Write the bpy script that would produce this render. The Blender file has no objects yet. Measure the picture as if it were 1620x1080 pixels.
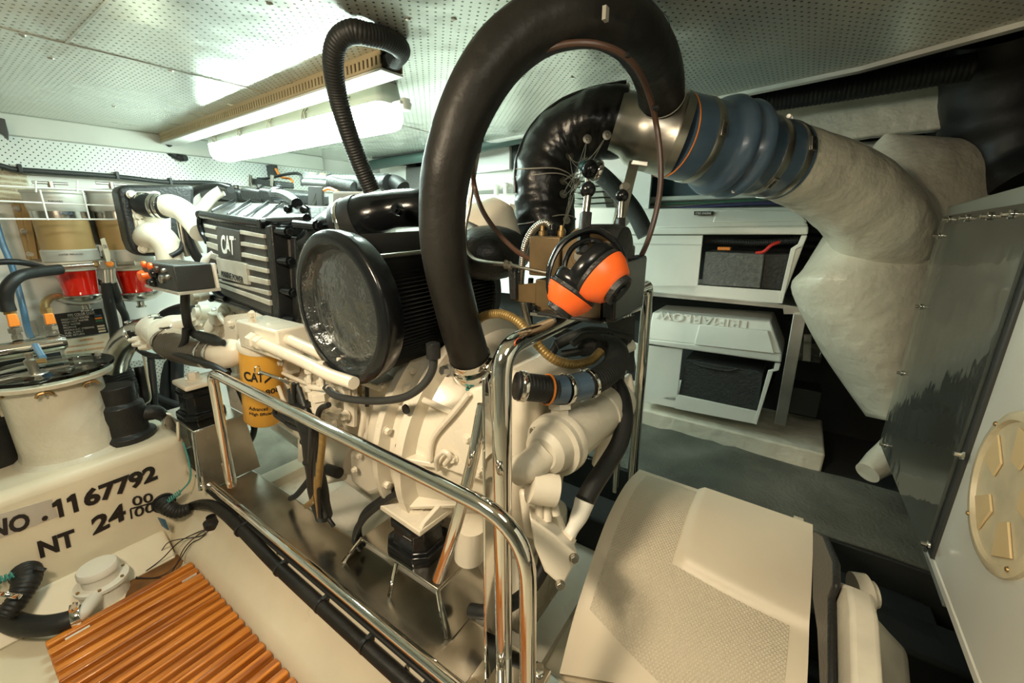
import bpy, math, random
from mathutils import Vector as V, Matrix
random.seed(7)
S = bpy.context.scene
COL = S.collection
# ------------------------------------------------------------------ camera
FPX = 650.0
PITCH = math.atan(185 / FPX)
YAW = math.radians(55.4)
FW = V((math.sin(YAW) * math.cos(PITCH), math.cos(YAW) * math.cos(PITCH), -math.sin(PITCH)))
RT = V((math.cos(YAW), -math.sin(YAW), 0))
UP = RT.cross(FW)
cd = bpy.data.cameras.new('camera')
cam = bpy.data.objects.new('camera', cd)
COL.objects.link(cam)
cd.sensor_width = 36
cd.lens = FPX * 36 / 1620
cd.clip_start = 0.02
cam.matrix_world = Matrix(((RT.x, UP.x, -FW.x, 0), (RT.y, UP.y, -FW.y, 0), (RT.z, UP.z, -FW.z, 0), (0, 0, 0, 1)))
S.camera = cam
# ------------------------------------------------------------------ exposure and world
S.view_settings.view_transform = 'Standard'
S.view_settings.look = 'None'
S.view_settings.gamma = 1
S.view_settings.exposure = 0.0
S.view_settings.use_curve_mapping = False
W = bpy.data.worlds.new('world')
S.world = W
W.use_nodes = True
W.node_tree.nodes['Background'].inputs[0].default_value = (0.8, 0.95, 0.9, 1)
W.node_tree.nodes['Background'].inputs[1].default_value = 0.01


def area(name, loc, aim, sx, sy, power, color):
    l = bpy.data.lights.new(name, 'AREA')
    l.shape = 'RECTANGLE'
    l.size, l.size_y = sx, sy
    l.energy = power
    l.color = color
    o = bpy.data.objects.new(name, l)
    COL.objects.link(o)
    o.location = loc
    o.rotation_euler = (V(aim) - V(loc)).to_track_quat('-Z', 'Y').to_euler()
    return o


# the room's fluorescent over the engine; the lamps after it are added fill lights
area('fluorescent_tubes_down', (0.866, 1.56, 0.250), (0.84, 1.56, -1), 0.09, 1.05, 17, (0.78, 1.0, 0.91))
area('added_warm_fill', (-0.22, 0.55, 0.33), (0.30, 0.80, -0.8), 0.24, 0.24, 26, (1.0, 0.82, 0.58))  # unseen lamp, added to stand in for the warm light
area('added_overhead_fill', (0.22, 0.02, 0.355), (0.75, -0.05, -0.6), 0.22, 0.22, 2.6, (1.0, 0.97, 0.84))  # added overhead fill that brightens the white partition and near things
area('added_far_fill', (1.5, 1.75, 0.36), (1.6, 1.6, -1), 0.1, 0.6, 12, (0.78, 1.0, 0.91))  # added fill for the far side, has no fixture

# ------------------------------------------------------------------ helpers


def P(px, py, x=None, y=None, z=None, d=None):
    v = FW + RT * ((px - 810) / FPX) - UP * ((py - 540) / FPX)
    if x is not None:
        return v * (x / v.x)
    if y is not None:
        return v * (y / v.y)
    if z is not None:
        return v * (z / v.z)
    return v * d


def PD(pts):
    return [P(a, b, d=d) for a, b, d in pts]


def dep(p):
    return V(p).dot(FW)


# ---- materials
MATS = {}


def mat(name, col, rough=0.5, metal=0.0, bump=None, var=None, coat=0.0, spec=0.5, emit=None, pat=None, dirt=None):
    if name in MATS:
        return MATS[name]
    m = bpy.data.materials.new(name)
    MATS[name] = m
    m.use_nodes = True
    nt = m.node_tree
    N, L = nt.nodes, nt.links
    b = N['Principled BSDF']
    c = (col[0], col[1], col[2], 1)
    b.inputs['Base Color'].default_value = c
    b.inputs['Roughness'].default_value = rough
    b.inputs['Metallic'].default_value = metal
    b.inputs['Coat Weight'].default_value = coat
    b.inputs['Specular IOR Level'].default_value = spec
    tc = N.new('ShaderNodeTexCoord')
    colsock = None
    if var:
        sc, amt = var[0], var[1]
        n = N.new('ShaderNodeTexNoise')
        n.inputs['Scale'].default_value = sc
        n.inputs['Detail'].default_value = 6
        L.new(tc.outputs['Object'], n.inputs['Vector'])
        r = N.new('ShaderNodeValToRGB')
        r.color_ramp.elements[0].position = 0.3
        r.color_ramp.elements[1].position = 0.7
        r.color_ramp.elements[0].color = tuple(v * (1 - amt) for v in col) + (1,)
        r.color_ramp.elements[1].color = tuple(min(1, v * (1 + amt * 0.5)) for v in col) + (1,)
        L.new(n.outputs['Fac'], r.inputs['Fac'])
        colsock = r.outputs['Color']
        rr = N.new('ShaderNodeMapRange')
        rr.inputs['To Min'].default_value = max(0, rough - 0.08)
        rr.inputs['To Max'].default_value = min(1, rough + 0.12)
        L.new(n.outputs['Fac'], rr.inputs['Value'])
        L.new(rr.outputs[0], b.inputs['Roughness'])
    if dirt:
        n = N.new('ShaderNodeTexNoise')
        n.inputs['Scale'].default_value = dirt[0]
        n.inputs['Detail'].default_value = 8
        n.inputs['Roughness'].default_value = 0.7
        L.new(tc.outputs['Object'], n.inputs['Vector'])
        mr = N.new('ShaderNodeMapRange')
        mr.inputs['From Min'].default_value = dirt[1]
        mr.inputs['From Max'].default_value = dirt[1] + 0.12
        L.new(n.outputs['Fac'], mr.inputs['Value'])
        mx = N.new('ShaderNodeMix')
        mx.data_type = 'RGBA'
        L.new(mr.outputs[0], mx.inputs['Factor'])
        if colsock:
            L.new(colsock, mx.inputs['A'])
        else:
            mx.inputs['A'].default_value = c
        mx.inputs['B'].default_value = tuple(dirt[2]) + (1,)
        colsock = mx.outputs['Result']
    if colsock:
        L.new(colsock, b.inputs['Base Color'])
    if bump:
        n = N.new('ShaderNodeTexNoise')
        n.inputs['Scale'].default_value = bump[0]
        n.inputs['Detail'].default_value = 5
        L.new(tc.outputs['Object'], n.inputs['Vector'])
        bp = N.new('ShaderNodeBump')
        bp.inputs['Strength'].default_value = bump[1]
        bp.inputs['Distance'].default_value = bump[2] if len(bump) > 2 else 0.01
        L.new(n.outputs['Fac'], bp.inputs['Height'])
        L.new(bp.outputs['Normal'], b.inputs['Normal'])
    if emit:
        b.inputs['Emission Color'].default_value = tuple(emit[:3]) + (1,)
        b.inputs['Emission Strength'].default_value = emit[3]
    return m


def perforated(name, col, ax, pitch, hole, metal, rough, holecol=(0.02, 0.03, 0.03)):
    """staggered holes on the plane of object axes ax (two indices)"""
    m = mat(name, col, rough, metal, None, (3.0, 0.06))
    nt = m.node_tree
    N, L = nt.nodes, nt.links
    b = N['Principled BSDF']
    src = b.inputs['Base Color'].links[0].from_socket
    tc = N.new('ShaderNodeTexCoord')
    sp = N.new('ShaderNodeSeparateXYZ')
    L.new(tc.outputs['Object'], sp.inputs[0])

    def mth(op, a, bb=None):
        n = N.new('ShaderNodeMath')
        n.operation = op
        for i, s in enumerate((a, bb)):
            if s is None:
                continue
            if isinstance(s, (int, float)):
                n.inputs[i].default_value = s
            else:
                L.new(s, n.inputs[i])
        return n.outputs[0]

    def grid(off):
        ds = []
        for a in ax:
            t = mth('ADD', mth('DIVIDE', sp.outputs[a], pitch), off)
            f = mth('SUBTRACT', mth('FRACT', t), 0.5)
            ds.append(mth('MULTIPLY', f, f))
        return mth('SQRT', mth('ADD', ds[0], ds[1]))
    d = mth('MINIMUM', grid(0.0), grid(0.5))
    k = mth('LESS_THAN', d, hole)
    mx = N.new('ShaderNodeMix')
    mx.data_type = 'RGBA'
    L.new(k, mx.inputs['Factor'])
    L.new(src, mx.inputs['A'])
    mx.inputs['B'].default_value = tuple(holecol) + (1,)
    L.new(mx.outputs['Result'], b.inputs['Base Color'])
    mm = mth('MULTIPLY', mth('SUBTRACT', 1.0, k), metal)
    L.new(mm, b.inputs['Metallic'])
    # large soft dents in the sheet
    n = N.new('ShaderNodeTexNoise')
    n.inputs['Scale'].default_value = 5
    L.new(tc.outputs['Object'], n.inputs['Vector'])
    bp = N.new('ShaderNodeBump')
    bp.inputs['Strength'].default_value = 0.35
    bp.inputs['Distance'].default_value = 0.02
    L.new(n.outputs['Fac'], bp.inputs['Height'])
    L.new(bp.outputs['Normal'], b.inputs['Normal'])
    return m


def wave_bump(m, ax, pitch, strength, dist=0.003, diag=False):
    """fine ribbing or a diamond non-skid relief along object axes"""
    nt = m.node_tree
    N, L = nt.nodes, nt.links
    b = N['Principled BSDF']
    tc = N.new('ShaderNodeTexCoord')
    sp = N.new('ShaderNodeSeparateXYZ')
    L.new(tc.outputs['Object'], sp.inputs[0])
    outs = []
    for s in ((1, -1) if diag else (0,)):
        a = N.new('ShaderNodeMath')
        a.operation = 'MULTIPLY_ADD'
        L.new(sp.outputs[ax[1 if diag else 0]], a.inputs[0])
        a.inputs[1].default_value = s
        if diag:
            L.new(sp.outputs[ax[0]], a.inputs[2])
        else:
            L.new(sp.outputs[ax[0]], a.inputs[2])
        q = N.new('ShaderNodeMath')
        q.operation = 'MULTIPLY'
        q.inputs[1].default_value = math.pi / pitch
        L.new(a.outputs[0], q.inputs[0])
        si = N.new('ShaderNodeMath')
        si.operation = 'SINE'
        L.new(q.outputs[0], si.inputs[0])
        ab = N.new('ShaderNodeMath')
        ab.operation = 'ABSOLUTE'
        L.new(si.outputs[0], ab.inputs[0])
        outs.append(ab.outputs[0])
    if diag:
        mn = N.new('ShaderNodeMath')
        mn.operation = 'MINIMUM'
        L.new(outs[0], mn.inputs[0])
        L.new(outs[1], mn.inputs[1])
        h = mn.outputs[0]
    else:
        h = outs[0]
    bp = N.new('ShaderNodeBump')
    bp.inputs['Strength'].default_value = strength
    bp.inputs['Distance'].default_value = dist
    L.new(h, bp.inputs['Height'])
    L.new(bp.outputs['Normal'], b.inputs['Normal'])
    return m


def clear_mat(name, tint=(1, 1, 1), gloss=0.12, rough=0.05, haze=0.0, hazecol=(0.6, 0.65, 0.6), bump=0.25):
    m = bpy.data.materials.new(name)
    MATS[name] = m
    m.use_nodes = True
    nt = m.node_tree
    N, L = nt.nodes, nt.links
    N.remove(N['Principled BSDF'])
    out = N['Material Output']
    t = N.new('ShaderNodeBsdfTransparent')
    t.inputs[0].default_value = tuple(tint) + (1,)
    g = N.new('ShaderNodeBsdfGlossy')
    g.inputs['Roughness'].default_value = rough
    fr = N.new('ShaderNodeFresnel')
    fr.inputs[0].default_value = 1.45
    add = N.new('ShaderNodeMath')
    add.inputs[1].default_value = gloss
    L.new(fr.outputs[0], add.inputs[0])
    tc = N.new('ShaderNodeTexCoord')
    n = N.new('ShaderNodeTexNoise')
    n.inputs['Scale'].default_value = 14
    L.new(tc.outputs['Object'], n.inputs['Vector'])
    bp = N.new('ShaderNodeBump')
    bp.inputs['Strength'].default_value = bump
    bp.inputs['Distance'].default_value = 0.01
    L.new(n.outputs['Fac'], bp.inputs['Height'])
    L.new(bp.outputs['Normal'], g.inputs['Normal'])
    mx = N.new('ShaderNodeMixShader')
    L.new(add.outputs[0], mx.inputs[0])
    L.new(t.outputs[0], mx.inputs[1])
    L.new(g.outputs[0], mx.inputs[2])
    last = mx.outputs[0]
    if haze:
        df = N.new('ShaderNodeBsdfDiffuse')
        df.inputs[0].default_value = tuple(hazecol) + (1,)
        m2 = N.new('ShaderNodeMixShader')
        m2.inputs[0].default_value = haze
        L.new(last, m2.inputs[1])
        L.new(df.outputs[0], m2.inputs[2])
        last = m2.outputs[0]
    L.new(last, out.inputs['Surface'])
    return m


CREAM = mat('engine_cream_paint', (0.78, 0.72, 0.60), 0.27, 0, (40, 0.06), (6, 0.08), coat=0.3)
CREAMD = mat('grimy_cream_paint', (0.62, 0.58, 0.48), 0.4, 0, (30, 0.12), (9, 0.3))
GEL = mat('cream_gelcoat', (0.74, 0.68, 0.53), 0.38, 0, (9, 0.22), (4, 0.12), dirt=(7, 0.68, (0.35, 0.27, 0.16)))
GELW = mat('white_fibreglass', (0.66, 0.63, 0.52), 0.32, 0, (14, 0.6, 0.02), (5, 0.12), coat=0.25)
WHITE = mat('white_paint', (0.80, 0.80, 0.76), 0.35, 0, (20, 0.03), (4, 0.05))
PLASTW = mat('white_box_plastic', (0.78, 0.77, 0.70), 0.42, 0, (60, 0.05), (5, 0.08))
BLACKG = mat('gloss_black_paint', (0.006, 0.007, 0.008), 0.2, 0, (60, 0.05), spec=0.4)
BLACKM = mat('satin_black_casting', (0.016, 0.017, 0.017), 0.4, 0, (120, 0.25), spec=0.4)
FINFACE = mat('worn_fin_faces', (0.55, 0.52, 0.44), 0.45, 0.2, (60, 0.1), (20, 0.2))
GREYP = mat('dark_grey_plate', (0.055, 0.055, 0.052), 0.4, 0.1)
RUB = mat('black_rubber', (0.010, 0.011, 0.011), 0.5, 0, (30, 0.15), (10, 0.3))
RUBB = mat('wrapped_hose_rubber', (0.018, 0.017, 0.015), 0.42, 0, (22, 0.35), (6, 0.5), spec=0.25)
VINYL = mat('black_vinyl_lagging', (0.008, 0.008, 0.008), 0.30, 0, (6, 0.7, 0.02), (5, 0.4), spec=0.45)
CHROME = mat('polished_stainless', (0.80, 0.78, 0.74), 0.07, 1.0)
STEEL = mat('stainless_sheet', (0.62, 0.59, 0.53), 0.2, 1.0, (10, 0.12), (8, 0.25))
STEELW = mat('weathered_stainless', (0.50, 0.47, 0.41), 0.3, 1.0, (12, 0.15), (8, 0.4))
ALU = mat('aluminium', (0.55, 0.55, 0.52), 0.4, 1.0, (40, 0.05), (10, 0.2))
BLUE = mat('blue_silicone', (0.075, 0.125, 0.185), 0.3, 0, (14, 0.12), (7, 0.25), coat=0.15)
SEAM = mat('pale_cord', (0.35, 0.33, 0.28), 0.7)
ORANGE = mat('orange_plastic', (0.85, 0.13, 0.02), 0.35)
ORANGEV = mat('orange_valve_grip', (0.80, 0.24, 0.03), 0.4)
BRASS = mat('tarnished_brass', (0.42, 0.28, 0.12), 0.4, 0.8, None, (30, 0.4))
BRONZE = mat('brown_lacquered_metal', (0.13, 0.085, 0.035), 0.4, 0.3, (20, 0.1), (12, 0.4))
YEL = mat('filter_yellow', (0.75, 0.40, 0.055), 0.3, 0, None, (5, 0.05))
INK = mat('black_ink', (0.012, 0.012, 0.012), 0.4)
BROWNC = mat('brown_cable_jacket', (0.07, 0.035, 0.022), 0.35)
MAT_F = mat('grey_rubber_matting', (0.125, 0.13, 0.105), 0.75, 0, (90, 0.5), (4, 0.5), dirt=(160, 0.70, (0.4, 0.4, 0.36)))
TAN = mat('tan_duct_plastic', (0.50, 0.40, 0.24), 0.5)
REDF = mat('red_diesel_bowl', (0.62, 0.012, 0.004), 0.08, 0, coat=0.6, emit=None)
TANCAN = mat('gold_canister', (0.46, 0.31, 0.13), 0.45, 0.15, None, (4, 0.15))
SILVER = mat('silver_paint', (0.55, 0.54, 0.49), 0.38, 0.3, None, (8, 0.1))
DARK = mat('dark_void_shade', (0.02, 0.021, 0.02), 0.8)  # near-black colour stands in for the shade of unlit spaces
DGREY = mat('dark_grey_plastic', (0.028, 0.031, 0.03), 0.5, 0, (80, 0.2), (10, 0.2))
BATG = mat('grey_battery_case', (0.15, 0.155, 0.145), 0.6, 0, (110, 0.5), (60, 0.35))
BATB = mat('black_battery_case', (0.035, 0.037, 0.035), 0.55, 0, (110, 0.5), (50, 0.3))
GREENC = mat('green_cable', (0.04, 0.16, 0.09), 0.5)
TEALW = mat('teal_wire', (0.06, 0.28, 0.25), 0.5)
BLUEH = mat('blue_hose_plastic', (0.10, 0.22, 0.36), 0.35)
PURP = mat('blue_conduit', (0.05, 0.05, 0.12), 0.5)
REDC = mat('red_cable', (0.6, 0.03, 0.02), 0.4)
RIBH = mat('brown_grey_ribbed_hose', (0.12, 0.10, 0.075), 0.3, 0.2, (25, 0.2), (9, 0.4))
BRAID = mat('gold_braided_hose', (0.34, 0.23, 0.08), 0.4, 0.4, None, (60, 0.3))
RUST = mat('rusty_stain', (0.20, 0.085, 0.02), 0.6, 0, (20, 0.4), (14, 0.6))
WOODG = mat('weathered_grey_plank', (0.30, 0.28, 0.22), 0.7, 0, (25, 0.3), (6, 0.4))
HULLW = mat('white_hull_liner', (0.60, 0.62, 0.56), 0.4, 0, (12, 0.25), (3, 0.15))
BULKW = mat('white_bulkhead', (0.80, 0.80, 0.75), 0.35, 0, (6, 0.1), (3, 0.06))
PIPEW = mat('white_pipe', (0.82, 0.81, 0.75), 0.35)
GREYF = mat('grey_fixture_plastic', (0.50, 0.54, 0.50), 0.45)
DIFF = mat('lit_diffuser', (0.9, 0.95, 0.9), 0.4, emit=(0.78, 1.0, 0.90, 38.0))
TAGG = mat('pale_tag', (0.62, 0.58, 0.44), 0.5)
SIGNK = mat('black_sign', (0.015, 0.016, 0.015), 0.4)
SIGNC = mat('cream_sign', (0.66, 0.62, 0.48), 0.5)
SIGNW = mat('sign_white', (0.75, 0.74, 0.68), 0.5)
ORTXT = mat('orange_lettering', (0.65, 0.25, 0.05), 0.5)
SHELLW = mat('gloss_white_panel', (0.72, 0.72, 0.66), 0.25, 0, (3, 0.04), coat=0.2)
PORT = mat('yellowed_port_plastic', (0.66, 0.58, 0.40), 0.35, 0, (20, 0.1), (14, 0.25))
HOOD = mat('cream_moulded_cover', (0.72, 0.64, 0.50), 0.42, 0, None, (3, 0.06))
NONSK = mat('nonskid_cream', (0.70, 0.62, 0.48), 0.55, 0, None, (3, 0.08))
wave_bump(NONSK, (0, 1), 0.0075, 0.8, 0.002, diag=True)
PLEAT = mat('black_pleated_gauze', (0.02, 0.021, 0.02), 0.5)
CLEAR = clear_mat('clear_acrylic', (0.96, 0.98, 0.95), 0.03, 0.02, bump=0.03)
CLEARW = clear_mat('scuffed_clear_acrylic', (0.9, 0.92, 0.88), 0.05, 0.07, 0.07, (0.45, 0.47, 0.42))
LENS = clear_mat('filter_lens', (0.5, 0.5, 0.45), 0.25, 0.12)
CEIL = perforated('perforated_ceiling_panel', (0.70, 0.73, 0.67), (0, 1), 0.022, 0.11, 0.6, 0.22)
FASC = perforated('perforated_fascia', (0.74, 0.78, 0.74), (0, 2), 0.020, 0.11, 0.1, 0.4)
FASCS = perforated('perforated_side_liner', (0.66, 0.66, 0.6), (0, 2), 0.018, 0.13, 0.2, 0.4)
MESH = perforated('square_mesh', (0.30, 0.29, 0.26), (0, 2), 0.012, 0.30, 0.2, 0.5, (0.7, 0.7, 0.66))
# teak: grain along X
TEAK = mat('oiled_teak', (0.50, 0.19, 0.045), 0.32, 0, None, None, coat=0.3)
_n = TEAK.node_tree
_t = _n.nodes.new('ShaderNodeTexCoord')
_m = _n.nodes.new('ShaderNodeMapping')
_m.inputs['Scale'].default_value = (3, 45, 45)
_w = _n.nodes.new('ShaderNodeTexNoise')
_w.inputs['Scale'].default_value = 2
_w.inputs['Detail'].default_value = 7
_r = _n.nodes.new('ShaderNodeValToRGB')
_r.color_ramp.elements[0].position, _r.color_ramp.elements[1].position = 0.3, 0.7
_r.color_ramp.elements[0].color = (0.26, 0.062, 0.007, 1)
_r.color_ramp.elements[1].color = (0.78, 0.29, 0.045, 1)
_n.links.new(_t.outputs['Object'], _m.inputs[0])
_n.links.new(_m.outputs[0], _w.inputs['Vector'])
_n.links.new(_w.outputs['Fac'], _r.inputs[0])
_n.links.new(_r.outputs[0], _n.nodes['Principled BSDF'].inputs['Base Color'])

ORG = {}


def frame_from(axis, hint=None):
    a = V(axis).normalized()
    h = V(hint) if hint is not None else (V((0, 0, 1)) if abs(a.z) < 0.9 else V((0, 1, 0)))
    u = (h - a * h.dot(a)).normalized()
    return a, u, a.cross(u)


def cr(pts, n=10):
    """Catmull-Rom resample"""
    p = [V(q) for q in pts]
    if len(p) < 3:
        return [p[0].lerp(p[1], i / n) for i in range(n + 1)]
    p = [p[0] * 2 - p[1]] + p + [p[-1] * 2 - p[-2]]
    out = []
    for i in range(1, len(p) - 2):
        for k in range(n):
            t = k / n
            a, b, c, d = p[i - 1], p[i], p[i + 1], p[i + 2]
            out.append(0.5 * ((2 * b) + (c - a) * t + (2 * a - 5 * b + 4 * c - d) * t * t + (3 * b - a - 3 * c + d) * t ** 3))
    out.append(p[-2])
    return out


def evenly(pts, step):
    L = [0]
    for a, b in zip(pts, pts[1:]):
        L.append(L[-1] + (b - a).length)
    n = max(2, int(L[-1] / step))
    out = []
    j = 0
    for i in range(n + 1):
        s = L[-1] * i / n
        while j < len(L) - 2 and L[j + 1] < s:
            j += 1
        t = (s - L[j]) / max(1e-9, L[j + 1] - L[j])
        out.append(pts[j].lerp(pts[j + 1], t))
    return out, L[-1]


def fillet(pts, r, n=8):
    """polyline with rounded corners"""
    p = [V(q) for q in pts]
    out = [p[0]]
    for i in range(1, len(p) - 1):
        a, b, c = p[i - 1], p[i], p[i + 1]
        ri = r[i - 1] if isinstance(r, (list, tuple)) else r
        d1, d2 = (a - b), (c - b)
        k = min(ri, d1.length * 0.49, d2.length * 0.49)
        s, e = b + d1.normalized() * k, b + d2.normalized() * k
        for q in range(n + 1):
            t = q / n
            out.append(s * (1 - t) ** 2 + b * 2 * t * (1 - t) + e * t * t)
    out.append(p[-1])
    return out


class MB:
    def __init__(s):
        s.v, s.f = [], []

    def add(s, vs, fs):
        n = len(s.v)
        s.v += [V(q) for q in vs]
        s.f += [tuple(i + n for i in f) for f in fs]
        return s

    def box(s, c, d, ax=None):
        """centre c, full size d, optional axes (3 vectors)"""
        a = ax or (V((1, 0, 0)), V((0, 1, 0)), V((0, 0, 1)))
        c = V(c)
        vs = [c + a[0] * (i * d[0] / 2) + a[1] * (j * d[1] / 2) + a[2] * (k * d[2] / 2) for i in (-1, 1) for j in (-1, 1) for k in (-1, 1)]
        return s.add(vs, [(0, 1, 3, 2), (4, 6, 7, 5), (0, 4, 5, 1), (2, 3, 7, 6), (0, 2, 6, 4), (1, 5, 7, 3)])

    def mm(s, lo, hi):
        lo, hi = V(lo), V(hi)
        return s.box((lo + hi) / 2, [abs(q) for q in (hi - lo)])

    def prism(s, poly, vec):
        n = len(poly)
        p = [V(q) for q in poly]
        w = V(vec)
        nn = V((0, 0, 0))
        for i in range(n):
            nn += p[i].cross(p[(i + 1) % n])
        if nn.dot(w) > 0:
            p.reverse()
        return s.add(p + [q + w for q in p], [tuple(range(n)), tuple(range(2 * n - 1, n - 1, -1))] + [(i, i + n, (i + 1) % n + n, (i + 1) % n) for i in range(n)])

    def lathe(s, o, axis, prof, seg=32, hint=None, closed=True):
        a, u, w = frame_from(axis, hint)
        o = V(o)
        vs, fs = [], []
        for t, r in prof:
            for k in range(seg):
                q = 2 * math.pi * k / seg
                vs.append(o + a * t + (u * math.cos(q) + w * math.sin(q)) * r)
        m = len(prof)
        for i in range(m - 1):
            for k in range(seg):
                k2 = (k + 1) % seg
                fs.append((i * seg + k, i * seg + k2, (i + 1) * seg + k2, (i + 1) * seg + k))
        if closed:
            fs.append(tuple(range(seg - 1, -1, -1)))
            fs.append(tuple(range((m - 1) * seg, m * seg)))
        return s.add(vs, fs)

    def cyl(s, p0, p1, r, seg=24, r2=None, hint=None):
        p0, p1 = V(p0), V(p1)
        return s.lathe(p0, p1 - p0, [(0, r), ((p1 - p0).length, r if r2 is None else r2)], seg, hint)

    def hexn(s, p0, axis, r, h):
        """hex bolt head with a washer"""
        a = V(axis).normalized()
        s.lathe(p0, a, [(0, r * 1.25), (h * 0.18, r * 1.25)], 18)
        s.lathe(V(p0) + a * h * 0.18, a, [(0, r), (h * 0.7, r), (h * 0.82, r * 0.86)], 6)
        return s

    def ball(s, c, r, sx=1, sy=1, sz=1, seg=20):
        vs, fs = [], []
        rings = seg // 2
        c = V(c)
        for i in range(1, rings):
            a = math.pi * i / rings
            for k in range(seg):
                q = 2 * math.pi * k / seg
                vs.append(c + V((r * sx * math.sin(a) * math.cos(q), r * sy * math.sin(a) * math.sin(q), r * sz * math.cos(a))))
        vs += [c + V((0, 0, r * sz)), c - V((0, 0, r * sz))]
        n = (rings - 1) * seg
        for i in range(rings - 2):
            for k in range(seg):
                k2 = (k + 1) % seg
                fs.append((i * seg + k, (i + 1) * seg + k, (i + 1) * seg + k2, i * seg + k2))
        for k in range(seg):
            k2 = (k + 1) % seg
            fs.append((k, k2, n))
            fs.append(((rings - 2) * seg + k2, (rings - 2) * seg + k, n + 1))
        return s.add(vs, fs)

    def tube(s, pts, r, seg=14, sm=None, step=None, rib=None, lump=None, ry=None, hint=None):
        """pts smoothed with Catmull-Rom when sm; r constant or list matched to control points; rib=(pitch, amplitude)"""
        p = [V(q) for q in pts]
        rl = None
        if isinstance(r, (list, tuple)):
            rl = list(r)
        if sm:
            if rl:
                rr = []
                for i in range(len(rl) - 1):
                    for k in range(sm):
                        t = k / sm
                        t = t * t * (3 - 2 * t)
                        rr.append(rl[i] * (1 - t) + rl[i + 1] * t)
                rr.append(rl[-1])
                rl = rr
            p = cr(p, sm)
        if rib and not step:
            step = rib[0] / 5
        if step:
            q, tot = evenly(p, step)
            if rl:
                L = [0]
                for a, b in zip(p, p[1:]):
                    L.append(L[-1] + (b - a).length)
                nr = []
                for i in range(len(q)):
                    sI = tot * i / (len(q) - 1)
                    j = 0
                    while j < len(L) - 2 and L[j + 1] < sI:
                        j += 1
                    t = (sI - L[j]) / max(1e-9, L[j + 1] - L[j])
                    nr.append(rl[j] * (1 - t) + rl[j + 1] * t)
                rl = nr
            p = q
        n = len(p)
        if not rl:
            rl = [r] * n
        vs, fs = [], []
        u = None
        L = 0
        for i in range(n):
            tg = (p[min(i + 1, n - 1)] - p[max(i - 1, 0)]).normalized()
            if u is None:
                _, u, _ = frame_from(tg, hint)
            u = (u - tg * u.dot(tg)).normalized()
            w = tg.cross(u)
            if i:
                L += (p[i] - p[i - 1]).length
            rad = rl[i]
            if rib:
                rad += rib[1] * abs(math.sin(math.pi * L / rib[0]))
            for k in range(seg):
                a = 2 * math.pi * k / seg
                ra = rad
                if lump:
                    if lump > 0.045:
                        ra *= 1 + lump * 0.42 * (abs(math.sin(L * 75 + 0.8 * math.sin(a * 2))) ** 3 * (0.5 + 0.5 * math.sin(a + L * 9)) + 0.35 * math.sin(L * 190 + 3 * a) * math.sin(a * 2 + L * 30))
                    ra *= 1 + min(lump, 0.045) * (math.sin(a * 3 + L * 22) * 0.5 + math.sin(a * 5 - L * 41 + 1.3) * 0.35 + math.sin(L * 63 + a) * 0.4)
                vs.append(p[i] + u * math.cos(a) * ra + w * math.sin(a) * ra * (ry or 1))
        for i in range(n - 1):
            for k in range(seg):
                k2 = (k + 1) % seg
                fs.append((i * seg + k, i * seg + k2, (i + 1) * seg + k2, (i + 1) * seg + k))
        fs.append(tuple(range(seg - 1, -1, -1)))
        fs.append(tuple(range((n - 1) * seg, n * seg)))
        return s.add(vs, fs)

    def loft(s, rings, cap=True):
        """list of equal-length point loops"""
        m = len(rings[0])
        vs = [q for r in rings for q in r]
        fs = []
        for i in range(len(rings) - 1):
            for k in range(m):
                k2 = (k + 1) % m
                fs.append((i * m + k, i * m + k2, (i + 1) * m + k2, (i + 1) * m + k))
        if cap:
            fs.append(tuple(range(m - 1, -1, -1)))
            fs.append(tuple(range((len(rings) - 1) * m, len(rings) * m)))
        return s.add(vs, fs)

    def sheet(s, grid, th):
        """grid of points [i][j] thickened along its normal-ish vector th"""
        th = V(th)
        n, m = len(grid), len(grid[0])
        vs = [q for r in grid for q in r]
        vs += [V(q) + th for q in vs]
        o = n * m
        fs = []
        for i in range(n - 1):
            for j in range(m - 1):
                a, b, c, d = i * m + j, i * m + j + 1, (i + 1) * m + j + 1, (i + 1) * m + j
                fs += [(a, b, c, d), (d + o, c + o, b + o, a + o)]
        for i in range(n - 1):
            for j in (0, m - 1):
                a, d = i * m + j, (i + 1) * m + j
                fs.append((a, d, d + o, a + o))
        for j in range(m - 1):
            for i in (0, n - 1):
                a, b = i * m + j, i * m + j + 1
                fs.append((a, b, b + o, a + o))
        return s.add(vs, fs)

    def build(s, name, material, parent=None, bevel=0, seg=2, sub=0, ang=35, label=None, flat=False):
        me = bpy.data.meshes.new(name)
        if parent is not None:
            org = ORG[parent]
        else:
            lo = V([min(q[i] for q in s.v) for i in range(3)])
            hi = V([max(q[i] for q in s.v) for i in range(3)])
            org = V(((lo.x + hi.x) / 2, (lo.y + hi.y) / 2, lo.z))
        me.from_pydata([tuple(q - org) for q in s.v], [], s.f)
        me.materials.append(material)
        import bmesh
        bm = bmesh.new()
        bm.from_mesh(me)
        bmesh.ops.recalc_face_normals(bm, faces=bm.faces)
        bm.to_mesh(me)
        bm.free()
        if not flat:
            me.shade_smooth()
            me.set_sharp_from_angle(angle=math.radians(ang))
        o = bpy.data.objects.new(name, me)
        COL.objects.link(o)
        if parent is not None:
            o.parent = parent
        else:
            o.location = org
        ORG[o] = org
        if bevel:
            b = o.modifiers.new('bevel', 'BEVEL')
            b.width = bevel
            b.segments = seg
            b.limit_method = 'ANGLE'
            b.angle_limit = math.radians(40)
            b.harden_normals = False
        if sub:
            b = o.modifiers.new('sub', 'SUBSURF')
            b.levels = b.render_levels = sub
        if label:
            o['label'] = label
        return o


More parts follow.
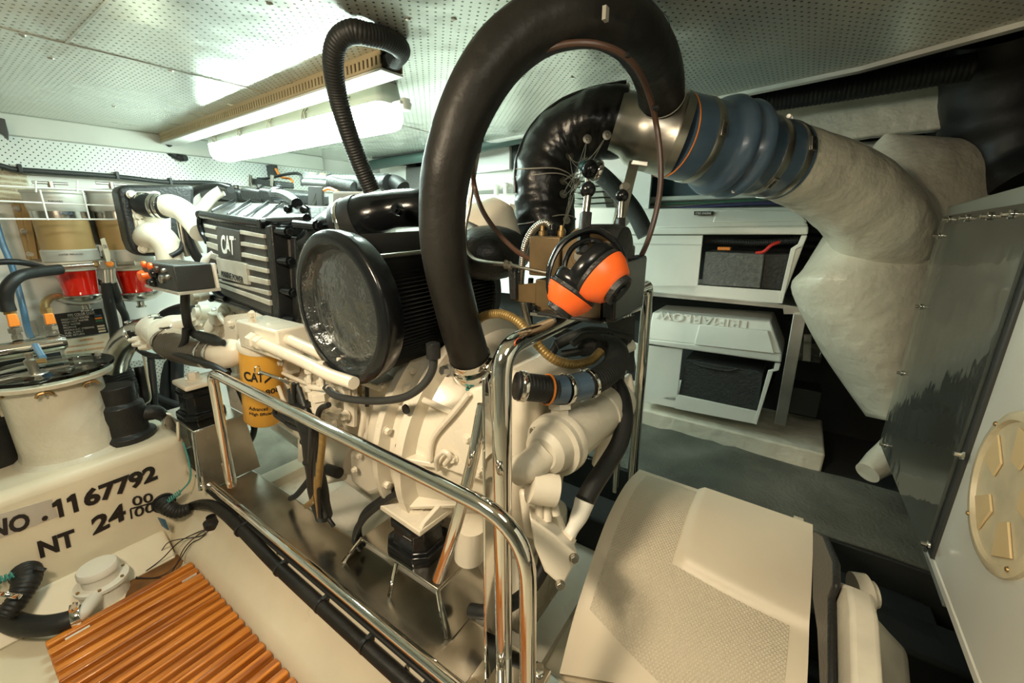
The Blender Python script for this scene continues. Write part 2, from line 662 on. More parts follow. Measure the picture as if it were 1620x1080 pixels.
def thing(name, label, cat, loc, group=None):
    o = bpy.data.objects.new(name, None)
    COL.objects.link(o)
    o.empty_display_size = 0.05
    o.location = loc
    ORG[o] = V(loc)
    return tag(o, label, cat, group)


def tag(o, label, cat, group=None):
    o['label'] = label
    o['category'] = cat
    if group:
        o['group'] = group
    return o


def struct(o):
    o['kind'] = 'structure'
    return o


def text(name, s, o, xv, yv, material, parent, depth=0.0006, bold=0.0, label=None):
    """lettering whose bounding box is fitted to o + xv (width) and yv (height)"""
    c = bpy.data.curves.new('t', 'FONT')
    c.body = s
    c.offset = bold
    c.extrude = 0.01
    c.resolution_u = 3
    t = bpy.data.objects.new('t', c)
    COL.objects.link(t)
    dg = bpy.context.evaluated_depsgraph_get()
    dg.update()
    me = bpy.data.meshes.new_from_object(t.evaluated_get(dg))
    vs = [q.co.copy() for q in me.vertices]
    fs = [tuple(p.vertices) for p in me.polygons]
    bpy.data.objects.remove(t)
    bpy.data.curves.remove(c)
    x0, x1 = min(q.x for q in vs), max(q.x for q in vs)
    y0, y1 = min(q.y for q in vs), max(q.y for q in vs)
    xv, yv = V(xv), V(yv)
    n = xv.cross(yv).normalized()
    mb = MB()
    mb.add([V(o) + xv * ((q.x - x0) / (x1 - x0)) + yv * ((q.y - y0) / (y1 - y0)) + n * (depth * (1 if q.z > 0 else -0.4)) for q in vs], fs)
    return mb.build(name, material, parent, flat=True, label=label)


def clamp(p, axis, r, name='clamp', parent=None, w=0.012, screw=None, m=None):
    """hose clamp band with its screw housing"""
    a = V(axis).normalized()
    mb = MB()
    mb.lathe(V(p) - a * w / 2, a, [(0, r), (0, r + 0.0012), (w * 0.15, r + 0.0022), (w * 0.85, r + 0.0022), (w, r + 0.0012), (w, r)], 28, closed=False)
    if screw is not None:
        sd = V(screw)
        sd = (sd - a * sd.dot(a)).normalized()
        t = a.cross(sd)
        mb.box(V(p) + sd * (r + 0.005), (w * 0.9, 0.010, 0.022), (a, sd, t))
        mb.cyl(V(p) + sd * (r + 0.006) - t * 0.018, V(p) + sd * (r + 0.006) + t * 0.018, 0.004, 10)
    return mb.build(name, m or CHROME, parent)


TILT = math.radians(6.5)
EY = V((0, math.cos(TILT), math.sin(TILT)))      # engine forward
EZ = V((0, -math.sin(TILT), math.cos(TILT)))
EX = V((1, 0, 0))
X3 = (V((1, 0, 0)), V((0, 1, 0)), V((0, 0, 1)))
# ================================================================== THE SETTING
CZ = 0.38
FZ = -1.15


def sbox(name, lo, hi, m, bevel=0):
    return struct(MB().mm(lo, hi).build(name, m, bevel=bevel))


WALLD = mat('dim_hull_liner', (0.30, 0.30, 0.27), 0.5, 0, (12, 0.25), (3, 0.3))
sbox('floor', (-1.3, -1.3, FZ - 0.05), (2.6, 2.5, FZ), GEL)
sbox('wall_forward', (-1.3, 2.45, FZ), (2.6, 2.5, 0.6), BULKW)
sbox('wall_port', (-1.35, -1.3, FZ), (-1.3, 2.5, 0.6), WALLD)
sbox('wall_aft', (-1.3, -1.35, FZ), (2.6, -1.3, 0.6), WALLD)
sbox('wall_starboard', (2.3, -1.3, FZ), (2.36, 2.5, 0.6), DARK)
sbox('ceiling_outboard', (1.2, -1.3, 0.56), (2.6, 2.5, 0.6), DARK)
cm = MB()
cm.prism([(-1.3, -1.3, CZ), (1.15, -1.3, CZ), (1.34, -0.29, CZ), (1.47, -0.05, CZ), (1.56, 0.36, CZ), (1.68, 1.2, CZ), (1.9, 2.45, CZ), (-1.3, 2.45, CZ)], (0, 0, 0.03))
ceil = struct(cm.build('ceiling', CEIL))
cs = MB()
cs.mm((-1.3, 1.388, CZ - 0.002), (1.7, 1.394, CZ + 0.001))
cs.mm((0.30, -1.3, CZ - 0.0015), (0.305, 1.388, CZ + 0.001))
struct(cs.build('ceiling_seam', STEEL))
for i in range(12):
    pass
em = MB()
em.tube([(1.15, -1.3, CZ), (1.345, -0.29, CZ), (1.475, -0.05, CZ), (1.565, 0.36, CZ), (1.685, 1.2, CZ), (1.9, 2.4, CZ)], 0.013, 8)
struct(em.build('ceiling_edge_trim', ALU))
sbox('trim_1', (-1.3, 2.395, 0.308), (1.52, 2.45, CZ), HULLW, 0.004)
sbox('trim_2', (-1.3, 2.425, 0.19), (2.2, 2.452, 0.308), FASC)
# port engine stringer with sloped inner face and its stainless cap
sm = MB()
sm.prism([(0.315, -1.0, FZ), (0.322, -1.0, -1.10), (0.345, -1.0, -1.06), (0.408, -1.0, -0.985), (0.424, -1.0, -0.90), (0.432, -1.0, -0.892), (0.552, -1.0, -0.892), (0.56, -1.0, FZ)], (0, 3.4, 0))
struct(sm.build('trim_3', GEL, bevel=0.006))
sm = MB()
sm.prism([(0.428, -0.6, -0.905), (0.424, -0.6, -0.888), (0.552, -0.6, -0.884), (0.562, -0.6, -0.889), (0.566, -0.6, -1.10), (0.562, -0.6, -1.10), (0.556, -0.6, -0.891), (0.43, -0.6, -0.893)], (0, 2.95, 0))
tag(sm.build('stainless_sheet', STEEL), 'mirror-bright stainless sheet capping the engine bed under the guard rail', 'metal cap')
# starboard stringer, outboard shelf with mat, box ledge
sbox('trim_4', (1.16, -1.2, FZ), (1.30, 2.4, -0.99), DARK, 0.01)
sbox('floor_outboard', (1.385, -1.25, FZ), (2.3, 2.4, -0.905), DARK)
lm = MB()
lg = []
for j in range(2):
    pass
lm.mm((1.775, -0.19, -0.905), (2.12, 2.35, -0.822))
struct(lm.build('trim_5', GELW, bevel=0.008))
mt = []
nx, ny = 40, 60
for i in range(nx + 1):
    row = []
    for j in range(ny + 1):
        x = 1.375 + 0.40 * i / nx
        y = -0.55 + 2.6 * j / ny
        z = -0.897 + 0.004 * math.sin(x * 30 + y * 9) * math.sin(y * 14) + (0.012 * math.exp(-((y - 0.28 + (x - 1.5) * 0.7) / 0.03) ** 2)) + (0.010 * math.exp(-((x - 1.60 - 0.2 * math.sin(y * 6)) / 0.02) ** 2) if 0 < y < 0.6 else 0)
        row.append(V((x, y, z)))
    mt.append(row)
tag(MB().sheet(mt, (0, 0, 0.004)).build('floor_mat', MAT_F, ang=80), 'rumpled dark grey rubber mat on the outboard floor below the battery boxes', 'mat')
sbox('trim_6', (1.365, -1.0, FZ), (1.385, 2.3, -0.897), DGREY, 0.004)
st = MB()
st.prism([P(1304, 880, z=-0.99), P(1475, 960, z=-0.99), P(1485, 985, z=-0.99) + V((-0.08, 0, 0)), P(1304, 905, z=-0.99) + V((-0.05, 0, 0))], (0, 0, -0.06))
tag(st.build('aft_step_board', DGREY, bevel=0.006), 'low dark step board below the mat beside the clear window', 'board')
# hull side behind the exhaust: liner, rails, teal recess
hs = MB()
hs.mm((2.16, -1.2, 0.02), (2.2, 2.3, 0.12))
hs.mm((2.14, -1.2, 0.225), (2.2, 2.3, 0.30))
hs.mm((2.10, -1.2, 0.108), (2.2, 2.3, 0.128))
struct(hs.build('trim_7', HULLW, bevel=0.004))
sbox('wall_hull_recess', (2.195, -1.2, 0.1), (2.22, 2.3, 0.26), mat('teal_recess', (0.03, 0.09, 0.12), 0.4))
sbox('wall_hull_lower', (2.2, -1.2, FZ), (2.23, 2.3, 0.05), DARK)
hb = MB()
hb.prism([P(1080, 205, x=1.98), P(1250, 168, x=1.98), P(1530, 125, x=1.98), P(1530, 200, x=1.98), P(1380, 215, x=1.98), P(1180, 250, x=1.98)], (0.06, 0, 0))
struct(hb.build('trim_8', GELW, bevel=0.006))
# bilge under the engine
sbox('floor_aft_shade', (0.57, -1.25, FZ), (1.39, 0.33, FZ + 0.006), DARK)  # dark sheet added over the cream floor in place of shade
sbox('trim_9', (0.57, 0.4, FZ), (1.16, 2.4, -1.12), CREAM)


# ------------------------------------------------------------------ ceiling lamp
fz1 = CZ
ft = thing('fluorescent_light', 'long lit fluorescent ceiling fixture with a grey housing over the engine', 'ceiling light', (0.87, 1.58, CZ))
XL0, XL1, LY0, LY1 = 0.818, 0.915, 1.0, 2.12


def lring(x0, x1, y0, y1, z, r):
    pts = []
    for cx, cy, a0 in ((x1 - r, y1 - r, 0), (x0 + r, y1 - r, 90), (x0 + r, y0 + r, 180), (x1 - r, y0 + r, 270)):
        for k in range(7):
            a = math.radians(a0 + k * 15)
            pts.append(V((cx + r * math.cos(a), cy + r * math.sin(a), z)))
    return pts


MB().loft([lring(XL0, XL1, LY0, LY1, 0.322, 0.02), lring(XL0 + 0.004, XL1 - 0.004, LY0 + 0.004, LY1 - 0.004, 0.34, 0.02), lring(XL0 + 0.012, XL1 - 0.006, LY0 + 0.012, LY1 - 0.02, 0.379, 0.02)]).build('housing', GREYF, ft)
MB().loft([lring(XL0 + 0.002, XL1 - 0.002, LY0 + 0.002, LY1 - 0.002, 0.323, 0.02), lring(XL0 + 0.003, XL1 - 0.003, LY0 + 0.003, LY1 - 0.003, 0.285, 0.02), lring(XL0 + 0.009, XL1 - 0.009, LY0 + 0.009, LY1 - 0.009, 0.268, 0.02), lring(XL0 + 0.022, XL1 - 0.022, LY0 + 0.024, LY1 - 0.024, 0.260, 0.015)]).build('diffuser', DIFF, ft)
for k in range(5):
    y = LY0 + 0.14 + k * 0.22
    c = MB()
    for q in (-0.01, 0.01):
        c.tube([(XL0 + 0.002, y + q, 0.312), (XL0 - 0.006, y + q, 0.322), (XL0 - 0.005, y + q * 0.6, 0.338), (XL0 + 0.006, y + q, 0.352)], 0.0018, 6, 4)
    c.box((XL0 - 0.001, y, 0.328), (0.006, 0.014, 0.02))
    c.build('clip', STEELW, ft)
for y, s in ((LY0, -1), (LY1, 1)):
    c = MB()
    c.mm((0.862, min(y, y + s * 0.035), 0.318), (0.905, max(y, y + s * 0.035), 0.328))
    c.cyl((0.884, y + s * 0.03, 0.306), (0.884, y + s * 0.03, 0.335), 0.014, 16)
    c.build('end_bracket', WHITE, ft, bevel=0.003)
# made-up round lamp body, added out of view for the warm fill
dl = MB().lathe((-0.22, 0.55, CZ), (0, 0, -1), [(0, 0.17), (0.02, 0.17), (0.035, 0.15)], 32).build('added_dome', DIFF)
dl.data.materials.clear()
dl.data.materials.append(mat('added_dome_glow', (0.9, 0.85, 0.7), 0.4, emit=(1.0, 0.80, 0.5, 4.0)))
tag(dl, 'made-up round warm lamp on the ceiling, added out of view', 'ceiling light')

dl = MB().lathe((0.22, 0.02, CZ), (0, 0, -1), [(0, 0.15), (0.012, 0.15), (0.02, 0.14)], 32).build('added_dome', MATS['added_dome_glow'])  # made-up lamp body, added for the overhead fill
tag(dl, 'made-up round lamp above the camera, added as fill light', 'ceiling light')
tag(MB().prism([P(0, 186, y=2.3), P(8, 188, y=2.3), P(14, 210, y=2.3), P(14, 222, y=2.3), P(4, 212, y=2.3), P(-20, 205, y=2.3)], (0, 0.02, 0)).build('mounting_bracket', GREYP, bevel=0.002), 'dark bracket with blue strap at the left edge under the ceiling', 'bracket')
# slotted duct beside it
A0, A1 = V((0.778, 2.38, CZ)), V((0.743, 0.852, CZ))
wd = thing('slotted_wiring_duct', 'tan slotted wiring duct with white cover along the ceiling beside the light', 'wiring duct', (A0 + A1) / 2)
ax = (A1 - A0).normalized()
sd = V((ax.y, -ax.x, 0))
if sd.x < 0:
    sd = -sd
Ld = (A1 - A0).length
m = MB()
# near side is a comb of teeth
m.box((A0 + A1) / 2 - sd * 0.03 + V((0, 0, -0.005)), (Ld, 0.003, 0.010), (ax, sd, V((0, 0, 1))))
m.box((A0 + A1) / 2 - sd * 0.03 + V((0, 0, -0.031)), (Ld, 0.003, 0.006), (ax, sd, V((0, 0, 1))))
nt_ = 95
for i in range(nt_):
    q = A0 + ax * (Ld * (i + 0.5) / nt_) - sd * 0.03
    m.box(q + V((0, 0, -0.019)), (Ld / nt_ * 0.55, 0.003, 0.022), (ax, sd, V((0, 0, 1))))
m.box((A0 + A1) / 2 + sd * 0.03 + V((0, 0, -0.017)), (Ld, 0.003, 0.034), (ax, sd, V((0, 0, 1))))
m.build('slotted_side', TAN, wd, flat=True)
m = MB().box((A0 + A1) / 2 + V((0, 0, -0.017)), (Ld - 0.01, 0.03, 0.026), (ax, sd, V((0, 0, 1))))
m.build('wire_bundle', INK, wd)
m = MB().box((A0 + A1) / 2 + V((0, 0, -0.038)), (Ld, 0.066, 0.006), (ax, sd, V((0, 0, 1))))
m.build('cover', WHITE, wd, bevel=0.002)
m = MB()
m.tube([A0 + V((0, 0, -0.03)), A0 - ax * 0.03 + V((0, 0, -0.04)), A0 - ax * 0.045 + V((0, 0, -0.06)), A0 - ax * 0.03 + V((0.03, 0, -0.085)), A0 + V((0.05, 0, -0.088))], 0.012, 12, 6, rib=(0.006, 0.002))
m.build('conduit_tail', DGREY, wd)

# corrugated black hose from duct end down to the engine
ch = thing('corrugated_conduit', 'black corrugated conduit hanging from the duct end down onto the engine', 'conduit', P(600, 60, d=1.1))
hp = PD([(624, 94, .93), (634, 78, .88), (612, 62, .83), (580, 54, .80), (556, 50, .79), (534, 66, .80), (527, 100, .83), (534, 150, .88), (548, 200, .92), (566, 250, .96), (588, 302, 1.0)])
MB().tube(hp, 0.0195, 16, 8, rib=(0.006, 0.0012)).build('hose', RUB, ch, ang=60)
MB().cyl(P(566, 51, d=.795), P(552, 52, d=.79), 0.0205, 20).build('hose_coupling', RUB, ch)
MB().box(P(620, 98, d=.95), (0.03, 0.03, 0.03)).build('duct_end_block', DGREY, ch, bevel=0.004)

# speckles: screws on the ceiling
cs = MB()
for (a, b) in ((35, 55), (180, 168), (270, 112), (427, 6), (80, 92), (645, 30), (718, 30), (905, 122), (460, 130)):
    q = P(a, b, z=CZ)
    cs.lathe(q, (0, 0, -1), [(0, 0.006), (0.002, 0.005), (0.003, 0.002)], 10)
struct(cs.build('ceiling_screws', STEELW))

# ------------------------------------------------------------------ forward bulkhead
c = MB()
pts = [P(-40, 252, y=2.40), P(0, 262, y=2.40), P(25, 268, y=2.40), P(80, 272, y=2.40), P(180, 279, y=2.40), P(265, 288, y=2.40), P(330, 289, y=2.40), P(365, 294, y=2.40)]
cc = thing('bulkhead_cable', 'thick dark cable clipped along the foot of the perforated strip', 'cable', pts[3])
MB().tube(pts, 0.010, 10, 5).build('cable_run', DGREY, cc)
for q in (pts[2], pts[4], pts[5]):
    MB().box(q + V((0.01, 0.0, 0.004)), (0.012, 0.03, 0.03)).build('clip', INK, cc, bevel=0.002)

# notice top-left
tg = MB().prism([P(-40, 262, y=2.44), P(41, 276, y=2.44), P(53, 322, y=2.44), P(-40, 320, y=2.44)], (0, 0.004, 0)).build('wall_notice', SIGNC)
tag(tg, 'pale typed notice on the forward bulkhead above the fuel filters', 'notice')
for i in range(6):
    y0 = 276 + i * 8
    text('lettering', ['OIL FILTERS MUST', 'REMAIN CLEAN AND', 'POLLUTION CONTROL', 'DISCHARGE OF OIL', 'IS PROHIBITED BY', 'FEDERAL WATER ACT'][i], P(-4, y0, y=2.438), P(44, y0 + 5, y=2.438) - P(-4, y0, y=2.438), V((0, 0, 0.011)), TAN, tg)


def racor(px, first):
    c = P(px, 360, y=2.30)
    x, y = c.x, c.y
    r = 0.077
    z_top = P(px, 304, y=2.30).z
    z_bot = P(px, 412, y=2.30).z
    t = thing('fuel_filter', 'tan fuel filter separator with a red fuel bowl, left of the lever valve' if first else 'tan fuel filter separator with a red bowl, half hidden behind the black framed cooler', 'fuel filter', (x, y, z_bot - 0.2), 'fuel filters on the forward bulkhead')
    h = z_top - z_bot
    MB().lathe((x, y, z_bot + h * 0.16), (0, 0, 1), [(0, r - 0.003), (h * 0.56, r - 0.003)], 40).build('canister', TANCAN, t)
    MB().lathe((x, y, z_bot), (0, 0, 1), [(0, r + 0.002), (h * 0.15, r + 0.002), (h * 0.17, r - 0.002)], 40).build('lower_band', SILVER, t)
    MB().lathe((x, y, z_bot + h * 0.72), (0, 0, 1), [(0, r), (h * 0.08, r + 0.003), (h * 0.24, r + 0.004), (h * 0.26, r + 0.008), (h * 0.285, r + 0.008), (h * 0.30, r - 0.01), (h * 0.32, 0.02)], 40).build('lid', SILVER, t)
    MB().lathe((x, y, z_bot + h * 0.60), (0, 0, 1), [(0, r - 0.001), (h * 0.13, r - 0.001)], 40).build('maker_label', BLUEH if False else STEEL, t)
    m = MB()
    m.cyl((x, y, z_top), (x, y, z_top + 0.035), 0.009, 14)
    m.cyl((x - 0.045, y, z_top + 0.03), (x + 0.045, y, z_top + 0.03), 0.005, 10)
    m.build('tee_handle', STEELW, t)
    MB().lathe((x, y, z_bot - 0.04), (0, 0, 1), [(0, r - 0.02), (0.003, r - 0.012), (0.012, r - 0.01), (0.014, r - 0.004), (0.036, r - 0.002), (0.04, r - 0.006)], 40).build('collar', CREAM, t)
    MB().lathe((x, y, z_bot - 0.135), (0, 0, 1), [(0, r - 0.028), (0.095, r - 0.019)], 40).build('fuel_bowl', REDF, t)
    MB().lathe((x, y, z_bot - 0.128), (0, 0, 1), [(0, r + 0.004), (-0.005, r + 0.008), (-0.018, r), (-0.036, r - 0.025), (-0.045, 0.022), (-0.047, 0.012), (-0.062, 0.012), (-0.064, 0.018), (-0.070, 0.018)], 40).build('heat_shield', STEEL, t)
    # label writing
    v = (V((x, y, 0)) * -1).normalized()
    a = V((-v.y, v.x, 0))
    q = V((x, y, z_bot + h * 0.62)) + v * (r + 0.001)
    if first:
        text('lettering', 'RACOR', q - a * -0.03 * 0 - a * 0.0 + V((0, 0, 0.012)), a * 0.035, V((0, 0, 0.010)), BLUEH, t)
        text('lettering', 'WATER REPLACED', V((x, y, z_bot + h * 0.09)) + v * (r + 0.003) - a * 0.032, a * 0.064, V((0, 0, 0.006)), INK, t)
        text('lettering', 'INBOARD', V((x, y, z_bot + h * 0.84)) + v * (r + 0.0055) - a * 0.018, a * 0.036, V((0, 0, 0.007)), INK, t)
    return t


racor(100, True)
racor(193, False)
bp = thing('filter_bracket', 'tan steel mounting plate bolted to the bulkhead behind the two filters', 'bracket', P(60, 400, y=2.42))
m = MB()
m.prism([P(17, 322, y=2.43), P(72, 324, y=2.43), P(84, 410, y=2.43), P(42, 410, y=2.43)], (0, -0.02, 0))
m.prism([P(30, 322, y=2.41), P(44, 323, y=2.41), P(60, 410, y=2.41), P(48, 410, y=2.41)], (0, -0.02, 0))
m.build('flange_plate', TANCAN, bp, bevel=0.003)
MB().prism([P(118, 320, y=2.42), P(176, 322, y=2.42), P(182, 408, y=2.42), P(128, 408, y=2.42)], (0, -0.02, 0)).build('dark_plate', mat('brown_grey_plate', (0.17, 0.145, 0.11), 0.45, 0.2), bp, bevel=0.002)
for a, b in ((27, 330), (38, 366), (48, 402), (55, 330), (76, 400)):
    MB().hexn(P(a, b, y=2.405), (0, -1, 0), 0.009, 0.016).build('bolt', STEELW, bp)

# vacuum gauge
g = P(154, 396, y=2.32)
gt = thing('vacuum_gauge', 'small round white-faced gauge between the two fuel filters', 'gauge', g)
MB().lathe(g + V((0, 0.02, 0)), (0, -1, 0), [(0, 0.028), (0.022, 0.028), (0.026, 0.025)], 28).build('case', CHROME, gt)
MB().lathe(g + V((0, -0.0065, 0)), (0, -1, 0), [(0, 0.023), (0.001, 0.023)], 28).build('dial', SIGNW, gt)
MB().box(g + V((0.003, -0.009, 0.004)), (0.002, 0.001, 0.026)).build('needle', INK, gt)

# lever valve block and steel supply tube
lv = thing('filter_selector_valve', 'brass and steel selector valve with a pale upright lever between the filters', 'valve', P(168, 418, y=2.16))
MB().box(P(168, 418, y=2.18), (0.05, 0.045, 0.034)).build('valve_body', STEELW, lv, bevel=0.004)
MB().prism([P(158, 378, y=2.14), P(165, 376, y=2.14), P(174, 402, y=2.14), P(174, 414, y=2.14), P(168, 414, y=2.14)], (0, -0.006, 0)).build('lever', TAGG, lv, bevel=0.001)
text('lettering', 'ON', P(164, 393, y=2.133), P(170, 393, y=2.133) - P(164, 393, y=2.133), V((0, 0, 0.014)), INK, lv)
MB().lathe(P(173, 417, y=2.15), (0, -1, 0), [(0, 0.011), (0.01, 0.011), (0.014, 0.007)], 16).build('hub', ORANGEV, lv)
MB().tube([P(64, 424, y=2.2), P(90, 422, y=2.19), P(150, 418, y=2.18)], 0.008, 12, 4).build('steel_tube', STEEL, lv)
MB().tube([P(180, 418, y=2.18), P(214, 416, y=2.15)], 0.008, 12, 2).build('steel_tube', STEEL, lv)
MB().lathe(P(148, 418, y=2.18), (1, 0, 0), [(0, 0.012), (0.02, 0.012)], 6).build('brass_nut', BRASS, lv)
for a in (166, 176):
    MB().cyl(P(a, 424, y=2.18), P(a + 2, 448, y=2.18), 0.012, 16).build('hose_fitting', STEELW, lv)


def hose(label, pts, r, m, cat='hose', name='hose', group=None, **k):
    o = MB().tube(pts, r, k.pop('seg', 14), k.pop('sm', 7), **k).build(name, m, ang=70)
    return tag(o, label, cat, group)


hose('black hose dropping from the selector valve behind the sign', [P(168, 446, y=2.18), P(173, 480, y=2.2), P(180, 515, y=2.24), P(184, 545, y=2.25)], 0.017, RUB)
hose('short black hose looping from the selector valve past the second bowl', [P(178, 446, y=2.18), P(186, 470, y=2.2), P(188, 482, y=2.25), P(198, 500, y=2.3), P(203, 530, y=2.35)], 0.013, RUB)
hose('black fuel hose running behind the near bowl to the second filter', [P(140, 436, y=2.38), P(160, 448, y=2.38), P(180, 460, y=2.38), P(192, 480, y=2.38), P(200, 510, y=2.38)], 0.010, RUB)
hose('thick black fuel hose arching over to the left orange valve', [P(95, 426, y=2.16), P(60, 430, y=2.12), P(30, 437, y=2.08), P(12, 455, y=2.07), P(9, 475, y=2.08), P(14, 492, y=2.08)], 0.018, RUB)
hose('thin black hose crossing above the left fuel hose', [P(-40, 416, y=2.2), P(20, 414, y=2.2), P(50, 418, y=2.22), P(75, 425, y=2.25)], 0.010, RUB)
hose('blue plastic hose running down the bulkhead to the round tank lid', [P(-12, 330, y=2.35), P(2, 380, y=2.33), P(20, 425, y=2.31), P(36, 485, y=2.28), P(45, 525, y=2.2), P(58, 550, y=2.05), P(68, 566, y=1.95)], 0.009, BLUEH)
hose('copper coloured elbow pipe joining the near bowl to the right orange valve', [P(93, 468, y=2.27), P(80, 471, y=2.2), P(71, 480, y=2.15), P(72, 492, y=2.12)], 0.012, BRASS, cat='pipe', name='elbow_pipe')

# stainless fuel manifold
fm = thing('fuel_manifold', 'horizontal polished steel manifold pipe behind the round tank lid', 'pipe', P(50, 545, y=2.1))
MB().lathe(P(-60, 566, y=2.1), P(97, 541, y=2.1) - P(-60, 566, y=2.1), [(0, 0.032), ((P(97, 541, y=2.1) - P(-60, 566, y=2.1)).length, 0.032), ((P(97, 541, y=2.1) - P(-60, 566, y=2.1)).length + 0.012, 0.022)], 28).build('pipe', CHROME, fm)
MB().mm(P(-60, 575, y=2.2), P(95, 556, y=2.2) + V((0, 0.05, -0.03))).build('shelf_angle', DGREY, fm)
for i, (tx, ty, bx, by) in enumerate(((14, 488, 28, 536), (72, 488, 84, 530))):
    a, b = P(tx, ty, y=2.09), P(bx, by, y=2.09)
    vt = thing('ball_valve', ['orange handled ball valve at the left end of the steel manifold', 'orange handled ball valve beside the black pipe colour sign'][i], 'valve', b, 'orange handled valves on the manifold')
    u = (a - b)
    m = MB()
    for t, r in ((0.0, 0.014), (0.22, 0.018), (0.4, 0.013)):
        m.lathe(b + u * t, u, [(0, r), (0.014, r)], 6)
    m.cyl(b, a, 0.011, 14)
    m.build('body', STEELW, vt)
    MB().cyl(b + u * 0.82, b + u * 1.02, 0.016, 6).build('brass_nut', BRASS, vt)
    hx = V((0, -0.022, 0))
    n = MB().prism([b + u * 0.45 + V((-0.013, 0, 0)) + hx, b + u * 0.45 + V((0.013, 0, 0)) + hx, b + u * 0.86 + V((0.011, 0, 0)) + hx, b + u * 0.86 + V((-0.011, 0, 0)) + hx], (0, -0.008, 0))
    n.build('handle', ORANGEV, vt, bevel=0.003)

# pipe colour code sign
def signpt(u, v, dy=0.0):
    tl, tr, br, bl = P(86, 497, y=2.42), P(161, 488, y=2.42), P(172, 526, y=2.42), P(97, 536, y=2.42)
    q = tl.lerp(tr, u).lerp(bl.lerp(br, u), v)
    return q + V((0, -dy, 0))


sg = thing('pipe_color_sign', 'black pipe colour code sign with white lettering and colour swatches', 'sign', signpt(0.5, 1))
MB().prism([signpt(0, 0), signpt(1, 0), signpt(1, 1), signpt(0, 1)], (0, 0.006, 0)).build('plate', SIGNK, sg)


def sgtxt(s, u0, u1, v0, v1, m=SIGNW):
    o = signpt(u0, v1, 0.001)
    text('lettering', s, o, signpt(u1, v1, 0.001) - o, signpt(u0, v0, 0.001) - o, m, sg)


sgtxt('PIPE COLOR CODE', 0.25, 0.82, 0.06, 0.16)
for i, (s, w) in enumerate((('FRESH COLD WATER', 0.68), ('FRESH HOT WATER', 0.65), ('SALT WATER', 0.46), ('PROPANE', 0.36), ('HYDRAULIC STEERING', 0.72), ('FUEL SUPPLY', 0.48), ('FUEL RETURN', 0.48))):
    v = 0.22 + i * 0.108
    sgtxt(s, 0.10, w, v, v + 0.075)
    a, b, c2, d2 = signpt(0.79, v, 0.001), signpt(0.95, v, 0.001), signpt(0.95, v + 0.07, 0.001), signpt(0.79, v + 0.07, 0.001)
    MB().prism([a, b, c2, d2], (0, 0.0008, 0)).build('swatch', (BLUEH, ORANGEV, GREENC, DGREY, SIGNC, TAGG, TAGG)[i], sg)
MB().prism([signpt(0.24, 0.19, 0.001), signpt(0.86, 0.19, 0.001), signpt(0.86, 0.195, 0.001), signpt(0.24, 0.195, 0.001)], (0, 0.0006, 0)).build('rule', SIGNW, sg)
ws = MB().prism([P(97, 538, y=2.42), P(176, 527, y=2.42), P(186, 560, y=2.42), P(104, 566, y=2.42)], (0, 0.005, 0)).build('warning_sign', SIGNC)
tag(ws, 'cream warning sign with orange lettering under the black pipe sign', 'sign')
text('lettering', '! WARNING', P(124, 541, y=2.418), P(148, 537, y=2.418) - P(124, 541, y=2.418), V((0, 0, 0.010)), ORTXT, ws)
for i, s in enumerate(('AVOID SERIOUS INJURY OR DEATH', 'FROM FIRE OR EXPLOSION')):
    text('lettering', s, P(107, 551 + i * 8, y=2.418), P(165, 543 + i * 8, y=2.418) - P(107, 551 + i * 8, y=2.418), V((0, 0, 0.009)), ORTXT, ws)
tag(MB().prism([P(44, 508, y=2.43), P(56, 506, y=2.43), P(63, 530, y=2.43), P(48, 532, y=2.43)], (0, 0.004, 0)).build('switch_plate', SILVER, bevel=0.002), 'small grey blank plate behind the blue hose', 'plate')

# white wire rack in front of the filters
wr = thing('wire_rack', 'thin white wire rack rails across the front of the fuel filters', 'rack', P(100, 350, y=2.15))
m = MB()
for (a, b, c_, d_) in ((-40, 316, 186, 326), (-40, 346, 188, 347), (-40, 292, 190, 303)):
    m.tube([P(a, b, y=2.12), P(c_, d_, y=2.12)], 0.0028, 8)
for a, b, c_, d_ in ((63, 300, 76, 348), (130, 300, 142, 348), (122, 286, 122, 304), (56, 286, 57, 304)):
    m.tube([P(a, b, y=2.118), P(c_, d_, y=2.118)], 0.0025, 8)
m.build('wires', WHITE, wr)
# ================================================================== TANK, PUMP WELL, GRATING
TY = 1.75
tk = thing('fibreglass_tank', 'cream fibreglass tank block painted with black registration numbers', 'tank', (-0.3, 2.0, FZ))
ZT = -0.735
m = MB()
m.prism([(-1.28, TY, FZ), (0.432, TY, FZ), (0.432, TY, ZT), (-1.28, TY, ZT)], (0, 0.58, 0))
m.build('block', GEL, tk, bevel=0.035, seg=5)
m = MB()
m.prism([(-1.28, TY + 0.02, -1.065), (-1.28, TY - 0.004, -1.065), (-1.28, TY - 0.02, -1.085), (-1.28, TY - 0.05, -1.12), (-1.28, TY - 0.075, FZ + 0.001), (-1.28, TY + 0.02, FZ + 0.001)], (1.59, 0, 0))
m.build('cove', GEL, tk, bevel=0.006)
# grey patch behind NO.
F = lambda a, b, dy=0.002: P(a, b, y=TY - dy)
MB().prism([F(-30, 822), F(82, 789), F(92, 817), F(-30, 863)], (0, 0.0015, 0)).build('grey_patch', SILVER, tk)


def ltr(s, ll, lr, ul, bold=0.03, par=tk, m=INK, name='lettering', plane=lambda a, b: P(a, b, y=TY - 0.0035)):
    o = plane(*ll)
    return text(name, s, o, plane(*lr) - o, plane(*ul) - o, m, par, bold=bold)


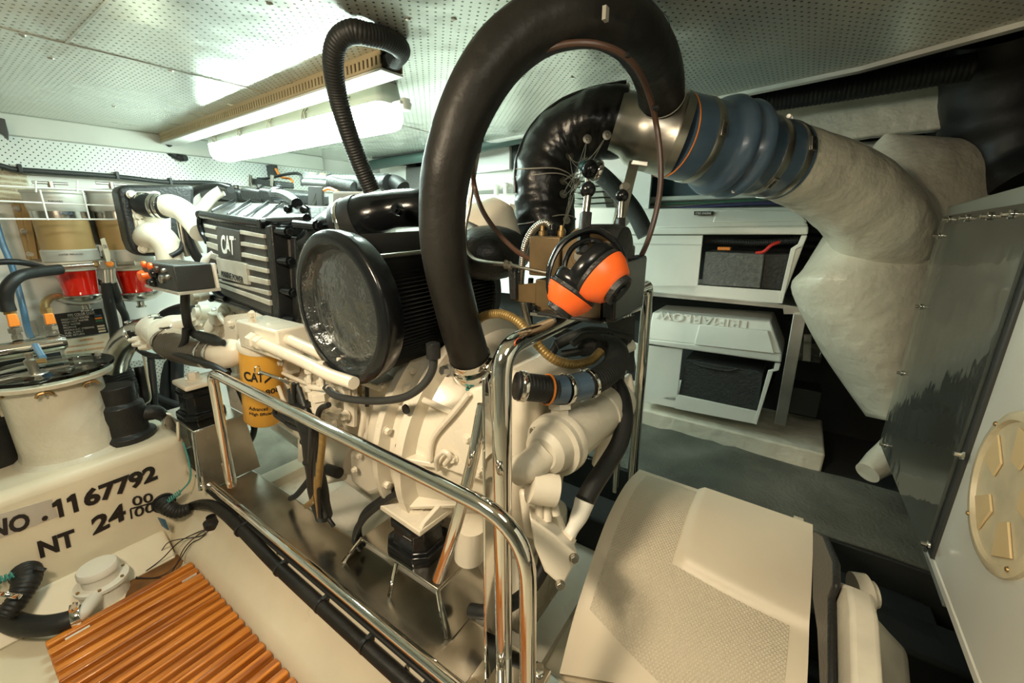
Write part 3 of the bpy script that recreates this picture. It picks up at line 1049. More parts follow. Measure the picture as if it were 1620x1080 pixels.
ltr('NO', (-18, 854), (48, 836), (-20, 826), 0.04)
ltr('.', (66, 825), (76, 822), (66, 817), 0.04)
for (xa, ya) in ((88, 819), (111, 811)):
    # numeral one with its flag
    g = [(xa + 6, ya), (xa + 14, ya - 3), (xa + 8, ya - 31), (xa + 2, ya - 29), (xa - 6, ya - 22), (xa - 5, ya - 16), (xa + 2, ya - 19)]
    MB().prism([F(a, b, 0.0035) for a, b in g], (0, 0.001, 0)).build('lettering', INK, tk)
ltr('67792', (135, 804), (250, 758), (129, 777), 0.045)
ltr('NT', (64, 883), (122, 861), (58, 857), 0.04)
ltr('24', (147, 847), (200, 820), (143, 820), 0.035)
ltr('00', (210, 801), (243, 793), (208, 786), 0.015)
ltr('00', (213, 819), (245, 808), (212, 804), 0.015)
MB().prism([F(207, 821, 0.0035), F(210, 820, 0.0035), F(208, 805, 0.0035), F(205, 806, 0.0035)], (0, 0.001, 0)).build('lettering', INK, tk)
MB().prism([F(206, 804, 0.0035), F(245, 793, 0.0035), F(245, 795, 0.0035), F(206, 806, 0.0035)], (0, 0.001, 0)).build('fraction_bar', INK, tk)

# drum neck with clear lid
DC = V((0.178, 1.93, 0))
nk = thing('inspection_neck', 'round cream drum standing on the tank block under a clear lid', 'drum', (DC.x, DC.y, ZT))
m = MB()
m.lathe((DC.x, DC.y, ZT - 0.005), (0, 0, 1), [(0, 0.150), (0.006, 0.135), (0.018, 0.122), (0.04, 0.118), (0.24, 0.116), (0.262, 0.118), (0.265, 0.148), (0.276, 0.150), (0.279, 0.147)], 56)
m.build('drum', GELW, nk)
LZ = -0.452
ld = MB().lathe((DC.x, DC.y, LZ), (0, 0, 1), [(0, 0.155), (0.0015, 0.157), (0.010, 0.157), (0.0115, 0.155)], 64).build('clear_lid', CLEAR, nk, ang=20)
for a in (200, 255, 300, 20, 90, 145):
    q = V((DC.x + 0.136 * math.cos(math.radians(a)), DC.y + 0.136 * math.sin(math.radians(a)), LZ))
    m = MB().hexn(q + V((0, 0, 0.011)), (0, 0, 1), 0.008, 0.012)
    m.cyl(q + V((0, 0, -0.045)), q, 0.0035, 8)
    b = m.build('bolt', STEELW, nk)
    m = MB()
    for s in (-1, 1):
        m.tube([q + V((0, 0, -0.032)), q + V((s * 0.012, 0, -0.034)), q + V((s * 0.018, 0, -0.044))], [0.006, 0.005, 0.004], 8, 3)
    m.build('wing_nut', BRASS, nk)
q = V((0.145, 1.88, LZ + 0.011))
lf = thing('lid_fitting', 'small brass and steel hose fitting standing on the clear lid', 'fitting', q)
m = MB().lathe(q, (0, 0, 1), [(0, 0.030), (0.003, 0.028), (0.004, 0.012), (0.03, 0.012), (0.031, 0.015), (0.045, 0.015), (0.05, 0.009), (0.066, 0.009)], 24)
m.build('stem', STEELW, lf)
MB().cyl(q + V((0.01, -0.005, 0.038)), q + V((0.03, -0.01, 0.038)), 0.008, 6).build('brass_plug', BRASS, lf)

# strainer base and dark hose behind the tank corner
s1 = thing('black_valve_body', 'black taped sea valve standing on the tank corner under the rubber elbow', 'valve', P(205, 690, z=ZT))
c0 = P(205, 692, z=ZT)
MB().lathe(c0, (0, 0, 1), [(0, 0.075), (0.02, 0.078), (0.03, 0.062), (0.07, 0.058), (0.10, 0.064), (0.13, 0.062), (0.14, 0.048), (0.20, 0.05)], 24).build('body', BLACKM, s1, bevel=0.002)
MB().tube([c0 + V((0.0, 0, 0.08)), c0 + V((0.075, -0.02, 0.075)), c0 + V((0.10, -0.02, 0.05))], [0.03, 0.028, 0.02], 12, 5).build('side_branch', BLACKM, s1)
MB().tube([c0 + V((0.09, -0.02, 0.07)), c0 + V((0.12, -0.04, 0.05)), c0 + V((0.13, -0.05, 0.0))], 0.004, 8, 5).build('valve_lever', STEELW, s1)

wp = thing('raw_water_pipe', 'polished steel elbow pipe with rubber sleeves curving down to the black valve', 'pipe', P(190, 560, d=1.62))
e = PD([(180, 585, 1.66), (186, 562, 1.63), (200, 538, 1.60), (222, 523, 1.57), (240, 519, 1.55)])
MB().tube(e, 0.044, 24, 8).build('steel_elbow', STEEL, wp)
e2 = PD([(176, 574, 1.665), (182, 590, 1.67), (192, 612, 1.68), (196, 640, 1.69)]) + [c0 + V((0, 0, 0.15))]
MB().tube(e2, 0.052, 24, 7, rib=(0.01, 0.0012)).build('rubber_sleeve', RUBB, wp)
clamp(P(180, 588, d=1.67), e2[1] - e2[0], 0.053, parent=wp, screw=(-1, -1, 0))
clamp(P(195, 634, d=1.69), e2[3] - e2[2], 0.053, parent=wp, screw=(-1, -1, 0))
MB().tube(PD([(222, 525, 1.57), (240, 519, 1.55), (256, 521, 1.52)]), 0.044, 24, 5).build('rubber_coupler', RUBB, wp)
clamp(P(218, 527, d=1.575), e[3] - e[2], 0.045, parent=wp, screw=(0, 0, 1))
clamp(P(249, 520, d=1.54), P(256, 521, d=1.52) - P(240, 519, d=1.55), 0.046, parent=wp, screw=(0, 0, 1))

hose('black wrapped hose standing between the round drum and the far engine mount', [P(222, 580, d=1.75), P(232, 640, d=1.75), P(242, 700, d=1.72), P(262, 730, d=1.7)], 0.022, RUBB)
hose('slim black hose behind the pale lever down to the bilge', [P(238, 560, d=1.7), P(243, 610, d=1.7), P(246, 660, d=1.7), P(260, 700, d=1.7)], 0.012, RUB)
bh = thing('bilge_hoses', 'tangle of dark bilge hoses between the tank corner and far engine mount', 'hoses', P(270, 650, d=1.9))
for i, pp in enumerate([[(246, 628, 1.9), (275, 640, 1.9), (310, 650, 1.9)], [(240, 645, 1.85), (262, 655, 1.85), (300, 672, 1.85)], [(235, 655, 1.8), (250, 672, 1.8), (280, 700, 1.8)], [(262, 560, 1.95), (263, 610, 1.95), (268, 660, 1.95)], [(280, 560, 1.95), (281, 610, 1.95), (284, 650, 1.95)]]):
    MB().tube(PD(pp), 0.02 if i < 3 else 0.026, 12, 6).build('hose', RUB, bh)
tag(MB().prism([P(196, 572, y=2.38), P(300, 565, y=2.38), P(300, 660, y=2.38), P(215, 660, y=2.38)], (0, 0.006, 0)).build('perforated_screen', FASCS), 'perforated white screen low on the bulkhead behind the hoses', 'panel')
tag(MB().tube([P(226, 555, d=1.68), P(232, 590, d=1.68), P(238, 630, d=1.66), P(230, 640, d=1.64), P(236, 655, d=1.64)], [0.012, 0.010, 0.008, 0.005, 0.003], 8, 5, ry=0.4).build('pale_lever', TAGG), 'long pale handle hanging beside the rubber sleeve', 'lever')

# dark canister at far left edge with red tap
lc = thing('black_canister', 'black canister at the left edge behind the cream drum', 'canister', P(-20, 740, z=ZT))
q = P(-12, 730, z=ZT)
MB().lathe(q, (0, 0, 1), [(0, 0.085), (0.01, 0.09), (0.13, 0.085), (0.15, 0.06), (0.2, 0.055)], 28).build('body', BLACKM, lc)
MB().lathe(q + V((0.04, -0.02, 0.20)), (0, 0, 1), [(0, 0.02), (0.035, 0.02)], 16).build('red_cap', REDC, lc)
MB().box(q + V((0.055, -0.04, 0.17)), (0.016, 0.003, 0.04)).build('pale_tag', TAGG, lc)

# front bulkhead fittings on the tank face
f1 = thing('tank_hose_fitting', 'black hose elbow with a blue tap handle on the tank face below the numbers', 'fitting', P(262, 802, y=TY))
q = P(259, 795, y=TY)
e = [q + V((0, 0.01, 0)), q + V((0.0, -0.035, -0.002)), q + V((0.018, -0.065, -0.02)), q + V((0.05, -0.08, -0.02))]
MB().tube(e, [0.030, 0.025, 0.022, 0.018], 18, 5, rib=(0.009, 0.002)).build('elbow', RUB, f1)
MB().lathe(q, (0, -1, 0), [(0, 0.036), (0.008, 0.034)], 20).build('flange', RUB, f1)
MB().prism([P(249, 818, y=TY - 0.05), P(258, 821, y=TY - 0.05), P(264, 838, y=TY - 0.05), P(256, 832, y=TY - 0.05)], (0.004, -0.01, 0)).build('tap_handle', mat('blue_tap', (0.05, 0.13, 0.2), 0.4), f1)
gw = thing('teal_bonding_wire', 'teal bonding wire coiled down the tank corner to the fitting', 'wire', q)
MB().tube([P(290, 700, y=TY - 0.02), P(300, 735, y=TY - 0.06), P(300, 760, y=TY - 0.07), P(285, 778, y=TY - 0.05)], 0.003, 8, 7).build('wire', TEALW, gw)
cpts = []
qa, qb = P(285, 778, y=TY - 0.05), P(266, 792, y=TY - 0.05)
for i in range(50):
    t = i / 49
    cpts.append(qa.lerp(qb, t) + V((0, math.cos(t * 38) * 0.008, math.sin(t * 38) * 0.008)))
MB().tube(cpts, 0.0022, 6).build('coil', TEALW, gw)

bhz = thing('engine_bed_hose', 'thick dark ribbed hose clipped along the engine bed below the lower rail', 'hose', P(470, 930, d=0.95))
hp = [e[-1] + V((-0.01, 0, 0)), P(300, 801, x=0.395), P(322, 797, x=0.398), P(345, 804, x=0.40), V((0.40, 1.30, -0.905)), V((0.398, 1.1, -0.922)), V((0.397, 0.9, -0.926)), V((0.397, 0.6, -0.928)), V((0.397, 0.3, -0.93)), V((0.397, 0.0, -0.93))]
MB().tube(hp, [0.014, 0.014, 0.016, 0.016, 0.0165, 0.0165, 0.0165, 0.0165, 0.0165, 0.0165], 16, 10, rib=(0.0035, 0.0006)).build('hose', RUBB, bhz, ang=70)
clamp(P(297, 802, x=0.40), hp[2] - hp[1], 0.0155, parent=bhz, screw=(0, 0, 1), m=BRASS)
for yy_ in (1.29, 1.06, 0.86, 0.68, 0.5):
    c = V((0.397, yy_, -0.925 + (yy_ > 1.2) * 0.018))
    t = V((0, -1, 0))
    MB().lathe(c + t * -0.004, t, [(0, 0.0185), (0.008, 0.0185)], 16).build('cable_tie', INK, bhz)
    MB().box(c + V((0.014, 0, 0.014)), (0.02, 0.01, 0.008)).build('clip', DGREY, bhz)
hose('slim black cable running beside the ribbed hose under the lower rail', [V((0.418, 1.6, -0.90)), V((0.416, 1.3, -0.897)), V((0.418, 1.0, -0.902)), V((0.416, 0.7, -0.899)), V((0.417, 0.4, -0.902)), V((0.417, 0.0, -0.90))], 0.0055, RUB, 'cable')
bb = thing('clip_bolts', 'row of small bolts on the engine bed side beside the ribbed hose', 'bolts', P(500, 900, x=0.42))
for a, b in ((384, 815), (444, 872), (521, 942), (648, 1052)):
    MB().hexn(P(a, b, x=0.424), (-1, 0, 0.2), 0.006, 0.010).build('bolt', STEELW, bb)

# left fitting, pump and its hose
f2 = thing('tank_drain_fitting', 'black hose elbow low on the tank face at the left edge', 'fitting', P(40, 910, y=TY))
q = P(40, 905, y=TY)
e = [q + V((0, 0.01, 0)), q + V((-0.002, -0.04, -0.004)), q + V((-0.03, -0.075, -0.03)), q + V((-0.06, -0.09, -0.05))]
MB().tube(e, [0.034, 0.03, 0.024, 0.022], 18, 5, rib=(0.01, 0.002)).build('elbow', RUB, f2)
MB().cyl(P(55, 898, y=TY - 0.05), P(72, 902, y=TY - 0.06), 0.006, 10).build('tap_stem', BLACKM, f2)
clamp(P(14, 941, y=TY - 0.10), V((-1, -0.5, -0.8)), 0.025, parent=f2, screw=(0, 0, 1))
tw = []
qa, qb = P(-30, 928, y=TY - 0.03), P(24, 908, y=TY - 0.03)
for i in range(60):
    t = i / 59
    tw.append(qa.lerp(qb, t) + V((0, math.cos(t * 44) * 0.009, math.sin(t * 44) * 0.009)))
tag(MB().tube(tw, 0.0024, 6).build('bonding_wire', TEALW), 'teal coiled wire at the left edge on the tank drain fitting', 'wire')
PC = P(160, 915, z=-1.085)
pm = thing('bilge_pump', 'round white bilge pump at the head of the teak grating', 'pump', (PC.x, PC.y, FZ))
MB().lathe((PC.x, PC.y, FZ), (0, 0, 1), [(0, 0.058), (0.05, 0.058), (0.052, 0.066), (0.062, 0.066), (0.064, 0.052)], 36).build('base', PLASTW, pm)
MB().lathe((PC.x, PC.y, FZ + 0.064), (0, 0, 1), [(0, 0.045), (0.03, 0.045), (0.031, 0.05), (0.045, 0.050), (0.052, 0.046), (0.0545, 0.03)], 36).build('cap', PLASTW, pm)
for i in range(6):
    a = math.radians(i * 60 + 15)
    MB().cyl((PC.x + 0.058 * math.cos(a), PC.y + 0.058 * math.sin(a), FZ + 0.055), (PC.x + 0.058 * math.cos(a), PC.y + 0.058 * math.sin(a), FZ + 0.067), 0.0045, 10).build('screw', BRASS, pm)
ho = P(128, 972, z=-1.09)
hp = [V((PC.x, PC.y, FZ + 0.035)), ho, P(100, 984, z=-1.09), P(60, 990, z=-1.09), P(20, 984, z=-1.09), P(-5, 965, z=-1.08), P(-20, 935, z=-1.05)]
MB().tube(hp[:3], 0.019, 16, 4).build('outlet', PLASTW, pm)
MB().tube(hp[1:], 0.027, 18, 8).build('discharge_hose', RUB, pm, ang=80)
clamp(P(122, 975, z=-1.09), hp[2] - hp[1], 0.0285, parent=pm, w=0.02, screw=(0, 0, 1))
tag(MB().box(P(186, 913, z=FZ + 0.012) + V((0.06, 0.03, 0)), (0.05, 0.035, 0.024)).build('pump_switch', PLASTW, bevel=0.004), 'small white switch block between the pump and the rust stain', 'switch')
sx = MB()
ring = []
c = P(228, 915, z=FZ + 0.0015)
for i in range(28):
    a = i / 28 * 6.283
    r = 0.085 * (1 + 0.22 * math.sin(3 * a + 1) + 0.13 * math.sin(7 * a))
    ring.append(V((c.x + 0.02 + r * 1.1 * math.cos(a), c.y + r * 0.8 * math.sin(a), FZ + 0.0012)))
sx.prism(ring, (0, 0, 0.0012))
o = tag(sx.build('rust_stain', RUST), 'orange rust stain on the bilge floor behind the grating', 'stain')
fs = thing('float_switch', 'small white cup float switch with a black cap at the tank corner', 'switch', P(335, 832, z=-1.02))
q = P(336, 828, x=0.395)
MB().lathe(q + V((0, 0, -0.045)), (0, 0, 1), [(0, 0.022), (0.035, 0.025)], 20).build('cup', PLASTW, fs)
MB().lathe(q + V((0, 0, -0.01)), (0, 0, 1), [(0, 0.026), (0.02, 0.026), (0.026, 0.016), (0.04, 0.014)], 20).build('cap', INK, fs)
for i in range(4):
    hose(['black thin wire from the float switch to the pump', 'brown thin wire from the float switch to the pump', 'dark thin wire looping beside the rust stain', 'thin black wire nearest the grating corner'][i],
         [q + V((-0.02, -0.005 * i, -0.01)), P(312 + 2 * i, 842 + 3 * i, x=0.36), P((282, 292, 270, 300)[i], (858, 866, 856, 862)[i], z=-1.06), P((256, 276, 254, 280)[i], (884, 896, 872, 892)[i], z=-1.12), P((228, 250, 240, 262)[i], (905, 912, 880, 912)[i], z=-1.145), P(215, 912 + i, z=-1.145)], 0.0018, (INK, BROWNC, INK, INK)[i], 'wire', 'wire', seg=6, group=None)

# teak grating
gr = thing('teak_grating', 'slatted oiled teak grating over the bilge well in the foreground', 'grating', (0.15, 1.0, FZ))
GZ = -1.10
m = MB()
y = 1.545
k = 0
while y > 0.2:
    w = 0.024
    x0 = -0.022 if k < 40 else -0.02
    m.mm((x0, y - w, GZ - 0.028), (0.318, y, GZ))
    y -= 0.0405
    k += 1
m.build('slats', TEAK, gr, bevel=0.004, seg=3)
m = MB()
for x in (0.02, 0.26):
    m.mm((x, 0.22, GZ - 0.048), (x + 0.03, 1.535, GZ - 0.0282))
m.build('battens', TEAK, gr, bevel=0.002)
for (a, b, c_) in ((0.012, 1.52, 0.05), (0.27, 1.49, 0.04)):
    MB().mm((a, b - 0.012, GZ - 0.012), (a + c_, b - 0.002, GZ - 0.006)).build('insert', PLASTW, gr)

# ================================================================== RAILS
XR = 0.42
ra = P(338, 588, x=XR)
tr = thing('guard_rail', 'polished steel guard rail curving down to the bed at both ends of the engine', 'rail', P(365, 765, x=XR))
zt = P(500, 665, x=XR).z
yf, yb = P(336, 600, x=XR).y, 0.262
rp = fillet([(XR + 0.01, yf + 0.015, -0.80), (XR, yf, zt + 0.0), (XR, yb, zt - 0.014), (XR + 0.01, yb - 0.0, -0.93)], [0.045, 0.10], 10)
rp[0] = P(367, 768, x=XR + 0.01)
MB().tube(rp, 0.0135, 20).build('tube', CHROME, tr)
q = P(366, 762, x=XR + 0.01)
m = MB().cyl(q, q + V((0, 0, 0.07)), 0.0155, 20)
m.build('post_sleeve', CHROME, tr)
lr = thing('bed_rail', 'long polished steel tube along the engine bed edge above the ribbed hose', 'rail', P(500, 900, x=0.425))
l0, l1 = P(300, 722, x=0.425), P(700, 1078, x=0.425)
l1 = l1 + (l1 - P(600, 990, x=0.425)) * 2
l1.z = -0.878
l0.z = -0.868
MB().tube([V((0.425, 1.9, -0.874)), V((0.425, -0.2, -0.874))], 0.0135, 20).build('tube', CHROME, lr)

# control stand: big square frame across the stern of the engine
YS = 0.358
XS = 0.49
cst = thing('control_stand', 'polished steel tube frame carrying the shift controls behind the engine', 'stand', (0.85, YS, -0.88))
tz = P(900, 508, y=YS).z
bx = P(1012, 600, y=YS).x
fr = fillet([(XS, YS, -0.88), (XS, YS, tz), (bx, YS, tz + 0.015), (bx + 0.02, YS, -0.90)], [0.05, 0.035], 10)
MB().tube(fr, 0.0165, 22).build('main_loop', CHROME, cst)
fr2 = fillet([(XS + 0.055, YS + 0.05, -0.88), (XS + 0.05, YS + 0.05, tz - 0.03), (bx - 0.02, YS + 0.05, tz), (bx, YS + 0.05, -0.90)], [0.05, 0.035], 10)
MB().tube(fr2, 0.011, 18).build('inner_loop', CHROME, cst)
m = MB().prism([P(766, 600, y=0.41), P(775, 586, y=0.41), P(789, 592, y=0.41), P(793, 1075, y=0.385), P(769, 1075, y=0.385)], (0.0, 0.006, 0))
m.build('flat_upright', CHROME, cst, bevel=0.002)
MB().hexn(P(781, 603, y=0.40), (-0.3, -1, 0), 0.008, 0.012).build('bolt', CHROME, cst)
MB().tube([P(765, 640, y=0.42), P(745, 740, y=0.43), P(722, 830, y=0.45), P(693, 915, y=0.50)], 0.0115, 18, 4).build('brace', CHROME, cst)
m = MB().mm((XS - 0.06, YS - 0.07, -0.884), (XS + 0.07, YS + 0.06, -0.877))
m.build('foot_plate', CHROME, cst, bevel=0.002)
for a, b in ((-0.045, -0.05), (-0.045, 0.04), (0.055, -0.05)):
    MB().hexn((XS + a, YS + b, -0.877), (0, 0, 1), 0.009, 0.014).build('bolt', CHROME, cst)
# ================================================================== SHIFT CONTROLS
pz = -0.172
pl = [P(838, 499, z=pz), P(957, 511, z=pz), P(1014, 491, z=pz), P(905, 479, z=pz)]
MB().prism(pl, (0, 0, 0.007)).build('platform', CHROME, cst, bevel=0.001)
ctl = thing('shift_control_unit', 'bronze and black gearbox control unit with two ball levers on the stand', 'control unit', P(930, 495, z=pz + 0.007))
PZ = pz + 0.0075
bx0 = P(900, 498, z=pz).x
# main housing: aligned with the axes
hx0, hx1 = 0.665, 0.83
hy0, hy1 = 0.262, 0.425
yy = lambda a: P(a, 440, x=hx0).y
MB().mm((hx0, yy(952), PZ), (hx1, yy(887), P(900, 392, x=hx0).z)).build('housing', BRONZE, ctl, bevel=0.004)
MB().mm((hx0 + 0.0, yy(884), P(860, 437, x=hx0).z), (hx0 + 0.07, yy(836), P(860, 374, x=hx0).z)).build('junction_box', BRONZE, ctl, bevel=0.003)
MB().mm((hx0 + 0.02, yy(890), PZ), (hx0 + 0.07, yy(838), P(860, 445, x=hx0).z)).build('lower_box', BRONZE, ctl, bevel=0.003)
m = MB().prism([P(812, 451, x=hx0 + 0.03), P(850, 447, x=hx0 + 0.03), P(864, 482, x=hx0 + 0.03), P(812, 476, x=hx0 + 0.03)], (0.004, 0, 0))
m.build('side_bracket', BRONZE, ctl, bevel=0.001)
MB().prism([P(803, 418, x=hx0 + 0.02), P(815, 418, x=hx0 + 0.02), P(816, 474, x=hx0 + 0.02), P(806, 474, x=hx0 + 0.02)], (0.012, 0, 0)).build('arm_plate', BLACKM, ctl, bevel=0.002)
MB().lathe(V((hx0 + 0.05, yy(950), P(950, 405, x=hx0).z)), (0, -1, 0), [(-0.05, 0.052), (0.005, 0.052), (0.012, 0.048), (0.02, 0.048), (0.024, 0.03)], 36).build('end_drum', BLACKM, ctl)
m = MB().mm((hx0 + 0.002, yy(975), PZ), (hx1, yy(952) , P(950, 430, x=hx0).z + 0.02))
m.build('black_case', BLACKG, ctl, bevel=0.006)
m = MB().mm((hx0 - 0.012, yy(960), PZ - 0.0005), (hx1 + 0.01, yy(855), PZ + 0.006))
m.build('base_flange', BLACKM, ctl, bevel=0.002)
for q in (P(848, 496, z=PZ), P(955, 505, z=PZ), P(940, 500, z=PZ)):
    MB().hexn(q + V((0.01, 0.01, 0.004)), (0, 0, 1), 0.006, 0.010).build('bolt', BLACKG, ctl)
MB().hexn(P(920, 405, x=hx0 - 0.001), (-1, 0, 0), 0.011, 0.012).build('pivot_bolt', STEELW, ctl)
MB().lathe(P(929, 400, x=hx0 - 0.004), (-1, 0, 0), [(0, 0.045), (0.003, 0.045), (0.003, 0.03), (0.006, 0.028)], 36).build('pivot_disc', BRONZE, ctl)


def lever(a, b, c, dpt, r, w):
    lv = MB()
    lv.tube([P(*a, d=dpt), P(*b, d=dpt)], 0.0085 * w, 4)
    o = lv.build('lever_arm', BLACKM, ctl, bevel=0.002)
    MB().cyl(P(*b, d=dpt), P(*c, d=dpt), 0.0045 * w, 14).build('lever_rod', CHROME, ctl)
    MB().ball(P(c[0], c[1] - 8, d=dpt), r, seg=28).build('ball_knob', BLACKG, ctl)


lever((921, 402), (927, 336), (930, 308), 0.665, 0.0128, 1.35)
lever((980, 395), (982, 345), (984, 318), 0.78, 0.0125, 1.2)
for a, b, s, mm_ in ((874, 366, 0.010, BLACKG), (858, 368, 0.006, BRASS), (888, 368, 0.006, BRASS)):
    q = P(a, b + 8, x=hx0 + 0.03)
    MB().lathe(q, (0, 0, 1), [(-0.01, s), (0.004, s), (0.005, s * 1.2), (0.012, s * 1.2), (0.013, s * 0.7), (0.022, s * 0.6)], 12).build('cable_gland', mm_, ctl)
text('lettering', 'MMC', P(946, 381, x=hx0 - 0.0), P(958, 386, x=hx0) - P(946, 381, x=hx0), V((0, 0, 0.008)), SILVER, ctl)

# push-pull cables
q0 = P(868, 432, x=hx0 - 0.005)
pc = thing('push_pull_cable', 'steel push pull cable entering the control unit from the left', 'cable', q0)
MB().tube([q0, P(820, 422, x=0.66), P(800, 418, x=0.665), P(770, 415, x=0.67), P(748, 408, x=0.68), P(737, 390, x=0.69), P(736, 360, x=0.70), P(742, 330, x=0.71), P(748, 290, x=0.72), P(756, 240, x=0.70)], [0.0032, 0.0032, 0.004, 0.0045, 0.0045, 0.0045, 0.0045, 0.0045, 0.0045, 0.0045], 12, 8).build('sheath', STEELW, pc)
m = MB()
for a, b in ((806, 420), (800, 418)):
    m.hexn(P(a, b, x=0.664), P(806, 420, x=0.664) - P(770, 415, x=0.664), 0.007, 0.006)
m.build('nut', STEELW, pc)
bc = thing('brown_control_cable', 'brown control cable looping high under the big black hose', 'cable', P(850, 425, d=0.8))
bp_ = PD([(842, 412, .80), (815, 395, .82), (785, 365, .84), (762, 330, .86), (750, 290, .87), (749, 250, .80), (757, 205, .76), (775, 165, .72), (800, 125, .68), (835, 93, .66), (880, 73, .65), (930, 68, .64), (975, 80, .645), (1005, 105, .67), (1025, 145, .72), (1037, 190, .76), (1044, 240, .77), (1045, 290, .78), (1038, 335, .79), (1025, 380, .80), (1010, 415, .82), (1001, 440, .84)])
MB().tube(bp_, 0.0052, 10, 8).build('cable', BROWNC, bc)
b2 = PD([(838, 82, .69), (820, 100, .68), (806, 122, .685), (785, 148, .70), (766, 190, .74), (757, 240, .80)])
MB().tube(b2, 0.0045, 10, 8).build('second_strand', BROWNC, bc)
for a, b, d_ in ((805, 124, .68), (991, 88, .652), (760, 222, .77), (1037, 170, .74)):
    m = MB().ball(P(a, b, d=d_), 0.006, 1.2, 1.2, 0.8, 12)
    m.build('cable_tie', INK, bc)
gc = thing('grey_conduit_cable', 'grey ridged conduit arching over the junction box of the control unit', 'cable', P(830, 480, d=0.8))
MB().tube([P(874, 360, x=0.70), P(862, 352, x=0.70), P(845, 362, x=0.70), P(832, 385, x=0.70), P(826, 420, x=0.71), P(824, 455, x=0.72), P(830, 490, x=0.74), P(838, 520, x=0.78)], 0.0068, 12, 8, rib=(0.004, 0.0007)).build('conduit', STEELW, gc)

# ear defenders hung on the lever
em = thing('ear_defenders', 'orange and black ear defenders hanging on the front control lever', 'ear defenders', P(930, 495, x=0.64))


def cup(cpx, axpx, dd, longax, so, sc=1.0):
    c = P(cpx[0], cpx[1], d=dd)
    a = (P(axpx[0], axpx[1], d=dd - so) - c).normalized()
    lg = (RT * longax[0] - UP * longax[1])
    lg = (lg - a * lg.dot(a)).normalized()
    w = a.cross(lg)

    def ring(t, r1, r2, n=32):
        return [c + a * t * sc + lg * (math.cos(6.2832 * k / n) * r1 * 0.84 * sc) + w * (math.sin(6.2832 * k / n) * r2 * 0.87 * sc) for k in range(n)]
    m = MB().loft([ring(-0.030, 0.040, 0.030), ring(-0.028, 0.049, 0.038), ring(-0.018, 0.054, 0.042), ring(-0.008, 0.052, 0.040), ring(-0.005, 0.048, 0.037)])
    m.build('cushion', BLACKG, em)
    m = MB().loft([ring(-0.006, 0.052, 0.040), ring(0.000, 0.053, 0.041), ring(0.003, 0.050, 0.039)])
    m.build('black_rim', BLACKM, em)
    m = MB().loft([ring(0.002, 0.054, 0.042), ring(0.014, 0.050, 0.039), ring(0.030, 0.038, 0.032), ring(0.034, 0.032, 0.026)])
    m.build('orange_shell', ORANGE, em, bevel=0.001)
    m = MB().loft([ring(0.026, 0.029, 0.027), ring(0.042, 0.029, 0.027), ring(0.044, 0.024, 0.022), ring(0.040, 0.020, 0.019), ring(0.040, 0.015, 0.014), ring(0.046, 0.013, 0.012)])
    m.build('swivel_cap', BLACKM, em)
    return c + a * 0.036


k1 = cup((948, 434), (982, 462), 0.615, (0.65, -0.75), 0.016)
k2 = cup((905, 462), (888, 486), 0.635, (0.80, 0.55), -0.004, 0.88)
band = [P(873, 478, d=0.63), P(867, 450, d=0.635), P(872, 415, d=0.64), P(890, 385, d=0.645), P(918, 368, d=0.65), P(945, 365, d=0.65), P(970, 380, d=0.645), P(986, 405, d=0.635), P(990, 440, d=0.60), k1]
MB().tube(band, [0.004, 0.005, 0.008, 0.010, 0.010, 0.010, 0.010, 0.008, 0.005, 0.004], 12, 8, ry=0.55).build('headband', BLACKG, em)
MB().tube(PD([(897, 445, .64), (893, 420, .642), (905, 393, .65), (930, 380, .655), (955, 388, .65), (972, 412, .64)]), 0.0045, 10, 8).build('inner_band', BLACKG, em)

# ================================================================== BIG HOSE
bh_ = thing('large_black_hose', 'large black wrapped hose arching overhead from the gearbox to the exhaust collar', 'hose', P(745, 565, d=0.93))
hp = PD([(743, 566, .935), (730, 520, .88), (713, 455, .82), (702, 395, .77), (700, 330, .74), (708, 265, .71), (727, 200, .69), (757, 135, .67), (798, 80, .66), (848, 42, .655), (903, 24, .655), (955, 25, .67), (1000, 48, .71), (1028, 84, .78), (1043, 125, .87), (1047, 174, .965)])
rr = [0.045, 0.044, 0.043, 0.042, 0.042, 0.043, 0.044, 0.045, 0.046, 0.046, 0.046, 0.046, 0.047, 0.048, 0.049, 0.050]
MB().tube(hp, rr, 32, 10, lump=0.012).build('hose', RUBB, bh_, ang=80)
clamp(P(744, 568, d=.936), hp[0] - hp[1], 0.046, 'end_clamp', bh_, 0.022, (P(765, 560, d=0.9) - P(744, 568, d=.936)))
clamp(P(748, 584, d=.945), hp[0] - hp[1], 0.045, 'end_clamp', bh_, 0.022, (P(765, 580, d=0.9) - P(748, 584, d=.945)))
tie = (P(955, 25, d=.67) - P(903, 24, d=.655)).normalized()
m = MB().lathe(P(945, 22, d=.667), tie, [(0, 0.0465), (0.001, 0.0475), (0.006, 0.0475), (0.007, 0.0465)], 40, closed=False)
m.box(P(958, 22, d=.615), (0.012, 0.006, 0.018))
m.build('cable_tie', SEAM, bh_)
MB().lathe(P(1016, 64, d=.745), (P(1028, 84, d=.78) - P(1000, 48, d=.71)), [(0, 0.0485), (0.001, 0.0495), (0.003, 0.0495), (0.004, 0.0485)], 40, closed=False).build('tie_wire', INK, bh_)
MB().lathe(P(1046, 152, d=.92), (P(1047, 174, d=.965) - P(1043, 125, d=.87)), [(0, 0.0505), (0.001, 0.0515), (0.003, 0.0515), (0.004, 0.0505)], 40, closed=False).build('tie_wire', SEAM, bh_)
clamp(P(1047, 172, d=.962), hp[-1] - hp[-2], 0.051, parent=bh_, screw=-FW)
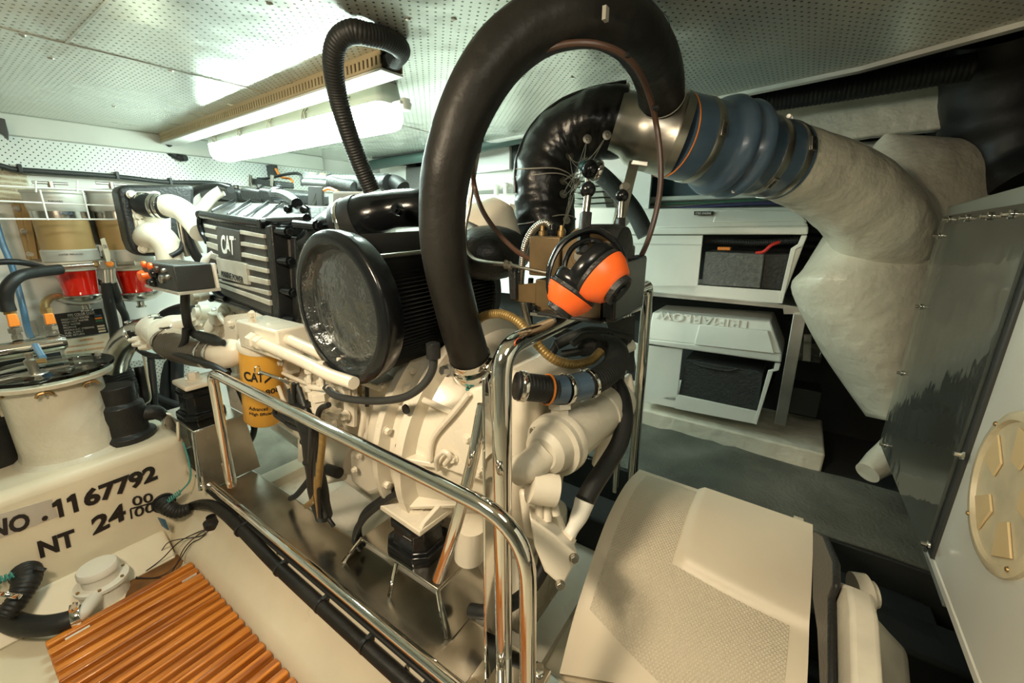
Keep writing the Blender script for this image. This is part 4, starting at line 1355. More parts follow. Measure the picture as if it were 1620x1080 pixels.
# metal water pipe under its lower end
sp = thing('gearbox_water_pipe', 'dull alloy pipe stub clamped under the large black hose', 'pipe', P(760, 640, d=0.96))
MB().tube(PD([(747, 575, .94), (754, 600, .955), (762, 630, .96), (768, 660, .97)]), [0.034, 0.030, 0.024, 0.022], 22, 6).build('stub', ALU, sp)
MB().hexn(P(710, 586, d=.93), (P(700, 586, d=.9) - P(740, 586, d=.95)), 0.012, 0.02).build('bolt_head', ALU, sp)
MB().cyl(P(712, 588, d=.935), P(742, 590, d=.95), 0.012, 14).build('lug', ALU, sp)
tw = []
qa, qb = P(737, 600, d=.92), P(757, 650, d=.92)
for i in range(40):
    t = i / 39
    tw.append(qa.lerp(qb, t) + RT * math.cos(t * 30) * 0.007 + FW * math.sin(t * 30) * 0.007)
MB().tube(tw, 0.003, 6).build('teal_wire', TEALW, sp)

# ================================================================== EXHAUST
ex = thing('exhaust_elbow', 'black vinyl lagged exhaust elbow laced with wire and washers', 'exhaust elbow', P(860, 380, d=1.12))
ep = PD([(868, 400, 1.14), (864, 360, 1.13), (860, 318, 1.12), (861, 275, 1.11), (876, 238, 1.10), (905, 212, 1.08), (942, 198, 1.06), (975, 192, 1.045), (992, 190, 1.04)])
er = [0.078, 0.080, 0.081, 0.081, 0.083, 0.084, 0.085, 0.084, 0.078]
MB().tube(ep, er, 72, 20, lump=0.075).build('lagging', VINYL, ex, ang=80)
cpt = cr(ep, 10)


def seam(i, r, name='seam', m=SEAM, rad=0.0016, j=0.003):
    a = (cpt[min(i + 1, len(cpt) - 1)] - cpt[i - 1]).normalized()
    _, u, w = frame_from(a)
    pp = []
    for k in range(41):
        q = 6.2832 * k / 40
        rr_ = r + random.uniform(-j, j) * 0.4
        pp.append(cpt[i] + (u * math.cos(q) + w * math.sin(q)) * rr_ + a * 0.004 * math.sin(3 * q))
    MB().tube(pp, rad, 6).build(name, m, ex)


seam(12, 0.082)
seam(27, 0.083)
seam(29, 0.0835)
seam(78, 0.081, m=SEAM)
# outer welt
wv = []
for i in range(22, 78, 2):
    a = (cpt[i + 1] - cpt[i - 1]).normalized()
    o_ = RT * (a.dot(UP)) - UP * (a.dot(RT))
    o_ = (-o_ + UP * 0.0) if o_.dot(P(930, 290, d=1.05) - cpt[i]) > 0 else o_
    o_ = (o_ * 0.92 - FW * 0.38).normalized()
    wv.append(cpt[i] + o_ * 0.084)
MB().tube(wv, 0.0045, 8, 3).build('welt', VINYL, ex)
wash = [(901, 247), (929, 220), (960, 214), (891, 286), (891, 307), (896, 348), (913, 288), (889, 366)]
wp_ = []
for a, b in wash:
    # project on the lagging surface: nearest centre line sample, offset towards the camera
    best = min(range(len(cpt)), key=lambda i: abs(810 + FPX * cpt[i].dot(RT) / cpt[i].dot(FW) - a) + abs(540 - FPX * cpt[i].dot(UP) / cpt[i].dot(FW) - b))
    q = P(a, b, d=cpt[best].dot(FW))
    off = (q - cpt[best]).length
    dd = math.sqrt(max(0.0004, 0.083 ** 2 - min(off, 0.08) ** 2))
    pos = P(a, b, d=cpt[best].dot(FW) - dd - 0.004)
    wp_.append(pos)
    MB().lathe(pos, -FW + (q - cpt[best]) * 6, [(0, 0.0105), (0.002, 0.0105), (0.0025, 0.004), (0.005, 0.003)], 18).build('washer', STEELW, ex)
hubs = [P(915, 275, d=1.0), P(925, 262, d=1.0), P(905, 300, d=0.99)]
m = MB()
for i, q in enumerate(wp_):
    for k in range(3):
        h = hubs[(i + k) % 3]
        mid = q.lerp(h, 0.5) + V((random.uniform(-.008, .008), 0, random.uniform(-.008, .008)))
        m.tube([q, mid, h + V((random.uniform(-.02, .02), 0, random.uniform(-.02, .02)))], 0.0008, 5, 4)
m.build('lacing_wire', SEAM, ex)

# steel collar
sc_ = thing('exhaust_collar', 'weathered steel exhaust collar between the lagging and the blue bellows', 'exhaust collar', P(1020, 260, d=1.0))
c0_, c1_ = P(993, 197, d=1.02), P(1064, 214, d=1.01)
u = c1_ - c0_
Lc = u.length
MB().lathe(c0_, u, [(-0.03, 0.070), (0, 0.073), (0.02, 0.088), (Lc * 0.5, 0.094), (Lc * 0.95, 0.096), (Lc, 0.10), (Lc + 0.02, 0.094)], 48).build('collar', STEELW, sc_)
m = MB()
m.prism([P(1000, 252, d=0.945), P(1026, 255, d=0.935), P(1025, 264, d=0.94), P(998, 260, d=0.945)], FW * 0.03)
m.build('weld_pad', STEELW, sc_, bevel=0.002)
m = MB().prism([P(996, 254, d=0.95), P(1012, 256, d=0.945), P(990, 345, d=0.90), P(975, 368, d=0.90), P(966, 366, d=0.90), P(976, 335, d=0.90)], FW * 0.004)
m.build('support_strap', STEELW, sc_, bevel=0.001)
MB().hexn(P(989, 297, d=0.91), -FW, 0.010, 0.010).build('bolt', STEELW, sc_)

# bellows
bl = thing('silicone_bellows', 'blue silicone exhaust bellows with two humps and steel band clamps', 'exhaust hose', P(1150, 300, d=1.05))
b0, b1 = P(1062, 214, d=1.01), P(1237, 256, d=1.12)
u = (b1 - b0)
Lb = u.length
R = 0.098
pf = [(0, R - 0.004), (0.001, R), (0.30, R), (0.335, R + 0.001), (0.35, R + 0.006), (0.375, R + 0.017), (0.41, R + 0.022), (0.445, R + 0.017), (0.47, R + 0.004), (0.483, R + 0.001), (0.495, R + 0.004), (0.52, R + 0.017), (0.555, R + 0.022), (0.59, R + 0.017), (0.615, R + 0.005), (0.635, R), (0.999, R), (1, R - 0.004)]
MB().lathe(b0, u, [(t * Lb, r) for t, r in pf], 64).build('bellows', BLUE, bl, ang=60)
un = u.normalized()
for t in (0.18, 0.76, 0.94):
    clamp(b0 + u * t, u, R, 'band_clamp', bl, 0.022, m=STEELW)
MB().lathe(b0, u, [(-0.0006, R - 0.002), (0.0004, R + 0.0006), (0.0016, R + 0.0004)], 64, closed=False).build('orange_edge', ORANGEV, bl)
for t, (a, b) in ((0.18, (1095, 215)), (0.94, (1262, 220)), (0.76, (1172, 292))):
    s = (P(a, b, d=1.0) - (b0 + u * t))
    s = (s - un * s.dot(un)).normalized()
    w = un.cross(s)
    MB().box(b0 + u * t + s * (R + 0.004), (0.017, 0.006, 0.034), (un, s, w)).build('clamp_tab', STEELW, bl, bevel=0.001)
    text('lettering', 'TRIDON', b0 + u * t + s * (R + 0.0078) + w * 0.012 - un * 0.003, -w * 0.024, un * 0.006, INK, bl)
for (a, b, t) in ((1248, 186, 0.83), (1162, 303, 0.78)):
    q = P(a, b, d=1.07)
    m = MB().cyl(q - V((0.02, 0, 0)), q + V((0.02, 0, 0.004)), 0.005, 10)
    m.hexn(q + V((0.012, 0, 0)), (1, 0, 0), 0.007, 0.008)
    m.build('clamp_bolt', STEELW, bl)

# fibreglass riser
rs = thing('exhaust_riser', 'big white fibreglass exhaust riser and elbow feeding down the hull side', 'exhaust riser', P(1400, 700, d=1.35))
rp = PD([(1226, 253, 1.115), (1265, 266, 1.14), (1310, 285, 1.17), (1350, 312, 1.20), (1385, 350, 1.24), (1405, 390, 1.30)])
MB().tube(rp, [0.095, 0.100, 0.108, 0.116, 0.122, 0.120], 40, 8, lump=0.012).build('elbow', GELW, rs, ang=80)
secs = [((1398, 213), (1606, 240), 1.30, 0.02), ((1386, 228), (1604, 248), 1.32, 0.07), ((1370, 262), (1600, 288), 1.33, 0.11), ((1345, 320), (1556, 350), 1.34, 0.13), ((1312, 375), (1508, 400), 1.35, 0.14), ((1285, 420), (1477, 440), 1.35, 0.145),
        ((1266, 447), (1462, 480), 1.35, 0.145), ((1288, 500), (1452, 530), 1.36, 0.14), ((1322, 560), (1444, 585), 1.37, 0.13), ((1358, 615), (1440, 632), 1.38, 0.11), ((1388, 662), (1436, 672), 1.38, 0.08)]
rings = []
for (a, b, d_, th) in secs:
    p0, p1 = P(*a, d=d_), P(*b, d=d_)
    c = (p0 + p1) / 2
    h = (p1 - p0) / 2
    rg = []
    for k in range(36):
        q = 6.2832 * k / 36
        cs_, sn = math.cos(q), math.sin(q)
        # squarish superellipse
        rg.append(c + h * (abs(cs_) ** 0.85 * (1 if cs_ > 0 else -1)) + FW * (th * abs(sn) ** 0.85 * (1 if sn > 0 else -1)))
    rings.append(rg)
# refine between sections
ref = []
for i in range(len(rings) - 1):
    for k in range(4):
        t = k / 4
        i0, i1, i2, i3 = max(i - 1, 0), i, i + 1, min(i + 2, len(rings) - 1)
        ref.append([0.5 * ((2 * rings[i1][j]) + (rings[i2][j] - rings[i0][j]) * t + (2 * rings[i0][j] - 5 * rings[i1][j] + 4 * rings[i2][j] - rings[i3][j]) * t * t + (3 * rings[i1][j] - rings[i0][j] - 3 * rings[i2][j] + rings[i3][j]) * t ** 3) for j in range(36)])
ref.append(rings[-1])
MB().loft(ref).build('riser_body', GELW, rs, ang=80)
tag(MB().tube(PD([(1440, 690, 1.4), (1400, 725, 1.38), (1372, 748, 1.36)]), [0.05, 0.045, 0.035], 20, 5).build('drain_pipe', GELW), 'pale pipe stub on the outboard floor beneath the riser', 'pipe')

# overhead dark pipe, lagged box
hose('black wrapped pipe hung under the deck edge above the white beam', [P(1070, 185, x=1.80), P(1110, 180, x=1.80), P(1200, 162, x=1.80), P(1350, 138, x=1.80), P(1540, 105, x=1.80)], 0.034, RUB, 'pipe', 'overhead_pipe', rib=(0.012, 0.002), seg=18)
lg = thing('lagged_duct', 'bulky black lagged duct in the dark upper corner above the riser', 'duct', P(1580, 300, d=1.25))
MB().tube(PD([(1600, 40, 1.15), (1592, 100, 1.2), (1590, 180, 1.25), (1605, 250, 1.25), (1640, 300, 1.2)]), [0.12, 0.14, 0.145, 0.13, 0.13], 28, 7, lump=0.03).build('duct', RUB, lg, ang=80)
MB().tube(PD([(1490, 200, 1.4), (1520, 196, 1.4), (1560, 205, 1.36), (1600, 250, 1.34)]), 0.055, 20, 6, lump=0.02).build('branch', RUB, lg, ang=80)
MB().tube(PD([(1485, 200, 1.33), (1488, 183, 1.32), (1500, 172, 1.32), (1515, 168, 1.31)]), 0.0025, 8, 5).build('tie', SEAM, lg)
# ================================================================== BATTERY BOXES, SHELF
XB = 1.79
B = lambda a, b, dx=0.0: P(a, b, x=XB + dx)


def prism_x(name, px, m, par, x, th, bevel=0.003, **k):
    return MB().prism([P(a, b, x=x) for a, b in px], (th, 0, 0)).build(name, m, par, bevel=bevel, **k)


def battery_box(label, lid, base, win, x, recess, par_group):
    loc = P(base[2][0], base[2][1], x=x)
    t = thing('battery_box', label, 'battery box', loc, None)
    return t


bb1 = thing('battery_box', 'upper white plastic battery box with a small black label on its lid', 'battery box', B(1100, 470))
# lid: front sloped panel then brim
def lidmesh(tl, tr, br, bl, brim, x, depth):
    m = MB()
    a, b, c, d = P(tl[0], tl[1], x=x + 0.05), P(tr[0], tr[1], x=x + 0.05), P(br[0], br[1], x=x), P(bl[0], bl[1], x=x)
    # front sloping face with body behind
    back = V((depth, 0, 0))
    m.loft([[d, c, c + back, d + back], [a, b, b + back - V((0.05, 0, 0)), a + back - V((0.05, 0, 0))]])
    e, f = P(brim[0][0], brim[0][1], x=x - 0.004), P(brim[1][0], brim[1][1], x=x - 0.004)
    m.prism([d + V((-0.004, 0, 0)), c + V((-0.004, 0, 0)), f, e], (depth + 0.02, 0, 0))
    return m


m = lidmesh((1016, 330), (1256, 327), (1279, 357), (987, 361), ((988, 371), (1278, 371)), XB - 0.01, 0.27)
m.build('lid', PLASTW, bb1, bevel=0.006, seg=3)
MB().loft([[P(1128, 352, x=XB - 0.005), P(1277, 350, x=XB - 0.005), P(1277, 352, x=XB + 0.03), P(1128, 352, x=XB + 0.03)], [P(1133, 331, x=XB + 0.02), P(1262, 333, x=XB + 0.02), P(1262, 333, x=XB + 0.05), P(1133, 331, x=XB + 0.05)]]).build('lid_moulding', PLASTW, bb1, bevel=0.004)
MB().prism([P(1098, 334, x=XB - 0.001 + 0.0), P(1127, 334, x=XB), P(1126, 340, x=XB), P(1098, 340, x=XB)], (0.04, 0, 0)).build('label_plate', INK, bb1)
text('lettering', 'STBD ENGINE', P(1100, 339, x=XB - 0.002), P(1125, 339, x=XB - 0.002) - P(1100, 339, x=XB - 0.002), V((0, 0, 0.008)), SIGNW, bb1)
prism_x('front_panel', [(985, 372), (1112, 372), (1104, 451), (1100, 470), (1025, 462), (960, 452)], PLASTW, bb1, XB, 0.006, 0.002)
prism_x('front_panel', [(1104, 451), (1237, 460), (1233, 480), (1100, 470)], PLASTW, bb1, XB + 0.0004, 0.006, 0.001)
prism_x('corner_post', [(1268, 372), (1277, 372), (1270, 389), (1259, 394), (1238, 480), (1231, 480), (1251, 393), (1262, 386)], PLASTW, bb1, XB - 0.001, 0.012, 0.002)
MB().prism([P(1277, 374, x=XB + 0.01), P(1270, 390, x=XB + 0.01), P(1259, 394, x=XB + 0.01), P(1237, 478, x=XB + 0.01), P(1237, 478, x=XB + 0.01) + V((0, 0.006, 0)), P(1277, 374, x=XB + 0.01) + V((0, 0.006, 0))], (0.25, 0, 0)).build('side_panel', PLASTW, bb1)
MB().prism([P(1105, 452, x=XB), P(1234, 462, x=XB), P(1233, 478, x=XB), P(1024, 464, x=XB), P(962, 452, x=XB)], (0.26, 0, 0)).build('tray', PLASTW, bb1)
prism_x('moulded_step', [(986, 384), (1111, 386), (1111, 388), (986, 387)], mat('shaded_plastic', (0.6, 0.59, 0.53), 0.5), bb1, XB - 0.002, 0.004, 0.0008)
bt1 = thing('battery', 'grey textured battery seen through the window of the upper box', 'battery', B(1150, 455, 0.03))
prism_x('case', [(1116, 398), (1209, 402), (1202, 456), (1110, 450)], BATG, bt1, XB + 0.012, 0.17, 0.003)
bt2 = thing('battery', 'black ribbed battery behind the grey one in the upper box', 'battery', B(1230, 455, 0.05))
prism_x('case', [(1206, 402), (1254, 402), (1241, 459), (1200, 456)], BATB, bt2, XB + 0.035, 0.17, 0.003)
for i in range(5):
    prism_x('rib', [(1214 + i * 8, 406), (1216 + i * 8, 406), (1211 + i * 7, 455), (1209 + i * 7, 455)], BATB, bt2, XB + 0.033, 0.004, 0)
hose('black corrugated conduit lying along the top inside the upper battery box', [P(1105, 380, x=XB + 0.05), P(1150, 382, x=XB + 0.04), P(1200, 384, x=XB + 0.04), P(1262, 380, x=XB + 0.05)], 0.011, RUB, 'conduit', 'conduit', rib=(0.006, 0.002))
hose('red battery cable curving over the batteries in the upper box', [P(1196, 400, x=XB + 0.02), P(1208, 398, x=XB + 0.015), P(1220, 388, x=XB + 0.02), P(1234, 382, x=XB + 0.04)], 0.006, REDC, 'cable', 'battery_cable')
tag(MB().box(P(1146, 393, x=XB + 0.03), (0.03, 0.045, 0.012)).build('cable_lug', ORANGEV, bevel=0.002), 'small orange terminal on the grey battery in the upper box', 'terminal')

bb2 = thing('battery_box', 'lower white plastic battery box with raised letters on its lid', 'battery box', B(1100, 650))
X2 = XB - 0.005
m = lidmesh((1032, 494), (1219, 508), (1236, 560), (1024, 536), ((1024, 544), (1236, 574)), X2 - 0.01, 0.27)
m.build('lid', PLASTW, bb2, bevel=0.006, seg=3)
MB().loft([[P(1098, 545, x=X2 - 0.02), P(1226, 560, x=X2 - 0.02), P(1226, 560, x=X2 + 0.02), P(1098, 545, x=X2 + 0.02)], [P(1106, 513, x=X2 + 0.01), P(1215, 522, x=X2 + 0.01), P(1215, 522, x=X2 + 0.05), P(1106, 513, x=X2 + 0.05)]]).build('lid_moulding', PLASTW, bb2, bevel=0.004)
sl = (P(1024, 536, x=X2 - 0.01) - P(1032, 494, x=X2 + 0.04))
sl.y = 0
lo = P(1190, 506, x=X2 + 0.038) + sl * 0.06
text('lettering', 'TRIMARLOW', lo, V((0, P(1040, 495, x=X2 + 0.038).y - lo.y, 0)), sl * 0.28, PLASTW, bb2, depth=0.003)
prism_x('front_panel', [(1014, 545), (1080, 552), (1072, 624), (1066, 645), (1014, 634), (1000, 540)], PLASTW, bb2, X2, 0.006, 0.002)
prism_x('front_panel', [(1072, 624), (1200, 651), (1196, 671), (1067, 646)], PLASTW, bb2, X2 + 0.0004, 0.006, 0.001)
prism_x('corner_post', [(1226, 574), (1235, 575), (1232, 586), (1223, 588), (1197, 672), (1192, 670), (1215, 586), (1224, 584)], PLASTW, bb2, X2 - 0.001, 0.012, 0.002)
MB().prism([P(1233, 578, x=X2 + 0.01), P(1223, 588, x=X2 + 0.01), P(1198, 668, x=X2 + 0.01), P(1198, 668, x=X2 + 0.01) + V((0, 0.006, 0)), P(1233, 578, x=X2 + 0.01) + V((0, 0.006, 0))], (0.25, 0, 0)).build('side_panel', PLASTW, bb2)
MB().prism([P(1073, 626, x=X2), P(1199, 653, x=X2), P(1196, 670, x=X2), P(1014, 634, x=X2)], (0.26, 0, 0)).build('tray', PLASTW, bb2)
bt3 = thing('battery', 'black speckled battery filling the window of the lower box', 'battery', B(1140, 640, 0.03))
prism_x('case', [(1084, 568), (1096, 570), (1165, 582), (1193, 586), (1207, 590), (1199, 650), (1074, 623)], BATB, bt3, X2 + 0.012, 0.18, 0.003)
MB().tube([P(1097, 574, x=X2 + 0.01), P(1110, 579, x=X2 + 0.005), P(1150, 586, x=X2 + 0.005), P(1168, 583, x=X2 + 0.01)], 0.004, 8, 4).build('carry_handle', BATB, bt3)

bs = thing('battery_shelf', 'bare aluminium shelf and post holding up the upper battery box', 'shelf', P(1235, 670, x=XB))
prism_x('front_angle', [(960, 454), (1024, 463), (1238, 484), (1240, 497), (1276, 497), (1276, 487), (1240, 482)], ALU, bs, XB - 0.012, 0.008, 0.001)
MB().prism([P(960, 456, x=XB - 0.01), P(1240, 483, x=XB - 0.01), P(1277, 486, x=XB - 0.01), P(1277, 489, x=XB - 0.01), P(1240, 488, x=XB - 0.01), P(960, 461, x=XB - 0.01)], (0.30, 0, 0)).build('shelf_plate', ALU, bs)
prism_x('post', [(1255, 497), (1276, 497), (1243, 674), (1225, 670)], ALU, bs, XB - 0.03, 0.03, 0.002)
tag(MB().mm(P(1263, 540, x=2.0) , P(1298, 575, x=2.0) + V((0.12, 0, 0))).build('clear_parts_box', CLEARW, bevel=0.003), 'small clear lidded box on the hull shelf behind the aluminium post', 'box')
tag(MB().mm(P(1252, 612, x=1.98), P(1292, 662, x=1.98) + V((0.12, 0, 0))).build('grey_case', DGREY, bevel=0.004), 'small dark grey case behind the foot of the aluminium post', 'case')
tag(MB().prism([P(1272, 530, x=2.02), P(1284, 530, x=2.02), P(1282, 572, x=2.02), P(1270, 570, x=2.02)], (0.02, 0, 0)).build('paper_card', PLASTW), 'white card standing inside the small clear box', 'card')
# ribbed dark ducting beyond the upper box
rd = thing('ribbed_ducting', 'stack of dark ribbed conduits on the hull beside the upper battery box', 'conduits', P(1290, 400, x=2.08))
for i in range(6):
    MB().tube([P(1255, 340 + i * 12, x=2.1), P(1330, 344 + i * 12, x=2.1)], 0.013, 10).build('conduit', DGREY, rd)
for lab, pts, r, m_ in (('green cable clipped along the hull above the upper battery box', [(960, 330), (1040, 323), (1120, 320), (1215, 315)], 0.004, GREENC), ('dark blue conduit along the hull just over the upper battery box', [(960, 339), (1100, 328), (1200, 322), (1262, 322)], 0.009, PURP), ('red cable showing between the upper battery box and riser', [(1235, 334), (1262, 330), (1290, 332), (1325, 336)], 0.007, REDC)):
    hose(lab, [P(a, b, x=2.12) for a, b in pts], r, m_, 'cable', 'hull_cable')
hose('slanting thick dark hose crossing behind the control levers', PD([(930, 262, 1.45), (960, 285, 1.45), (1000, 330, 1.45), (1022, 372, 1.45)]), 0.03, DGREY, seg=18)
cf = thing('capped_hose_fitting', 'black ball shaped hose cap with a steel clamp above the front lever', 'fitting', P(937, 275, d=0.95))
MB().ball(P(934, 268, d=0.95), 0.021, seg=20).build('cap', BLACKG, cf)
MB().cyl(P(922, 262, d=0.97), P(936, 268, d=0.95), 0.012, 14).build('tail', mat('teal_plastic', (0.02, 0.12, 0.12), 0.4), cf)
clamp(P(944, 270, d=0.955), P(955, 274, d=0.96) - P(934, 266, d=0.95), 0.022, parent=cf)
MB().tube(PD([(929, 280, .96), (928, 300, .97), (926, 340, 1.0)]), 0.005, 8, 4).build('support_stem', STEELW, cf)

# grey bag stack and boxes behind the levers
sk = thing('louvred_box', 'pale ribbed box against the hull behind the front lever ball', 'box', P(930, 330, x=1.95))
for i in range(6):
    MB().prism([P(905, 280 + i * 9, x=1.9), P(948 + i * 2, 277 + i * 9, x=1.9), P(950 + i * 2, 284 + i * 9, x=1.9), P(905, 287 + i * 9, x=1.9)], (0.1, 0, 0)).build('slat', mat('grey_green_plastic', (0.22, 0.24, 0.20), 0.5), sk, bevel=0.002)
tag(MB().prism([P(905, 328, x=1.86), P(975, 328, x=1.86), P(968, 372, x=1.86), P(905, 380, x=1.86)], (0.2, 0, 0)).build('storage_box', PLASTW, bevel=0.006), 'pale box corner seen between the two control levers', 'box')

# ================================================================== PARTITION WITH CLEAR WINDOW
YP = -0.30
pt = MB()
q = lambda a, b: P(a, b, y=YP)
zb = q(1475, 878).z
pt.prism([(0.30, YP, zb), (1.0, YP, zb), (1.0, YP, 0.03), (0.96, YP, 0.10), (0.30, YP, 0.10)], (0, -0.025, 0))
pp = thing('white_partition', 'glossy white panel with a round port filling the right edge', 'panel', (0.7, YP, zb))
pt.build('panel', SHELLW, pp, bevel=0.004)
pr = q(1600, 780)
w = MB()
w.lathe(pr, (0, 1, 0), [(-0.004, 0.118), (0.006, 0.118), (0.010, 0.112), (0.010, 0.104), (0.004, 0.102)], 56)
w.build('port_rim', PORT, pp)
for k in range(5):
    a0 = math.radians(k * 72 + 20)
    rg = []
    for r_, s in ((0.045, 0.30), (0.095, 0.30), (0.095, -0.30), (0.045, -0.34)):
        rg.append(pr + V((math.cos(a0 + s) * r_, 0.0045, math.sin(a0 + s) * r_)))
    MB().prism(rg, (0, 0.003, 0)).build('port_recess', mat('amber_recess', (0.72, 0.55, 0.30), 0.4), pp, bevel=0.001)
for k in range(4):
    a0 = math.radians(k * 90 + 40)
    MB().lathe(pr + V((math.cos(a0) * 0.110, 0.010, math.sin(a0) * 0.110)), (0, 1, 0), [(0, 0.004), (0.002, 0.003)], 10).build('screw', BRASS, pp)
MB().prism([(0.30, YP + 0.001, zb - 0.016), (1.0, YP + 0.001, zb - 0.016), (1.57, YP + 0.001, q(1400, 705).z - 0.012), (1.57, YP + 0.001, q(1400, 705).z), (1.0, YP + 0.001, zb), (0.30, YP + 0.001, zb)], (0, -0.02, 0)).build('bottom_edging', SHELLW, pp, bevel=0.002)

pn = thing('clear_window_panel', 'scuffed clear acrylic window screwed beside the white panel', 'window panel', (1.28, YP, zb))
ul, ur, ll = q(1488, 352), P(1620, 338, y=YP), q(1401, 704)
MB().prism([(1.0, YP + 0.008, zb + 0.002), (1.565, YP + 0.008, ll.z), (1.565, YP + 0.008, 0.02), (1.0, YP + 0.008, 0.035)], (0, 0.005, 0)).build('clear_sheet', CLEARW, pn)
MB().prism([(0.99, YP + 0.004, 0.03), (1.575, YP + 0.004, 0.012), (1.575, YP + 0.004, 0.045), (0.99, YP + 0.004, 0.07)], (0, -0.03, 0)).build('top_rail', mat('grey_painted_rail', (0.33, 0.36, 0.33), 0.5), pn, bevel=0.003)
MB().mm((0.985, YP - 0.03, zb), (1.022, YP + 0.006, 0.03)).build('dark_gasket', mat('dark_gasket', (0.04, 0.042, 0.04), 0.5), pn, bevel=0.002)
MB().mm((1.55, YP - 0.02, ll.z), (1.568, YP + 0.006, 0.02)).build('edge_strip', SILVER, pn, bevel=0.002)
sc = [(1486, 373), (1457, 485), (1427, 590), (1400, 704), (1502, 347), (1530, 345), (1565, 342), (1600, 339), (1524, 720), (1470, 862)]
for a, b in sc:
    s = P(a, b, y=YP + 0.014)
    MB().lathe(s, (0, 1, 0), [(0, 0.008), (0.003, 0.008), (0.004, 0.0045), (0.012, 0.004)], 12).build('screw', CHROME, pn)
# what stands behind the window
tag(MB().mm((0.95, -0.50, -0.80), (1.68, -0.48, 0.05)).build('backing_board', mat('grey_lining', (0.42, 0.42, 0.36), 0.5, 0, (14, 0.8)), bevel=0.002), 'grey board standing behind the clear window', 'board')
g2 = []
for i in range(31):
    row = []
    for j in range(21):
        x = 1.08 + 0.50 * i / 30
        z = -0.42 + 0.46 * j / 20
        y = -0.355 + 0.012 * math.sin(i * 1.9 + j * 0.7) + 0.010 * math.sin(j * 2.3 - i * 0.8) + 0.006 * math.sin(i * 3.1 * j * 0.1)
        row.append(V((x, y, z)))
    g2.append(row)
tag(MB().sheet(g2, (0, 0.002, 0)).build('crumpled_plastic_sheet', mat('crumpled_film', (0.40, 0.40, 0.34), 0.12, 0, coat=0.4), ang=15), 'crumpled shiny plastic sheeting hanging behind the clear window', 'plastic sheet')
MB_ = MB().tube([(1.22, -0.37, -0.25), (1.32, -0.38, -0.33), (1.42, -0.38, -0.42), (1.50, -0.38, -0.52)], [0.035, 0.05, 0.05, 0.04], 20, 6, lump=0.05)
tag(MB_.build('black_bag', RUB, ang=70), 'dark bulky bag behind the middle of the clear window', 'bag')
qf = P(1525, 735, y=-0.36)
fq_ = lambda a, b, c: qf + V((a, b, c))
tag(MB().loft([[fq_(-.09, .02, -.05), fq_(.09, .02, -.05), fq_(.09, -.06, -.05), fq_(-.09, -.06, -.05)], [fq_(-.06, .01, .03), fq_(.07, .015, .04), fq_(.07, -.05, .04), fq_(-.06, -.05, .02)], [fq_(-.01, -.01, .06), fq_(.03, -.01, .07), fq_(.03, -.03, .07), fq_(-.01, -.03, .06)]]).build('folded_paper', PLASTW, bevel=0.002), 'white folded paper bundle low behind the clear window', 'paper')
tag(MB().mm((1.0, -0.47, -0.72), (1.6, -0.335, -0.70)).build('window_shelf', mat('grey_shelf', (0.2, 0.21, 0.19), 0.5), bevel=0.002), 'grey shelf board under the bundle behind the clear window', 'shelf')

# ================================================================== CREAM MOULDED COVER
hd = thing('moulded_cover', 'large cream moulded cover with non-skid panels in the right foreground', 'cover', (0.8, 0.08, FZ))
YF, YN = 0.285, -0.115
pf = [P(1012, 742, y=YF), P(990, 765, y=YF), P(965, 810, y=YF), P(945, 860, y=YF), P(925, 920, y=YF), P(905, 985, y=YF), P(885, 1065, y=YF)]
pfc = cr(pf, 6)
pn_ = [P(1285, 836, y=YN), P(1284, 870, y=YN), P(1283, 905, y=YN), P(1282, 950, y=YN), P(1280, 1000, y=YN), P(1278, 1060, y=YN), P(1274, 1130, y=YN)]
pnc = cr(pn_, 6)
NV = len(pfc)
grid = []
NU = 24


def hs_(u, v):
    """surface point: u far->near along Y, v back edge->front"""
    f = v * (NV - 1)
    i = min(int(f), NV - 2)
    t = f - i
    a = pfc[i].lerp(pfc[i + 1], t)
    b = pnc[i].lerp(pnc[i + 1], t)
    return a.lerp(b, u)


def hn(u, v):
    e = 0.01
    a = hs_(min(1, u + e), v) - hs_(max(0, u - e), v)
    b = hs_(u, min(1, v + e)) - hs_(u, max(0, v - e))
    n = a.cross(b).normalized()
    return n if n.dot(V((0, 0, 0)) - hs_(u, v)) > 0 else -n


def raise_(u, v):
    # raised smooth pad right of the crease
    uc = 0.42 + 0.0 * v
    vm = 0.50 + max(0, u - 0.42) * 0.30
    if v > vm:
        return 0.0
    edge = max(0.0, min(1.0, (u - (0.40 + 0.04 * v)) / 0.03))
    front = max(0.0, min(1.0, (vm - v) / 0.05))
    return 0.012 * edge * front


top = []
for i in range(NU * 2 + 1):
    u = i / (NU * 2)
    top.append([hs_(u, j / 47) + hn(u, j / 47) * raise_(u, j / 47) for j in range(48)])
m = MB()
m.sheet(top, (0.03, 0, -0.05))
m.build('shell', HOOD, hd, ang=50)


def nsk(us, v0f, v1f, n, name='nonskid_panel'):
    g = []
    for u in us:
        a, b = v0f(u), v1f(u)
        g.append([hs_(u, a + (b - a) * j / n) + hn(u, a + (b - a) * j / n) * (raise_(u, a + (b - a) * j / n) + 0.0008) for j in range(n + 1)])
    MB().sheet(g, V((0.001, 0, -0.0015))).build(name, NONSK, hd, ang=60)


lin = lambda a, b, n: [a + (b - a) * i / n for i in range(n + 1)]
vmid = lambda u: 0.50 + max(0, u - 0.42) * 0.30
nsk(lin(0.07, 0.40, 14), lambda u: 0.03, vmid, 26)
nsk(lin(0.07, 0.93, 30), lambda u: vmid(u) + 0.003, lambda u: min(1.0, 0.77 + (u - 0.07) * 0.5), 20)
